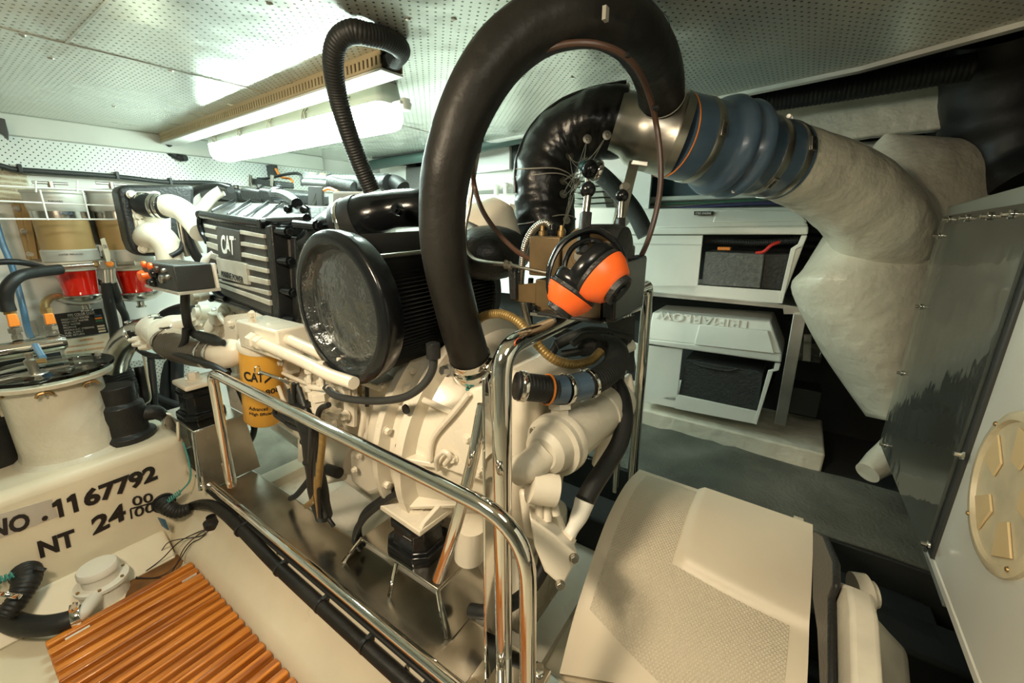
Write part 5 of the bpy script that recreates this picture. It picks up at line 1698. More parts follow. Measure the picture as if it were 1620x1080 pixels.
# body under the shell
body = [q_ + V((0.0, 0.0, -0.0)) for q_ in pfc]
rf = [V((p.x + 0.035, YF - 0.008, p.z - 0.04)) for p in pfc[2:]] + [V((pfc[-1].x + 0.03, YF - 0.008, FZ)), V((1.12, YF - 0.008, FZ)), V((1.12, YF - 0.008, pfc[2].z - 0.05))]
MB().prism(rf, (0, -0.02, 0)).build('end_panel', HOOD, hd)
rn = [V((p.x + 0.035, YN + 0.008, p.z - 0.04)) for p in pnc[2:]] + [V((pnc[-1].x + 0.03, YN + 0.008, FZ + 0.01)), V((1.12, YN + 0.008, FZ + 0.01)), V((1.12, YN + 0.008, pnc[2].z - 0.05))]
MB().prism(rn, (0, 0.02, 0)).build('end_panel', HOOD, hd)
pa, pb = pfc[-1], pnc[-1]
MB().loft([[pa + V((0.002, 0, -0.02)), pb + V((0.002, 0, -0.02)), pb + V((0.03, 0, -0.03)), pa + V((0.03, 0, -0.03))], [V((pa.x, pa.y, FZ + 0.01)), V((pb.x, pb.y, FZ + 0.01)), V((pb.x + 0.03, pb.y, FZ + 0.01)), V((pa.x + 0.03, pa.y, FZ + 0.01))]]).build('front_skirt', HOOD, hd)
# black gasket rim and casting at the near end
gk = thing('gasketed_end_casting', 'black gasket and cream casting at the near end of the moulded cover', 'machine end', (0.95, -0.25, FZ))
m = MB()
gg = []
for off, dz in ((0.0, 0.0),):
    pass
outer = [P(1287, 840, y=YN), P(1303, 842, y=YN - 0.02), P(1320, 880, y=YN - 0.03), P(1322, 925, y=YN - 0.03), P(1308, 945, y=YN - 0.02), P(1290, 945, y=YN - 0.01)]
m.prism([P(1285, 838, y=YN), P(1285, 950, y=YN), P(1292, 1000, y=YN), P(1296, 1090, y=YN), P(1310, 1090, y=YN), P(1310, 945, y=YN), P(1318, 925, y=YN), P(1318, 885, y=YN), P(1302, 845, y=YN)], (0, -0.010, 0))
m.build('gasket', BLACKM, gk, bevel=0.006)
m = MB().prism([P(1312, 930, y=YN - 0.012), P(1322, 918, y=YN - 0.012), P(1340, 925, y=YN - 0.012), P(1345, 960, y=YN - 0.012), P(1348, 1100, y=YN - 0.012), P(1312, 1100, y=YN - 0.012)], (0, -0.03, 0))
m.build('flange', CREAMD, gk, bevel=0.006, seg=3)
c_ = P(1420, 1020, y=-0.2)
m = MB()
m.loft([[P(1345, 955, y=-0.16), P(1346, 1110, y=-0.16), P(1346, 1110, y=-0.16) + V((-0.05, 0, -0.2)), P(1345, 955, y=-0.16) + V((0.15, 0, -0.12))],
        [P(1395, 980, y=-0.22), P(1400, 1110, y=-0.22), P(1400, 1110, y=-0.22) + V((-0.05, 0, -0.2)), P(1395, 980, y=-0.22) + V((0.12, 0, -0.12))],
        [P(1440, 1025, y=-0.27), P(1448, 1110, y=-0.27), P(1448, 1110, y=-0.27) + V((-0.05, 0, -0.2)), P(1440, 1025, y=-0.27) + V((0.08, 0, -0.12))]])
m.build('end_housing', CREAMD, gk, bevel=0.02, seg=4)
MB().lathe(P(1350, 935, y=-0.16), (0.3, -1, 0.1), [(0, 0.03), (0.02, 0.03), (0.022, 0.022), (0.03, 0.02)], 24).build('boss', CREAMD, gk)
# ================================================================== ENGINE
en = thing('marine_diesel_engine', 'cream marine diesel engine with a black finned aftercooler and round air filter', 'engine', (0.85, 1.2, FZ + 0.03))
XE = 0.60
Z5 = lambda x, y: (260 + x / 3.522, 240 + y / 3.523)
E5 = lambda x, y, xx=XE: P(*Z5(x, y), x=xx)


def z5prism(name, pts, m, x, th, par=en, bevel=0.002, **k):
    return MB().prism([E5(a, b, x) for a, b in pts], (th, 0, 0)).build(name, m, par, bevel=bevel, **k)


# aftercooler
ac = z5prism('aftercooler_body', [(198, 360), (560, 425), (585, 400), (640, 940), (600, 935), (310, 812), (272, 765), (235, 640), (232, 520)], BLACKM, XE + 0.006, 0.20, bevel=0.006)
z5prism('face_panel', [(212, 395), (557, 468), (598, 905), (330, 800), (285, 755), (250, 640), (248, 520)], GREYP, XE, 0.02, bevel=0.002)
bars = [
    [(218, 402), (285, 418), (285, 434), (222, 420)], [(222, 452), (292, 468), (292, 488), (228, 472)], [(232, 500), (296, 520), (298, 552), (240, 530)],
    [(245, 560), (300, 578), (302, 610), (250, 590)], [(248, 620), (290, 634), (292, 655), (252, 642)], [(256, 668), (296, 684), (298, 700), (262, 690)],
    [(418, 436), (552, 462), (553, 482), (418, 458)], [(422, 500), (556, 524), (558, 545), (423, 522)], [(426, 560), (566, 590), (567, 612), (427, 584)],
    [(455, 630), (572, 655), (574, 678), (456, 652)], [(462, 690), (576, 716), (578, 745), (463, 720)], [(330, 722), (578, 776), (582, 802), (300, 722), (290, 706)],
    [(262, 718), (586, 830), (588, 858), (275, 740)]]
for b in bars:
    z5prism('fin', b, FINFACE, XE - 0.007, 0.009, bevel=0.001)
z5prism('emblem_plate', [(290, 414), (416, 442), (428, 612), (300, 588)], GREYP, XE - 0.009, 0.012, bevel=0.0015)
z5prism('name_plate', [(286, 590), (300, 592), (428, 616), (452, 628), (466, 742), (304, 700)], FINFACE, XE - 0.009, 0.012, bevel=0.001)


def z5text(s, ll, lr, ul, x, m, bold=0.0):
    o = E5(*ll, x)
    return text('lettering', s, o, E5(*lr, x) - o, E5(*ul, x) - o, m, en, bold=bold)


z5text('CAT', (320, 566), (392, 578), (313, 462), XE - 0.0105, SIGNW, 0.03)
z5prism('emblem_triangle', [(340, 576), (358, 548), (384, 580)], GREYP, XE - 0.0118, 0.0006, bevel=0)
z5text('R', (392, 490), (399, 491), (392, 482), XE - 0.0105, SIGNW, 0.0)
z5text('MARINE POWER', (320, 694), (440, 733), (316, 660), XE - 0.0105, INK, 0.0)
# curved left rim of the cover
MB().tube([E5(a, b, XE) for a, b in ((200, 350), (196, 400), (214, 460), (240, 505))], 0.009, 10, 5).build('cover_rim', BLACKG, en)
MB().tube([E5(a, b, XE) for a, b in ((240, 640), (240, 690), (262, 750), (300, 800), (340, 820))], 0.009, 10, 5).build('cover_rim', BLACKG, en)
# top bar and top deck
MB().tube([E5(a, b, XE + 0.005) for a, b in ((198, 350), (370, 378), (540, 400))], 0.014, 14, 4).build('top_bar', BLACKG, en)
MB().tube([E5(a, b, XE + 0.02) for a, b in ((540, 392), (640, 384), (795, 372))], 0.012, 14, 4).build('top_bar', BLACKG, en)
dk = [E5(198, 345, XE + 0.02), E5(535, 390, XE + 0.02), E5(800, 365, XE + 0.07), E5(810, 300, XE + 0.17), E5(380, 282, XE + 0.22), E5(255, 340, XE + 0.06)]
MB().prism(dk, (0, 0, -0.03)).build('top_deck', BLACKM, en, bevel=0.004)
for (a, b, c, d) in ((262, 340, 390, 282), (350, 358, 480, 284), (440, 372, 580, 290), (525, 388, 665, 296)):
    p0, p1 = E5(a, b, XE + 0.02), E5(c, d, XE + 0.20)
    MB().prism([p0, p1, p1 + V((0, 0, 0.014)), p0 + V((0, 0, 0.010))], (0.0, -0.010, 0)).build('deck_rib', BLACKG, en, bevel=0.003)
MB().prism([E5(660, 298, XE + 0.12), E5(808, 305, XE + 0.12), E5(812, 372, XE + 0.10), E5(665, 350, XE + 0.10)], (0.06, 0, 0)).build('deck_block', BLACKM, en, bevel=0.004)
for a, b in ((702, 322), (792, 325)):
    MB().hexn(E5(a, b, XE + 0.115), (-1, -0.3, 0), 0.011, 0.018).build('bolt', BLACKG, en)
# right hand flange with long bolts running aft
z5prism('end_flange', [(558, 415), (592, 408), (640, 935), (608, 935)], BLACKM, XE - 0.002, 0.19, bevel=0.004)
z5prism('core_side', [(640, 470), (705, 480), (722, 900), (655, 880)], BLACKM, XE + 0.045, 0.12, bevel=0.004)
z5prism('rough_core_wall', [(650, 480), (700, 490), (712, 820), (664, 800)], mat('rough_core', (0.14, 0.13, 0.115), 0.5, 0.2, (160, 0.6)), XE + 0.042, 0.01, bevel=0)
z5prism('rear_flange', [(700, 470), (725, 478), (740, 940), (716, 930)], BLACKM, XE + 0.03, 0.14, bevel=0.003)
for a, b, c, d in ((590, 438, 690, 446), (600, 600, 700, 612), (620, 765, 715, 785), (636, 918, 735, 942), (735, 402, 850, 412)):
    p0, p1 = E5(a, b, XE + 0.015), E5(c, d, XE + 0.015)
    m = MB().cyl(p0, p1, 0.0125, 16)
    m.hexn(p1, p1 - p0, 0.011, 0.014)
    m.build('long_bolt', BLACKG, en)
for a, b in ((196, 352), (262, 815), (590, 940), (540, 400)):
    MB().lathe(E5(a, b, XE + 0.0), (-1, 0, 0), [(-0.01, 0.014), (0.006, 0.014), (0.009, 0.011)], 16).build('boss', BLACKG, en)
MB().tube([E5(a, b, XE + 0.01) for a, b in ((258, 812), (400, 850), (560, 915), (600, 935))], 0.011, 12, 4).build('bottom_bar', BLACKG, en)

# valve covers and fuel gear on top (far side)
for i, (a, b) in enumerate(((365, 208), (480, 208), (610, 208), (720, 212))):
    q = E5(a, b, 0.98)
    MB().box(q + V((0, 0, -0.03)), (0.20, 0.19, 0.05), (EX, EY, EZ)).build('valve_cover', BLACKM, en, bevel=0.012, seg=3)
    MB().hexn(q + EZ * -0.004 + V((-0.06, 0, 0)), EZ, 0.010, 0.018).build('bolt', BLACKG, en)
MB().tube([E5(630, 245, 0.78), E5(680, 250, 0.76), E5(740, 288, 0.72)], [0.022, 0.020, 0.016], 16, 4).build('breather_pipe', BLACKG, en)
MB().lathe(E5(648, 243, 0.79), E5(630, 243, 0.79) - E5(680, 252, 0.79), [(0, 0.026), (0.03, 0.026), (0.036, 0.02)], 18).build('breather_cap', DGREY, en)
for i in range(5):
    q = E5(800 + i * 30, 145 + i * 3, 0.95)
    MB().cyl(q + V((0, 0, -0.02)), q + V((0, 0, 0.02)), 0.014, 12).build('sensor_plug', (BRASS if i % 2 else DGREY), en)
MB().tube([E5(800, 150, 0.95), E5(860, 150, 0.95), E5(960, 155, 0.95), E5(1080, 160, 0.95), E5(1100, 200, 0.95)], 0.015, 12, 5).build('wiring_loom', DGREY, en)
MB().tube([E5(780, 170, 0.93), E5(880, 178, 0.93), E5(980, 188, 0.93)], 0.012, 12, 4).build('cream_tube', GREYP, en)
MB().tube([E5(930, 172, 0.94), E5(1000, 190, 0.94), E5(1070, 205, 0.94)], 0.022, 14, 4, rib=(0.008, 0.003)).build('corrugated_loom', DGREY, en)
MB().prism([E5(800, 190, 0.86), E5(875, 195, 0.86), E5(880, 300, 0.86), E5(850, 300, 0.86), E5(845, 230, 0.86), E5(820, 300, 0.86), E5(800, 300, 0.86)], (0.01, 0, 0)).build('loom_bracket', GREYP, en, bevel=0.001)
MB().tube([E5(890, 215, 0.86), E5(920, 205, 0.86), E5(965, 222, 0.86)], 0.005, 8, 5).build('orange_wire', ORANGEV, en)
MB().prism([E5(938, 228, 0.74), E5(1100, 228, 0.74), E5(1100, 240, 0.74), E5(960, 350, 0.74), E5(938, 355, 0.74)], (0.02, 0, 0)).build('grey_bracket', mat('grey_bracket_paint', (0.30, 0.31, 0.28), 0.4), en, bevel=0.003)
MB().prism([E5(938, 222, 0.74), E5(1160, 222, 0.74), E5(1220, 245, 0.84), E5(1110, 255, 0.84), E5(1010, 240, 0.80)], (0, 0, -0.006)).build('bracket_shelf', SILVER, en, bevel=0.001)
MB().tube([E5(1170, 165, 1.0), E5(1250, 168, 1.0), E5(1300, 178, 1.0), E5(1330, 205, 1.0)], 0.026, 16, 5).build('rear_hose', RUB, en)
MB().lathe(E5(1230, 175, 0.98), EY * -1, [(0, 0.03), (0.012, 0.033), (0.024, 0.03)], 18).build('hose_joint', BLACKM, en)
MB().box(E5(580, 175, 1.15), (0.08, 0.35, 0.03), (EX, EY, EZ)).build('far_rocker_cover', DGREY, en, bevel=0.008)
for a, b in ((480, 150), (600, 150)):
    MB().cyl(E5(a, b + 40, 1.1), E5(a, b - 20, 1.1), 0.008, 10).build('lifting_stud', STEELW, en)
MB().mm(E5(565, 75, 1.2), E5(608, 140, 1.2) + V((0.03, 0, 0))).build('sensor_box', DGREY, en, bevel=0.003)
MB().tube([E5(620, 95, 1.2), E5(650, 140, 1.2), E5(700, 150, 1.2), E5(715, 170, 1.2)], 0.006, 8, 5).build('orange_wire', ORANGEV, en)
MB().tube([E5(490, 145, 1.15), E5(560, 150, 1.15), E5(700, 122, 1.15), E5(760, 130, 1.15), E5(768, 190, 1.15)], 0.007, 8, 6).build('black_wire', INK, en)

# intake elbow and pipe
ip = [E5(800, 530, 0.66), E5(900, 460, 0.68), E5(1030, 400, 0.70), E5(1140, 360, 0.72), E5(1280, 325, 0.76), E5(1430, 312, 0.80), E5(1560, 320, 0.86)]
MB().tube(ip, [0.038, 0.050, 0.060, 0.058, 0.050, 0.049, 0.05], 28, 8).build('intake_pipe', BLACKG, en, ang=70)
MB().lathe(ip[2], ip[3] - ip[2], [(-0.02, 0.060), (-0.004, 0.063), (0.03, 0.064), (0.05, 0.062)], 32).build('intake_coupler', RUB, en)
clamp(ip[2] + (ip[3] - ip[2]) * 0.1, ip[3] - ip[2], 0.063, parent=en)
MB().lathe(E5(1310, 325, 0.705), (-1, -0.1, 0.2), [(0, 0.014), (0.012, 0.014), (0.012, 0.009), (0.02, 0.009)], 16).build('intake_plug', BLACKG, en)
MB().ball(P(775, 400, d=0.98), 0.085, 1.3, 1.1, 0.75, 28).build('turbo_housing', BLACKM, en)
MB().lathe(P(770, 372, d=1.06), (0.4, -0.3, 0.9), [(0, 0.10), (0.03, 0.09), (0.07, 0.05), (0.09, 0.03)], 28).build('turbine_casing', CREAM, en)
MB().tube([P(735, 395, d=1.2), P(765, 370, d=1.2), P(800, 350, d=1.2), P(820, 352, d=1.15)], 0.03, 16, 5).build('coolant_pipe', SILVER, en)

# air filter, axis along +X
af = V((0.50, 0.808, -0.180))
R_ = 0.170
fa = (V((1, 0, 0)) + V((0, -0.03, 0.03))).normalized()
pr_ = [(0.055, 0.156), (0.050, R_ - 0.006), (0.030, R_ - 0.001), (0.012, R_), (0.007, R_ - 0.001), (0.004, R_ - 0.004), (0.0, R_ - 0.020), (0.0005, R_ - 0.027), (0.003, R_ - 0.030)]
MB().lathe(af, fa, pr_, 72, closed=False).build('filter_end_ring', BLACKG, en)
MB().lathe(af, fa, [(0.003, R_ - 0.030), (0.022, R_ - 0.034), (0.026, R_ - 0.037), (0.025, R_ - 0.042), (0.017, R_ - 0.050), (0.012, 0.10), (0.007, 0.07), (0.004, 0.035), (0.003, 0.0005)], 72, closed=False).build('filter_end_dish', mat('wavy_black_plastic', (0.10, 0.11, 0.11), 0.13, 0.7, (7, 1.0, 0.05), coat=0.6), en, ang=60)
m = MB()
NP = 110
a_, u_, w_ = frame_from(fa)
rings = []
for t, dr in ((0.045, 0), (0.36, 0.0)):
    rg = []
    for k in range(NP * 2):
        q = math.pi * k / NP
        r = (0.157 if k % 2 else 0.145)
        rg.append(af + a_ * t + (u_ * math.cos(q) + w_ * math.sin(q)) * r)
    rings.append(rg)
m.loft(rings)
m.build('pleated_element', PLEAT, en, flat=True)
MB().lathe(af, fa, [(0.355, 0.150), (0.36, 0.155), (0.385, 0.155), (0.40, 0.13), (0.43, 0.09), (0.45, 0.08)], 48).build('filter_outlet_cap', BLACKM, en)
q = 1.95
MB().tube([af + a_ * 0.05 + (u_ * math.cos(-0.75) + w_ * math.sin(-0.75)) * 0.159, af + a_ * 0.36 + (u_ * math.cos(-0.75) + w_ * math.sin(-0.75)) * 0.159], 0.005, 8).build('filter_seam', STEELW, en)
MB().tube([af + a_ * 0.05 + (u_ * math.cos(0.75) + w_ * math.sin(0.75)) * 0.159, af + a_ * 0.36 + (u_ * math.cos(0.75) + w_ * math.sin(0.75)) * 0.159], 0.005, 8).build('filter_seam', STEELW, en)

# block
bk = MB()
bk.box(V((0.90, 1.33, -0.50)), (0.50, 1.05, 0.52), (EX, EY, EZ))
bk.build('block', CREAM, en, bevel=0.03, seg=3)
bk = MB()
bk.box(V((0.90, 1.30, -0.82)), (0.36, 0.95, 0.18), (EX, EY, EZ))
bk.build('oil_pan', CREAM, en, bevel=0.03, seg=3)
for i in range(5):
    q = V((0.645, 0.98 + i * 0.2, -0.40)) + EZ * 0.0
    q.z = -0.40 + (q.y - 1.3) * math.tan(TILT)
    MB().lathe(q + V((0.02, 0, 0)), (-1, 0, 0), [(0, 0.055), (0.02, 0.055), (0.03, 0.045), (0.034, 0.012)], 28).build('core_cover', CREAM, en)
    for s in (-1, 1):
        MB().hexn(q + V((0.0, 0.075 * s, 0.02)), (-1, 0, 0), 0.011, 0.014).build('bolt', CREAM, en)
# cluttered fuel pump area just under the aftercooler
rnd = random.Random(3)
for i in range(16):
    a = 330 + i * 17 + rnd.uniform(-4, 4)
    b = 492 + i * 7 + rnd.uniform(-6, 10)
    q = P(a, b, x=0.63)
    k = i % 4
    m = MB()
    if k == 0:
        m.lathe(q, (-1, 0, 0.2), [(0, 0.032), (0.03, 0.032), (0.032, 0.022), (0.045, 0.020)], 20)
    elif k == 1:
        m.box(q, (0.05, 0.06, 0.04), (EX, EY, EZ))
    elif k == 2:
        m.tube([q + V((0, 0.05, 0)), q + V((-0.03, 0.01, 0.01)), q + V((-0.03, -0.04, -0.02)), q + V((0, -0.08, -0.05))], 0.009, 10, 5)
    else:
        m.hexn(q + V((-0.01, 0, 0)), (-1, 0, 0), 0.016, 0.022)
        m.box(q, (0.03, 0.05, 0.05), (EX, EY, EZ))
    m.build(['pump_cover', 'pump_block', 'fuel_line', 'fitting'][k], CREAM, en, bevel=0.003 if k == 1 else 0)
# finned water pump at left and arcs
for a, b, r in ((348, 520, 0.05), (320, 505, 0.045), (305, 530, 0.05), (370, 545, 0.04)):
    q = P(a, b, x=0.64)
    m = MB().lathe(q, (-0.8, -0.5, 0.3), [(0, r), (0.02, r), (0.022, r * 0.7), (0.04, r * 0.65), (0.042, r * 0.3), (0.055, r * 0.3)], 26)
    m.build('pump_housing', CREAM, en)
    for k in range(4):
        a_2 = k * 1.57 + 0.4
        MB().hexn(q + V((-0.02, 0, 0)) + V((0, math.cos(a_2), math.sin(a_2))) * r * 0.85, (-0.8, -0.5, 0.3), 0.007, 0.010).build('bolt', CREAM, en)
MB().lathe(P(326, 465, x=0.58), (-1, -0.2, 0), [(0, 0.020), (0.01, 0.024), (0.03, 0.024), (0.034, 0.018), (0.05, 0.016)], 20).build('sensor_housing', CREAM, en)
gm = MB()
for k in range(20):
    a_2 = k / 20 * 6.283
    gm.box(P(303, 470, x=0.55) + V((0, math.cos(a_2), math.sin(a_2))) * 0.026, (0.02, 0.005, 0.005))
gm.lathe(P(303, 470, x=0.56), (-1, 0, 0), [(-0.01, 0.026), (0.02, 0.026)], 24)
gm.build('knurled_knob', PLASTW, en)

# oil filter and head
fx = 0.56
ftop, fbot = P(413, 548, x=fx), P(419, 662, x=fx)
fd = (fbot - ftop).normalized()
FL = (fbot - ftop).length
rf_ = 0.060
fl = MB().lathe(ftop, fd, [(0, rf_ - 0.004), (0.003, rf_), (FL * 0.5, rf_), (FL - 0.012, rf_), (FL - 0.003, rf_ - 0.006), (FL, rf_ - 0.014)], 48)
flo = fl.build('oil_filter', YEL, en)
MB().lathe(ftop, -fd, [(-0.002, rf_ + 0.003), (0.012, rf_ + 0.004), (0.022, rf_ - 0.002)], 40).build('filter_head_ring', CREAM, en)
MB().mm(P(380, 549, x=0.50), P(436, 524, x=0.50) + V((0.09, 0, 0))).build('filter_head', CREAM, en, bevel=0.006)


def ftext(s, px0, px1, ytop, ybot, m=INK, bold=0.02):
    """lettering wrapped by hand: short words kept flat on the tangent plane"""
    mid = ((px0 + px1) / 2, (ytop + ybot) / 2)
    ray = P(mid[0], mid[1], d=1.0)
    t_ = (mid[1] - 548) / 114
    c = ftop.lerp(fbot, t_)
    dd = c.dot(FW)
    qx = P(mid[0], mid[1], d=dd)
    lat = (qx - c).dot(RT)
    back = math.sqrt(max(1e-6, rf_ ** 2 - lat ** 2)) * 0.995
    # point on the surface
    vw = c.normalized()
    side = fd.cross(vw).normalized()
    if side.dot(RT) < 0:
        side = -side
    nrm = side.cross(fd)
    if nrm.dot(vw) > 0:
        nrm = -nrm
    scale = dd / FPX * 0.93
    # bend the word around the can
    cvs = bpy.data.curves.new('t', 'FONT')
    cvs.body = s
    cvs.offset = bold
    cvs.extrude = 0.01
    cvs.resolution_u = 3
    to = bpy.data.objects.new('t', cvs)
    COL.objects.link(to)
    dg = bpy.context.evaluated_depsgraph_get()
    dg.update()
    me = bpy.data.meshes.new_from_object(to.evaluated_get(dg))
    vs = [q.co.copy() for q in me.vertices]
    fs = [tuple(p.vertices) for p in me.polygons]
    bpy.data.objects.remove(to)
    bpy.data.curves.remove(cvs)
    x0, x1 = min(q.x for q in vs), max(q.x for q in vs)
    y0, y1 = min(q.y for q in vs), max(q.y for q in vs)
    s0 = (px0 - 413 - t_ * 6) * scale
    s1 = (px1 - 413 - t_ * 6) * scale
    hgt = (ybot - ytop) * scale
    out = []
    for q in vs:
        fxx = s0 + (s1 - s0) * (q.x - x0) / (x1 - x0)
        ang = math.asin(max(-0.98, min(0.98, fxx / rf_)))
        r_ = rf_ + (0.0012 if q.z > 0 else 0.0001)
        out.append(c + side * (math.sin(ang) * r_) + nrm * (math.cos(ang) * r_) - fd * (hgt * ((q.y - y0) / (y1 - y0) - 0.5)))
    mb = MB()
    mb.add(out, fs)
    mb.build('lettering', m, flo, flat=True)


ftext('CAT', 389, 416, 571, 589, bold=0.03)
ftext('>', 417, 428, 569, 592, bold=0.01)
ftext('1R-1808', 393, 440, 598, 608, bold=0.02)
ftext('Advanced', 396, 422, 625, 632, bold=0.01)
ftext('High Efficiency', 397, 436, 634, 641, bold=0.01)
# bracket plate left of the filter
m = MB()
m.prism([P(353, 503, x=0.53), P(360, 499, x=0.53), P(405, 494, x=0.60), P(418, 500, x=0.6), P(372, 506, x=0.53), P(376, 555, x=0.53), P(364, 560, x=0.53), P(356, 540, x=0.53)], (0.006, 0, 0))
m.build('bracket_plate', CREAM, en, bevel=0.002)
MB().box(P(400, 514, x=0.62), (0.12, 0.10, 0.025), (EX, EY, EZ)).build('filter_base', CREAM, en, bevel=0.006)
for a, b in ((366, 512), (367, 550), (400, 497), (402, 507)):
    MB().hexn(P(a, b, x=0.525), (-1, -0.2, 0), 0.010, 0.012).build('bolt', CREAM, en)
# two cream oil pipes with hex nuts
for (pts, xx) in ((((402, 538), (430, 550), (480, 572), (520, 592), (560, 606)), 0.49), (((428, 524), (455, 536), (500, 556), (540, 575)), 0.53)):
    pp_ = [P(a, b, x=xx) for a, b in pts]
    MB().tube(pp_, 0.0145, 16, 5).build('oil_pipe', CREAM, en)
    MB().lathe(pp_[0], pp_[1] - pp_[0], [(-0.012, 0.021), (0.014, 0.021), (0.018, 0.016), (0.034, 0.016), (0.036, 0.019), (0.046, 0.019)], 6).build('pipe_nut', CREAM, en)
# small fittings and valve under the pipes
for a, b in ((489, 600), (508, 590)):
    m = MB()
    m.cyl(P(a, b - 18, x=0.5), P(a + 1, b + 22, x=0.5), 0.006, 12)
    for k in (-10, 4, 18):
        m.lathe(P(a, b + k, x=0.5), (0, 0, 1), [(0, 0.010), (0.012, 0.010)], 6)
    m.build('test_fitting', CREAM, en)
MB().lathe(P(508, 650, x=0.5), (0, 0, 1), [(0, 0.020), (0.03, 0.020), (0.032, 0.024), (0.05, 0.024)], 6).build('large_nut', CREAM, en)
MB().cyl(P(489, 612, x=0.5), P(520, 614, x=0.5), 0.007, 10).build('cross_fitting', CREAM, en)
MB().tube([P(535, 596, x=0.50), P(560, 606, x=0.54)], 0.014, 14).build('pipe_end', CREAM, en)
tag_ = MB().lathe(P(406, 585, x=0.485), (0.55, -0.8, 0), [(0, 0.012), (0.004, 0.012)], 20, closed=False)
tag_.build('drain_ring', STEEL, en)
MB().tube([P(412, 588, x=0.485), P(440, 598, x=0.49), P(462, 608, x=0.50)], 0.0045, 8, 3).build('drain_tube', STEEL, en)

# wiring bundle down the side
lo = thing('wiring_harness', 'taped black wiring harness hanging beside the yellow oil filter', 'wiring harness', P(500, 770, x=0.52))
MB().tube([P(466, 615, x=0.50), P(472, 640, x=0.49), P(486, 670, x=0.49), P(493, 700, x=0.49), P(497, 740, x=0.49), P(503, 775, x=0.50), P(512, 815, x=0.53)], [0.017, 0.02, 0.024, 0.024, 0.022, 0.026, 0.024], 18, 6, lump=0.06).build('bundle', RUB, lo, ang=80)
for pp_ in (((445, 650), (455, 662), (478, 672), (490, 690)), ((442, 655), (458, 672), (478, 682), (488, 700)), ((456, 640), (440, 640), (436, 655), (455, 668)), ((500, 690), (505, 650), (520, 640))):
    MB().tube([P(a, b, x=0.485) for a, b in pp_], 0.007, 10, 6).build('wire', RUB, lo)
rw = random.Random(5)
for i in range(7):
    ph = rw.uniform(0, 6)
    MB().tube([P(a + 7 * math.sin(ph + k * 1.1), b, x=0.478 + 0.006 * math.cos(ph + k)) for k, (a, b) in enumerate(((468, 606), (474, 640), (486, 670), (493, 700), (497, 740), (503, 775), (512, 818)))], 0.0055, 8, 6).build('wire', (RUB, DGREY, RUB, RUBB, BRAID, RUB, DGREY)[i], lo)
for b in (640, 680, 697, 730):
    q = P(484 + (b - 640) * 0.13, b, x=0.49)
    MB().lathe(q, (0.05, 0, 1), [(0, 0.026), (0.004, 0.026)], 16).build('tape_tie', INK, lo)
hose('gold braided hose hanging beside the wiring harness over the bed cap', [P(511, 668, x=0.475), P(510, 700, x=0.475), P(506, 740, x=0.475), P(503, 770, x=0.475), P(497, 790, x=0.48), P(485, 800, x=0.50)], 0.0085, BRAID, seg=12)
hose('black battery cable from the harness down to the bed behind the mirror cap', [P(500, 745, x=0.53), P(488, 760, x=0.53), P(470, 782, x=0.53), P(460, 788, x=0.54)], 0.009, RUB, 'cable', 'battery_cable')
hose('thin black wires at the foot of the wiring harness', [P(512, 800, x=0.53), P(520, 820, x=0.53), P(528, 832, x=0.53)], 0.006, RUB, 'wire', 'harness_tail')
hose('thick black cable loop below the yellow oil filter', [P(400, 665, x=0.66), P(402, 680, x=0.66), P(395, 698, x=0.66), P(378, 715, x=0.68)], 0.012, RUB, 'cable', 'cable_loop')
hose('black hose sweeping under the air filter to the fuel fittings', [P(686, 560, x=0.55), P(684, 585, x=0.55), P(668, 610, x=0.54), P(640, 628, x=0.53), P(600, 634, x=0.52), P(560, 632, x=0.51), P(530, 625, x=0.50), P(515, 612, x=0.50)], 0.0085, DGREY)
MB().lathe(P(686, 566, x=0.55), (0, 0, 1), [(0, 0.014), (0.03, 0.014), (0.032, 0.010)], 14).build('drain_elbow', BLACKM, en)

# flywheel housing and bell, axis along -EY
fc = V((0.86, 0.80, -0.545))
ay = -EY
MB().lathe(fc, ay, [(-0.06, 0.28), (0.0, 0.30), (0.02, 0.30), (0.024, 0.330), (0.046, 0.333), (0.050, 0.300), (0.090, 0.297), (0.094, 0.325), (0.118, 0.325), (0.122, 0.285), (0.18, 0.262), (0.26, 0.222), (0.29, 0.205), (0.30, 0.15), (0.34, 0.13)], 72).build('flywheel_housing', CREAM, en, ang=40)
for k in range(14):
    a = math.radians(95 + k * 14)
    u = V((-1, 0, 0))
    q = fc + ay * 0.046 + (V((math.cos(a), 0, 0)) + EZ * math.sin(a)) * 0.316
    MB().hexn(q, ay, 0.009, 0.012).build('bolt', CREAM, en)
for k in range(6):
    a = math.radians(118 + k * 27)
    rv = V((math.cos(a), 0, 0)) + EZ * math.sin(a)
    tv = V((-math.sin(a), 0, 0)) + EZ * math.cos(a)
    p0 = fc + ay * 0.12 + rv * 0.318
    p1 = fc + ay * 0.12 + rv * 0.24
    p2 = fc + ay * 0.30 + rv * 0.20
    MB().prism([p0, p1, p2], tv * 0.014).build('web', CREAM, en, bevel=0.003)
for (a, b) in ((643, 647), (632, 707)):
    MB().lathe(P(a, b, x=0.56), (-1, 0, 0), [(0, 0.012), (0.004, 0.011)], 14).build('black_plug', INK, en)
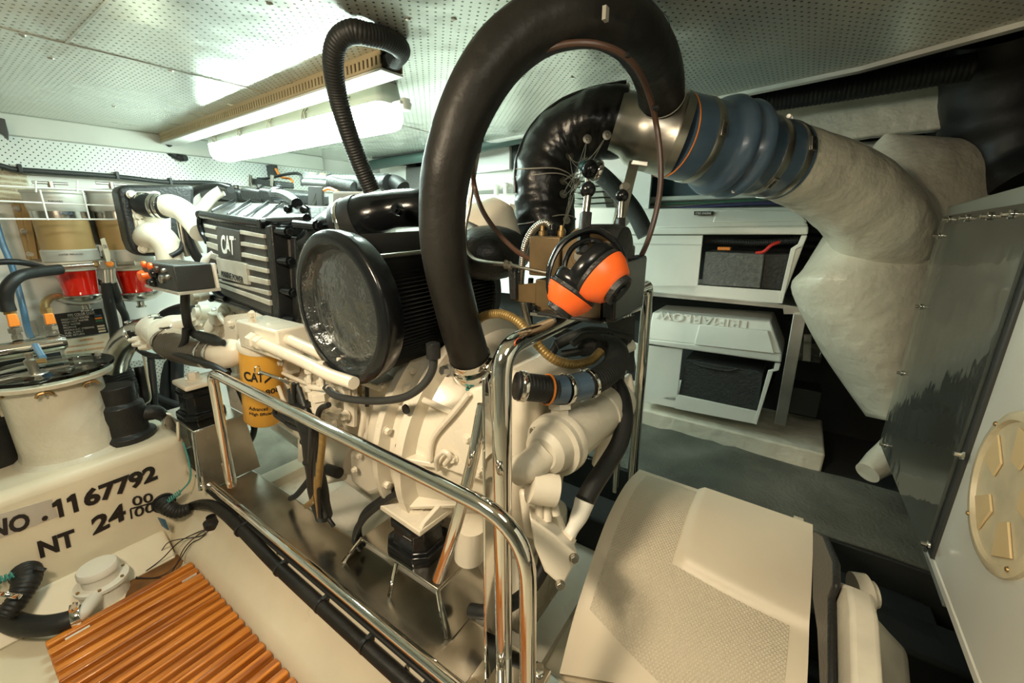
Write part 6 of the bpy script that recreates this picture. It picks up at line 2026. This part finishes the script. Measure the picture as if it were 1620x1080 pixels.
# rear side cover block above starter
m = MB()
m.prism([P(575, 612, x=0.60), P(625, 600, x=0.60), P(640, 612, x=0.60), P(628, 700, x=0.60), P(600, 710, x=0.60), P(565, 690, x=0.60)], (0.10, 0, 0))
m.build('housing_block', CREAM, en, bevel=0.008, seg=3)
for a, b in ((592, 624), (594, 662)):
    MB().hexn(P(549, b - 6, x=0.555), (-1, 0, 0), 0.012, 0.016).build('bolt', CREAM, en)
MB().prism([P(541, 590, x=0.56), P(560, 594, x=0.56), P(560, 676, x=0.56), P(545, 672, x=0.56)], (0.01, 0, 0)).build('side_strap', CREAM, en, bevel=0.001)
# castings, pipes and bolts over the block side
def pxbox(name, x0, y0, x1, y1, xx, th, bevel=0.006, m_=None):
    return MB().prism([P(x0, y0, x=xx), P(x1, y0 + (x1 - x0) * 0.33, x=xx), P(x1, y1 + (x1 - x0) * 0.38, x=xx), P(x0, y1, x=xx)], (th, 0, 0)).build(name, m_ or CREAM, en, bevel=bevel, seg=3)


for i, (x0, y0, x1, y1, xx, th) in enumerate(((455, 600, 482, 628, 0.60, 0.06), (520, 606, 545, 640, 0.59, 0.06), (470, 632, 500, 668, 0.62, 0.05), (520, 655, 548, 690, 0.60, 0.05), (436, 566, 452, 590, 0.60, 0.05), (560, 596, 600, 606, 0.57, 0.09), (470, 690, 500, 730, 0.66, 0.05), (440, 640, 462, 672, 0.64, 0.05))):
    pxbox('cast_boss', x0, y0, x1, y1, xx, th)
for i, pts_ in enumerate((((448, 590), (470, 600), (500, 612), (540, 628)), ((450, 600), (480, 640), (520, 655), (560, 668)), ((470, 560), (500, 578), (540, 590)), ((560, 620), (575, 650), (570, 690)), ((440, 610), (452, 640), (470, 655)))):
    MB().tube([P(a, b, x=0.58 - 0.004 * i) for a, b in pts_], 0.006 + 0.001 * (i % 2), 10, 6).build('fuel_line', CREAM, en)
for a, b in ((462, 612), (474, 616), (528, 618), (538, 640), (480, 648), (492, 656), (530, 668), (541, 676), (445, 574), (565, 604), (586, 606), (606, 610), (480, 705), (448, 655), (570, 720), (600, 735), (562, 742)):
    MB().hexn(P(a, b, x=0.575), (-1, 0, 0.1), 0.007, 0.010).build('bolt', CREAM, en)
for k in range(4):
    q = V((0.585, 0.84 + k * 0.03, -0.34))
    MB().tube([q + V((0, 0, 0.06)), q, q + V((-0.01, 0, -0.10))], 0.005, 8, 4).build('brown_lead', (RUB, BRAID, RUB, DGREY)[k], en)
# starter motor
sq = P(560, 735, x=0.60)
m = MB()
m.lathe(P(530, 700, x=0.64), -EY, [(0, 0.045), (0.02, 0.058), (0.10, 0.060), (0.12, 0.052)], 32)
m.build('starter_motor', CREAM, en)
m = MB().loft([[P(550, 715, x=0.58), P(610, 700, x=0.58), P(620, 725, x=0.58), P(612, 775, x=0.60), P(585, 787, x=0.60), P(552, 762, x=0.60)],
               [v + V((0.12, 0, 0)) for v in (P(550, 715, x=0.58), P(610, 700, x=0.58), P(620, 725, x=0.58), P(612, 775, x=0.60), P(585, 787, x=0.60), P(552, 762, x=0.60))]])
m.build('starter_nose', CREAM, en, bevel=0.018, seg=4)
MB().cyl(P(505, 760, x=0.56), P(545, 752, x=0.60), 0.014, 14).build('sensor', CREAM, en)
MB().cyl(P(518, 742, x=0.56), P(536, 748, x=0.56), 0.016, 12).build('sensor_boot', RUB, en)
# mount arm
mb_ = V((0, 0, 0))
MTZ = -0.685


def M3(x, y, z):
    return V((x, y, z))


m = MB()
aL, aF, aR, aB = P(601, 806, z=-0.70), P(664, 850, z=-0.70), P(716, 812, z=-0.70), P(658, 768, z=-0.70)
aR2, aB2 = aR + V((0.05, 0, 0)), aB + V((0.05, 0, 0))
m.prism([aL, aF, aR2, aB2], (0, 0, 0.016))
m.build('mount_arm', CREAM, en, bevel=0.003)
for p0, p1, dy in ((aL, aB2, -0.012), (aF, aR2, 0.012)):
    p0, p1 = p0 + V((0.008, dy * 0.1, 0.014)), p1 + V((0, 0, 0.014))
    MB().prism([p0, p1, p1 + V((0, 0, 0.060)), p0 + V((0.01, 0, 0.012))], (0, dy, 0)).build('arm_web', CREAM, en, bevel=0.002)
MB().box((aR2 + aB2) / 2 + V((0.01, 0, 0.04)), (0.02, 0.26, 0.11)).build('arm_base', CREAM, en, bevel=0.004)
for dy in (-0.115, 0.115):
    MB().hexn((aR2 + aB2) / 2 + V((0.0, dy, 0.05)), (-1, 0, 0), 0.012, 0.014).build('bolt', CREAM, en)
mq = (aL + aF + aR + aB) / 4 + V((0, 0, 0.016))
m = MB().lathe(mq, (0, 0, 1), [(0, 0.030), (0.004, 0.030)], 28)
m.lathe(mq + V((0, 0, 0.004)), (0, 0, 1), [(0, 0.022), (0.024, 0.022), (0.026, 0.019)], 6)
m.cyl(mq + V((0, 0, 0.03)), mq + V((0, 0, 0.05)), 0.012, 18)
m.build('mount_nut', CREAM, en)

# front arm
fq = P(308, 604, x=0.50)
m = MB().box(fq + V((0.05, 0, 0)), (0.20, 0.13, 0.018))
m.build('mount_arm', CREAM, en, bevel=0.006)
MB().hexn(fq + V((0.0, 0, 0.009)), (0, 0, 1), 0.020, 0.03).build('mount_nut', CREAM, en)
MB().box(fq + V((0.13, 0, -0.05)), (0.03, 0.12, 0.22)).build('arm_base', CREAM, en, bevel=0.004)

# engine mounts: black rubber block on a stainless saddle


def mount(q, label, slab):
    t = thing('engine_mount', label, 'engine mount', V((q.x, q.y, -0.884)), 'rubber engine mounts')
    m = MB()
    z = q.z
    m.loft([[V((q.x + sx_ * w, q.y + sy_ * w * 1.15, zz)) for sx_, sy_ in ((-1, -.6), (-.6, -1), (.6, -1), (1, -.6), (1, .6), (.6, 1), (-.6, 1), (-1, .6))] for zz, w in ((slab, 0.066), (slab + 0.02, 0.064), (slab + 0.024, 0.052), (z - 0.03, 0.048), (z - 0.028, 0.054), (z - 0.010, 0.054), (z - 0.006, 0.046))])
    m.build('rubber_block', BLACKG, t, bevel=0.003)
    MB().box(V((q.x - 0.048, q.y - 0.015, (slab + z) / 2 + 0.0)), (0.002, 0.03, 0.018)).build('part_label', SIGNW, t)
    MB().cyl(V((q.x, q.y, z - 0.01)), V((q.x, q.y, z + 0.002)), 0.018, 16).build('stud', BLACKM, t)
    s = thing('mount_saddle', ('folded stainless saddle bracket under the rear engine mount' if q.y < 1.2 else 'folded stainless saddle bracket under the forward engine mount'), 'bracket', V((q.x, q.y, -0.884)))
    m = MB()
    ya, yb_ = q.y - 0.14, q.y + 0.14
    x0, x1 = q.x - 0.075, q.x + 0.085
    m.box(V(((x0 + x1) / 2, q.y, slab - 0.004)), (x1 - x0, yb_ - ya, 0.006))
    m.build('saddle_top', STEEL, s, bevel=0.002)
    for yy_, dy in ((ya, -0.055), (yb_, 0.055)):
        m = MB().prism([V((x0, yy_, slab - 0.003)), V((x1, yy_, slab - 0.003)), V((x1, yy_ + dy, -0.883)), V((x0 - 0.02, yy_ + dy, -0.883))], V((0, 0.005 if dy > 0 else -0.005, 0)))
        m.build('saddle_leg', STEEL, s, bevel=0.001)
    for yy_ in (ya, q.y, yb_):
        dy = (yy_ - q.y) * 0.35
        m = MB().tube([V((x0, yy_, slab - 0.003)), V((x0 - 0.03, yy_ + dy, -0.88))], 0.0055, 10)
        m.build('edge_rib', CHROME, s)
    return t


mount(V((mq.x, mq.y, -0.702)), 'black rubber engine mount under the rear cream arm, nearest the camera', -0.80)
mount(V((fq.x, fq.y, fq.z - 0.009)), 'black rubber engine mount under the forward arm beside the tank', fq.z - 0.125)
q2 = V((fq.x, fq.y, 0))
tag(MB().box(V((q2.x + 0.0, q2.y, (fq.z - 0.135 - 0.885) / 2)), (0.07, 0.17, (fq.z - 0.14 + 0.885))).build('mount_pedestal', STEEL, bevel=0.004), 'tall stainless box pedestal under the forward engine mount', 'pedestal')
hose('pair of black cables looping round the rear engine mount arm', [P(632, 778, x=0.56), P(605, 795, x=0.55), P(580, 815, x=0.53), P(566, 835, x=0.52), P(562, 855, x=0.52), P(570, 868, x=0.53)], 0.009, RUB, 'cable', 'cable_pair')
hose('second black cable beside the rear mount arm loop', [P(628, 772, x=0.575), P(598, 792, x=0.565), P(575, 812, x=0.55), P(568, 840, x=0.54), P(575, 862, x=0.55)], 0.007, RUB, 'cable', 'cable_loop')

# ================================================================== GEARBOX
gb = thing('gearbox', 'cream gearbox casing behind the chrome uprights', 'gearbox', (0.85, 0.45, -1.0))
gc_ = fc + ay * 0.36
m = MB()
m.box(V((0.73, 0.45, -0.52)), (0.20, 0.12, 0.46), (EX, EY, EZ))
m.build('casing', CREAM, gb, bevel=0.03, seg=3)
MB().prism([P(660, 725, x=0.585), P(688, 690, x=0.585), P(742, 615, x=0.585), P(765, 610, x=0.585), P(772, 765, x=0.585), P(722, 750, x=0.585)], (0.08, 0, 0)).build('side_cover', CREAM, gb, bevel=0.006)
MB().tube([P(742, 622, x=0.578), P(720, 650, x=0.576), P(690, 685, x=0.576), P(682, 705, x=0.576), P(680, 728, x=0.576)], 0.0065, 10, 5).build('vent_tube', CREAM, gb)
for a, b in ((741, 692), (719, 724), (759, 745)):
    MB().hexn(P(a, b, x=0.584), (-1, 0, 0), 0.009, 0.012).build('bolt', CREAM, gb)
MB().tube([P(692, 742, x=0.58), P(691, 725, x=0.565), P(702, 714, x=0.565), P(712, 722, x=0.57), P(704, 734, x=0.575)], 0.006, 10, 5).build('lifting_hook', CREAM, gb)
MB().lathe(P(757, 718, x=0.585), (-1, 0, 0), [(0, 0.03), (0.004, 0.03)], 28).build('round_cover', CREAM, gb)
MB().tube([P(745, 830, x=0.60), P(742, 880, x=0.60)], 0.035, 20).build('sump_column', CREAM, gb)
m = MB().mm((0.64, 0.40, -0.98), (0.86, 0.62, -0.70))
m.build('sump', CREAM, gb, bevel=0.03, seg=3)
# grey green switch box above it
tag(MB().mm(P(822, 610, y=0.62), P(865, 560, y=0.62) + V((0.05, 0.06, 0))).build('green_junction_box', mat('green_grey_box', (0.07, 0.13, 0.12), 0.45), bevel=0.005), 'green-grey junction box seen through the chrome stand', 'box')

# oil cooler, axis from lower-left near to upper-right far
oc = thing('oil_cooler', 'cream cylindrical oil cooler slung behind the chrome posts', 'oil cooler', P(900, 700, d=0.9))
o0, o1 = P(880, 702, d=0.78), P(978, 632, d=1.0)
u = o1 - o0
Lo = u.length
MB().lathe(o0, u, [(-0.012, 0.056), (0.0, 0.060), (0.014, 0.060), (0.016, 0.051), (Lo * 0.60, 0.051), (Lo * 0.61, 0.054), (Lo * 0.65, 0.054), (Lo * 0.66, 0.051), (Lo * 0.92, 0.052), (Lo, 0.045), (Lo + 0.01, 0.03)], 48).build('shell', CREAM, oc)
MB().lathe(o0, -u, [(0.002, 0.059), (0.014, 0.058), (0.016, 0.048), (0.04, 0.042), (0.05, 0.03)], 40).build('end_bell', CREAMD, oc)
MB().tube([o0 - u.normalized() * 0.03, P(853, 725, d=0.755), P(836, 738, d=0.745), P(820, 744, d=0.76)], [0.032, 0.030, 0.028, 0.028], 22, 5).build('end_outlet', CREAMD, oc)
for (a, b, d_) in ((848, 680, .79), (896, 732, .76), (915, 720, .78)):
    MB().hexn(P(a, b, d=d_), -u, 0.009, 0.012).build('bolt', STEELW, oc)
MB().lathe(P(885, 672, d=0.79), UP, [(-0.02, 0.028), (0.0, 0.026), (0.008, 0.026), (0.010, 0.019), (0.030, 0.019), (0.032, 0.024), (0.042, 0.024)], 6).build('inlet_fitting', CREAM, oc)
m = MB().prism([P(948, 690, d=0.96), P(975, 680, d=0.97), P(980, 720, d=0.95), P(955, 745, d=0.94), P(938, 738, d=0.94)], FW * 0.02)
m.build('support_lug', CREAM, oc, bevel=0.003)
MB().prism([P(945, 625, d=1.05), P(1000, 590, d=1.07), P(1006, 620, d=1.06), P(985, 660, d=1.04), P(950, 650, d=1.04)], FW * 0.03).build('rear_bracket', CREAM, oc, bevel=0.006)
# lower cream valve block
vb = thing('hydraulic_valve_block', 'cream valve block with a round cap below the oil cooler', 'valve block', P(870, 820, d=0.8))
MB().cyl(P(838, 768, d=0.74), P(878, 775, d=0.75), 0.030, 28).build('round_cap', CREAM, vb)
MB().cyl(P(852, 758, d=0.75), P(853, 750, d=0.75), 0.012, 12).build('top_plug', CREAM, vb)
m = MB().loft([[P(820, 770, d=0.8), P(880, 790, d=0.8), P(905, 860, d=0.78), P(830, 850, d=0.78)], [P(820, 770, d=0.95), P(880, 790, d=0.95), P(905, 860, d=0.93), P(830, 850, d=0.93)]])
m.build('body', CREAM, vb, bevel=0.012, seg=3)
MB().prism([P(838, 818, d=0.72), P(880, 848, d=0.72), P(916, 880, d=0.72), P(890, 930, d=0.72), P(862, 905, d=0.72), P(846, 865, d=0.72)], FW * 0.06).build('angled_cap', CREAM, vb, bevel=0.004)
for a, b in ((908, 882), (886, 924)):
    MB().hexn(P(a, b, d=0.717), -FW, 0.007, 0.009).build('bolt', STEELW, vb)
for a, b, c, d in ((845, 790, 865, 830), (858, 792, 878, 835), (866, 788, 892, 826)):
    MB().cyl(P(a + 8, b, d=0.76), P(c - 12, d - 12, d=0.76), 0.008, 12).build('tie_rod', CREAM, vb)

# hoses round the cooler
wh = thing('gear_cooling_hose', 'black hose with blue silicone cuffs curling inside the chrome stand', 'hose', P(900, 620, d=0.85))
hp = PD([(816, 610, .74), (845, 613, .75), (880, 616, .77), (915, 612, .80), (950, 598, .83), (972, 578, .87), (975, 556, .92), (955, 545, .97), (920, 548, 1.0)])
MB().tube(hp, 0.025, 24, 8, rib=(0.006, 0.0008)).build('hose', RUB, wh, ang=80)
for a, b in (((868, 616, .765), (892, 616, .778)), ((898, 615, .785), (925, 609, .81))):
    p0, p1 = P(*a[:2], d=a[2]), P(*b[:2], d=b[2])
    MB().lathe(p0, p1 - p0, [(0, 0.027), ((p1 - p0).length, 0.0275)], 28).build('blue_cuff', BLUE, wh)
clamp(P(826, 611, d=.745), hp[1] - hp[0], 0.0265, parent=wh, w=0.012)
clamp(P(895, 615, d=.782), hp[3] - hp[2], 0.0285, parent=wh, w=0.010)
clamp(P(932, 606, d=.815), hp[4] - hp[3], 0.0285, parent=wh, w=0.008)
clamp(P(866, 616, d=.763), hp[2] - hp[1], 0.0275, parent=wh, w=0.004, m=ORANGEV)
hose('gold braided hose arching from the big hose foot into the control stand', PD([(752, 512, .92), (765, 500, .90), (790, 496, .87), (815, 505, .84), (835, 525, .82), (855, 550, .81), (880, 570, .81), (910, 576, .83), (935, 570, .86), (950, 556, .88)]), 0.0088, BRAID, rib=(0.006, 0.001))
dh = thing('drain_hose', 'black hose dropping from the oil cooler to a white fitting near the cover', 'hose', P(910, 850, d=0.8))
MB().tube(PD([(975, 605, .95), (985, 630, .93), (988, 665, .90), (980, 700, .87), (960, 735, .84), (940, 765, .81), (925, 792, .79)]), 0.0185, 18, 8).build('hose', RUB, dh, ang=80)
MB().tube(PD([(925, 792, .79), (918, 812, .785), (905, 838, .78), (897, 852, .775)]), [0.019, 0.017, 0.012, 0.014], 18, 4).build('white_fitting', PLASTW, dh)
MB().lathe(P(900, 845, d=.778), P(897, 852, d=.775) - P(905, 838, d=.78), [(0, 0.017), (0.018, 0.017)], 6).build('nut', CREAM, dh)
hose('black hose curving up behind the lower chrome posts', PD([(745, 965, .92), (770, 968, .9), (800, 960, .9), (835, 935, .9), (858, 900, .92), (862, 870, .95)]), 0.015, RUB)
tg_ = thing('hose_tangle', 'tangle of black hoses and wires under the control platform', 'hoses', P(920, 560, d=1.0))
for i, pp_ in enumerate((((880, 545, 1.0), (900, 535, 1.0), (930, 525, 1.0), (965, 528, 1.0), (995, 535, 1.02)), ((890, 560, 1.0), (920, 555, .98), (955, 545, .98), (970, 530, .98)), ((870, 520, 1.05), (900, 530, 1.05), (950, 530, 1.02), (990, 550, 1.0)), ((905, 545, 0.95), (925, 530, 0.95), (945, 532, 0.95), (960, 545, 0.95)), ((860, 580, 1.1), (880, 545, 1.1), (900, 500, 1.1)), ((930, 500, 1.2), (960, 500, 1.2), (1000, 520, 1.15)), ((985, 560, 1.05), (980, 600, 1.05), (975, 640, 1.02)), ((840, 440, .9), (838, 480, .92), (840, 530, .95)))):
    MB().tube(PD(pp_), (0.014, 0.010, 0.016, 0.008, 0.012, 0.014, 0.012, 0.006)[i], 12, 7).build('hose', RUB if i % 3 else DGREY, tg_, ang=70)
MB().tube(PD([(1000, 545, 1.05), (985, 552, 1.04), (975, 558, 1.03)]), 0.016, 14, 3).build('white_coupling', PLASTW, tg_)
MB().prism([P(960, 510, d=1.05), P(1005, 498, d=1.08), P(1003, 590, d=1.08), P(975, 580, d=1.06)], FW * 0.02).build('dark_panel', DGREY, tg_)
MB().tube(PD([(822, 648, .9), (845, 650, .88), (855, 642, .87)]), 0.004, 8, 5).build('teal_wire', TEALW, tg_)

# ================================================================== FORWARD END OF THE ENGINE: framed cooler, control box
YC = 1.98
C = lambda a, b, dy=0.0: P(a, b, y=YC - dy)
bf = thing('front_cooler', 'black framed cooler housing with white elbow pipes at the engine front', 'cooler', C(240, 400))
outer = [(186, 300), (194, 292), (305, 293), (308, 300), (306, 380), (275, 405), (224, 405), (210, 396), (203, 380)]
MB().prism([C(a, b) for a, b in outer], (0, 0.09, 0)).build('frame', BLACKM, bf, bevel=0.012, seg=3)
MB().prism([C(a, b, 0.008) for a, b in ((204, 303), (252, 303), (270, 330), (272, 398), (228, 400), (219, 385))], (0, 0.02, 0)).build('plate', CREAM, bf, bevel=0.003)
for a, b in ((208, 308), (246, 309), (218, 342), (222, 352), (228, 378), (226, 394), (260, 360)):
    MB().hexn(C(a, b, 0.012), (0, -1, 0), 0.012, 0.014).build('bolt', CREAM, bf)
e = [C(226, 322, -0.0), C(234, 325, 0.04), C(262, 327, 0.09)]
MB().tube(e, 0.040, 24, 6).build('rubber_coupler', RUB, bf)
for t in (0.25, 0.5, 0.8):
    q = e[1].lerp(e[2], t) if t > 0.3 else e[0].lerp(e[1], 0.6)
    clamp(q, e[2] - e[1], 0.041, parent=bf)
MB().tube([C(258, 326, 0.085), C(272, 326, 0.11), C(290, 334, 0.14), C(306, 352, 0.18), C(318, 368, 0.24)], [0.036, 0.040, 0.038, 0.036, 0.034], 24, 7).build('white_pipe', CREAM, bf)
MB().tube([C(232, 378, -0.01), C(240, 371, 0.05), C(255, 376, 0.08), C(266, 392, 0.09), C(270, 412, 0.09)], [0.042, 0.044, 0.044, 0.042, 0.04], 24, 7).build('white_elbow', CREAM, bf)
MB().prism([C(262, 348, -0.1), C(300, 350, -0.1), C(300, 405, -0.1), C(272, 405, -0.1)], (0, 0.1, 0)).build('dark_core', DGREY, bf)
hose('black rubber loop hose arching over the engine front to the valve covers', PD([(296, 325, 1.75), (302, 308, 1.72), (318, 298, 1.68), (345, 295, 1.62), (365, 300, 1.58)]), 0.014, RUB)
hose('white bent pipe glowing under the lamp at the engine front', PD([(300, 345, 1.6), (318, 330, 1.6), (335, 312, 1.6), (350, 302, 1.6)]), 0.020, CREAM, 'pipe', 'front_pipe')
for lab, pp_, r in (('grey hose dropping behind the control box', ((284, 345), (288, 370), (292, 390), (298, 405)), 0.010), ('black hose bundle dropping between the cooler and aftercooler', ((291, 345), (297, 375), (308, 400), (322, 420)), 0.016), ('pale tube dropping beside the aftercooler', ((303, 365), (310, 385), (318, 400)), 0.009), ('black cable hugging the white curved cover edge', ((270, 405), (286, 395), (290, 380)), 0.009)):
    hose(lab, [P(a, b, y=1.85) for a, b in pp_], r, STEELW if 'grey' in lab else (SILVER if 'pale' in lab else RUB))
tag(MB().tube([E5(265, 560, 0.585), E5(225, 610, 0.575), E5(215, 660, 0.575), E5(235, 700, 0.59)], [0.006, 0.016, 0.016, 0.006], 12, 6, ry=0.4).build('white_strap', PLASTW), 'white curved strap end at the left edge of the aftercooler face', 'strap')

cb = thing('engine_control_box', 'black control box with orange and black knobs standing before the engine', 'control box', P(275, 462, x=0.46))
XC = 0.42
y0c, y1c = P(277, 440, x=XC).y, P(226, 430, x=XC).y
z0c, z1c = P(281, 462, x=XC).z, P(277, 421, x=XC).z
MB().mm((XC, y0c, z0c), (XC + 0.095, y1c, z1c)).build('case', DGREY, cb, bevel=0.004)
for i in range(9):
    yy_ = y1c - 0.02 - i * (y1c - y0c - 0.04) / 8
    MB().mm((XC + 0.02, yy_ - 0.003, z1c - 0.001), (XC + 0.075, yy_ + 0.003, z1c + 0.0015)).build('louvre', STEELW, cb)
MB().mm((XC - 0.004, y0c - 0.008, z0c - 0.008), (XC + 0.105, y1c, z0c + 0.0005)).build('base_plate', SILVER, cb, bevel=0.001)
MB().prism([(XC + 0.096, y0c - 0.01, z0c), (XC + 0.096, y0c - 0.01, z1c), (XC + 0.103, y0c - 0.01, z1c), (XC + 0.103, y0c - 0.01, z0c)], (0, 0.02, 0)).build('edge_frame', PLASTW, cb, bevel=0.002)
for i, (a, b, r, mt_) in enumerate(((230, 418, 0.009, ORANGE), (240, 422, 0.011, ORANGE), (250, 426, 0.009, BROWNC), (228, 436, 0.016, ORANGE), (247, 432, 0.014, BLACKG), (245, 446, 0.013, BLACKG), (258, 441, 0.011, STEELW), (262, 428, 0.006, STEELW), (268, 438, 0.006, STEELW))):
    q = P(a, b, x=XC)
    MB().lathe(q, (-1, -0.05, 0), [(0, r * 1.15), (0.006, r * 1.15), (0.008, r), (0.014 if r > 0.012 else 0.008, r * 0.85), (0.016 if r > 0.012 else 0.010, r * 0.6)], 18).build('knob', mt_, cb)
MB().cyl(P(236, 436, x=XC), P(236, 436, x=XC) + V((-0.02, 0, 0)), 0.011, 16).build('orange_key', ORANGE, cb)
fh = hose('thick black cable trunk hanging from the control box to the engine loom', [P(293, 460, x=0.47), P(293, 485, x=0.47), P(296, 510, x=0.47), P(303, 524, x=0.48), P(310, 530, x=0.48)], 0.0125, RUB, 'cable', 'trunk_cable', lump=0.05)
jb = MB().tube([P(306, 527, x=0.48), P(318, 532, x=0.475), P(335, 537, x=0.475), P(354, 542, x=0.48)], [0.010, 0.018, 0.019, 0.010], 12, 5, ry=0.7)
tag(jb.build('connector_boot', RUB, ang=60), 'black taped connector boot at the end of the cable trunk', 'connector')
hose('black hose curving from the cable trunk to the white raw water tee', [P(294, 520, x=0.46), P(292, 540, x=0.455), P(280, 556, x=0.45), P(255, 564, x=0.45), P(232, 560, x=0.45), P(220, 552, x=0.46)], 0.0105, RUB)
hose('white capped fitting on the left of the raw water tee', [P(222, 554, x=0.46), P(213, 545, x=0.47), P(212, 535, x=0.49), P(225, 533, x=0.5)], 0.013, PLASTW, 'fitting', 'white_fitting')
tee = thing('raw_water_tee', 'white painted tee and ribbed hose leading to the cream engine elbow', 'pipe tee', P(260, 540, d=1.5))
MB().tube(PD([(240, 520, 1.55), (255, 527, 1.52), (268, 538, 1.49), (276, 548, 1.46)]), [0.050, 0.055, 0.055, 0.05], 24, 6).build('tee_body', CREAM, tee)
MB().tube(PD([(258, 525, 1.5), (272, 516, 1.5), (290, 512, 1.52)]), [0.045, 0.04, 0.035], 20, 5).build('tee_branch', CREAM, tee)
hp = PD([(262, 540, 1.48), (280, 550, 1.44), (305, 557, 1.39), (330, 560, 1.34), (344, 560, 1.31)])
MB().tube(hp, [0.046, 0.046, 0.045, 0.044, 0.044], 24, 8, rib=(0.012, 0.0015)).build('ribbed_hose', RIBH, tee, ang=80)
clamp(P(266, 541, d=1.47), hp[1] - hp[0], 0.048, parent=tee, screw=(0, 0, 1))
clamp(P(332, 560, d=1.335), hp[4] - hp[3], 0.0455, parent=tee, w=0.016)
clamp(P(346, 560, d=1.30), hp[4] - hp[3], 0.0455, parent=tee, w=0.016)
MB().tube(PD([(344, 560, 1.31), (358, 561, 1.28), (372, 556, 1.27), (378, 545, 1.28)]), [0.042, 0.042, 0.040, 0.038], 24, 6).build('cream_elbow', CREAM, tee)
for a, b in ((220, 536), (226, 543), (236, 548)):
    MB().lathe(P(a, b, d=1.5), (P(a - 12, b + 2, d=1.5) - P(a, b, d=1.5)), [(0, 0.012), (0.02, 0.012), (0.022, 0.008), (0.035, 0.008)], 8).build('port_fitting', CREAM, tee)
hose('thick black hose arching up behind the raw water tee', PD([(252, 512, 1.72), (262, 498, 1.72), (280, 490, 1.70), (300, 486, 1.66)]), 0.022, RUB)
hose('black cable running under the ribbed hose towards the rail end', [P(270, 556, x=0.44), P(300, 566, x=0.44), P(335, 578, x=0.44), P(360, 592, x=0.45)], 0.010, RUB, 'cable', 'cable')
hose('black hose slanting down behind the rail front post', [P(350, 568, x=0.60), P(372, 600, x=0.62), P(390, 640, x=0.62), P(398, 660, x=0.62)], 0.014, RUB)

# bilge bits under the engine
tag(MB().prism([P(360, 700, z=-1.10), P(440, 655, z=-1.10), P(540, 700, z=-1.10), P(420, 770, z=-1.10)], (0, 0, -0.015)).build('bilge_plank', WOODG, bevel=0.003), 'weathered grey plank lying in the bilge under the oil filter', 'plank')
tag(MB().prism([P(410, 752, z=-1.08), P(548, 690, z=-1.08), P(556, 700, z=-1.08), P(425, 765, z=-1.08)], (0, 0, -0.06)).build('bilge_divider', GEL, bevel=0.003), 'low cream ridge across the bilge beside the grey plank', 'divider')
tag(MB().mm((0.60, 0.62, -1.118), (1.1, 1.45, -1.06)).build('absorbent_pad', mat('white_pad', (0.82, 0.80, 0.72), 0.8, 0, (30, 0.2)), bevel=0.01), 'white absorbent pad lying under the engine sump', 'pad')

# ================================================================== FAR SIDE BEHIND THE ENGINE
hose('dark wrapped pipe along the far ceiling edge between the big hose and lagging', [P(585, 262, x=1.72), P(640, 252, x=1.72), P(720, 240, x=1.72), P(830, 215, x=1.72)], 0.028, mat('dark_green_lagging', (0.03, 0.06, 0.05), 0.5, 0, (20, 0.2)), 'pipe', 'far_pipe', seg=16)
hose('thin dark cable clipped above the far lagged pipe', [P(590, 250, x=1.70), P(660, 240, x=1.70), P(740, 222, x=1.70), P(830, 200, x=1.70)], 0.006, INK, 'cable', 'far_cable')
tag(MB().prism([P(642, 265, x=1.9), P(668, 263, x=1.9), P(667, 302, x=1.9), P(642, 300, x=1.9)], (0.03, 0, 0)).build('mesh_grille', perforated('grille', (0.42, 0.41, 0.36), (1, 2), 0.014, 0.36, 0.3, 0.5, (0.1, 0.1, 0.1)), bevel=0.001), 'square mesh grille on the far white wall left of the big hose', 'grille')
sbox('trim_10', (2.02, 0.62, -0.4), (2.04, 2.4, 0.36), BULKW)
eb = thing('electrical_enclosure', 'bright white wall box with dark side flanges seen behind the brown cable', 'electrical box', P(790, 270, x=1.9))
MB().prism([P(738, 240, x=1.88), P(806, 231, x=1.88), P(806, 268, x=1.88), P(738, 276, x=1.88)], (0.12, 0, 0)).build('lid', WHITE, eb, bevel=0.003)
MB().prism([P(806, 231, x=1.9), P(818, 230, x=1.9), P(817, 266, x=1.9), P(806, 268, x=1.9)], (0.1, 0, 0)).build('dark_side', BLUEH if False else DGREY, eb)
for lab, ya, yb_, r in (('upper bright white pipe behind the engine beneath the wall box', 292, 283, 0.042), ('lower bright white pipe behind the engine', 322, 319, 0.042)):
    hose(lab, [P(700, ya, x=1.82), P(770, (ya + yb_) / 2, x=1.82), P(828, yb_, x=1.82)], r, PIPEW, 'pipe', 'white_pipe', seg=24)
for k, (a, b) in enumerate(((785, 303), (800, 300))):
    o = MB().lathe(P(a, b + 6, x=1.76), (0, 0, 1), [(0, 0.012), (0.03, 0.012), (0.03, 0.018), (0.045, 0.018), (0.05, 0.012)], 14).build('pipe_valve', PIPEW)
    tag(o, ['left small white valve between the two white pipes', 'second small white valve, nearest the lagged elbow'][k], 'valve')
hose('white curved pipe rising to a hex plug in front of the lagged elbow', PD([(725, 345, 1.45), (760, 333, 1.42), (790, 336, 1.38), (808, 342, 1.35)]), 0.022, CREAM, 'pipe', 'coolant_rail')
MB().lathe(P(808, 362, d=1.3), UP, [(-0.02, 0.035), (0.01, 0.032), (0.03, 0.028), (0.05, 0.03), (0.07, 0.03)], 6).build('hex_plug', CREAM, en)
MB().ball(P(790, 372, d=1.25), 0.10, 1.2, 1.2, 0.6, 24).build('water_manifold', CREAM, en)
tag(MB().prism([P(600, 262, x=1.9), P(642, 262, x=1.9), P(642, 300, x=1.9), P(605, 300, x=1.9)], (0.02, 0, 0)).build('white_cabinet', WHITE), 'plain white panel left of the square mesh grille', 'panel')
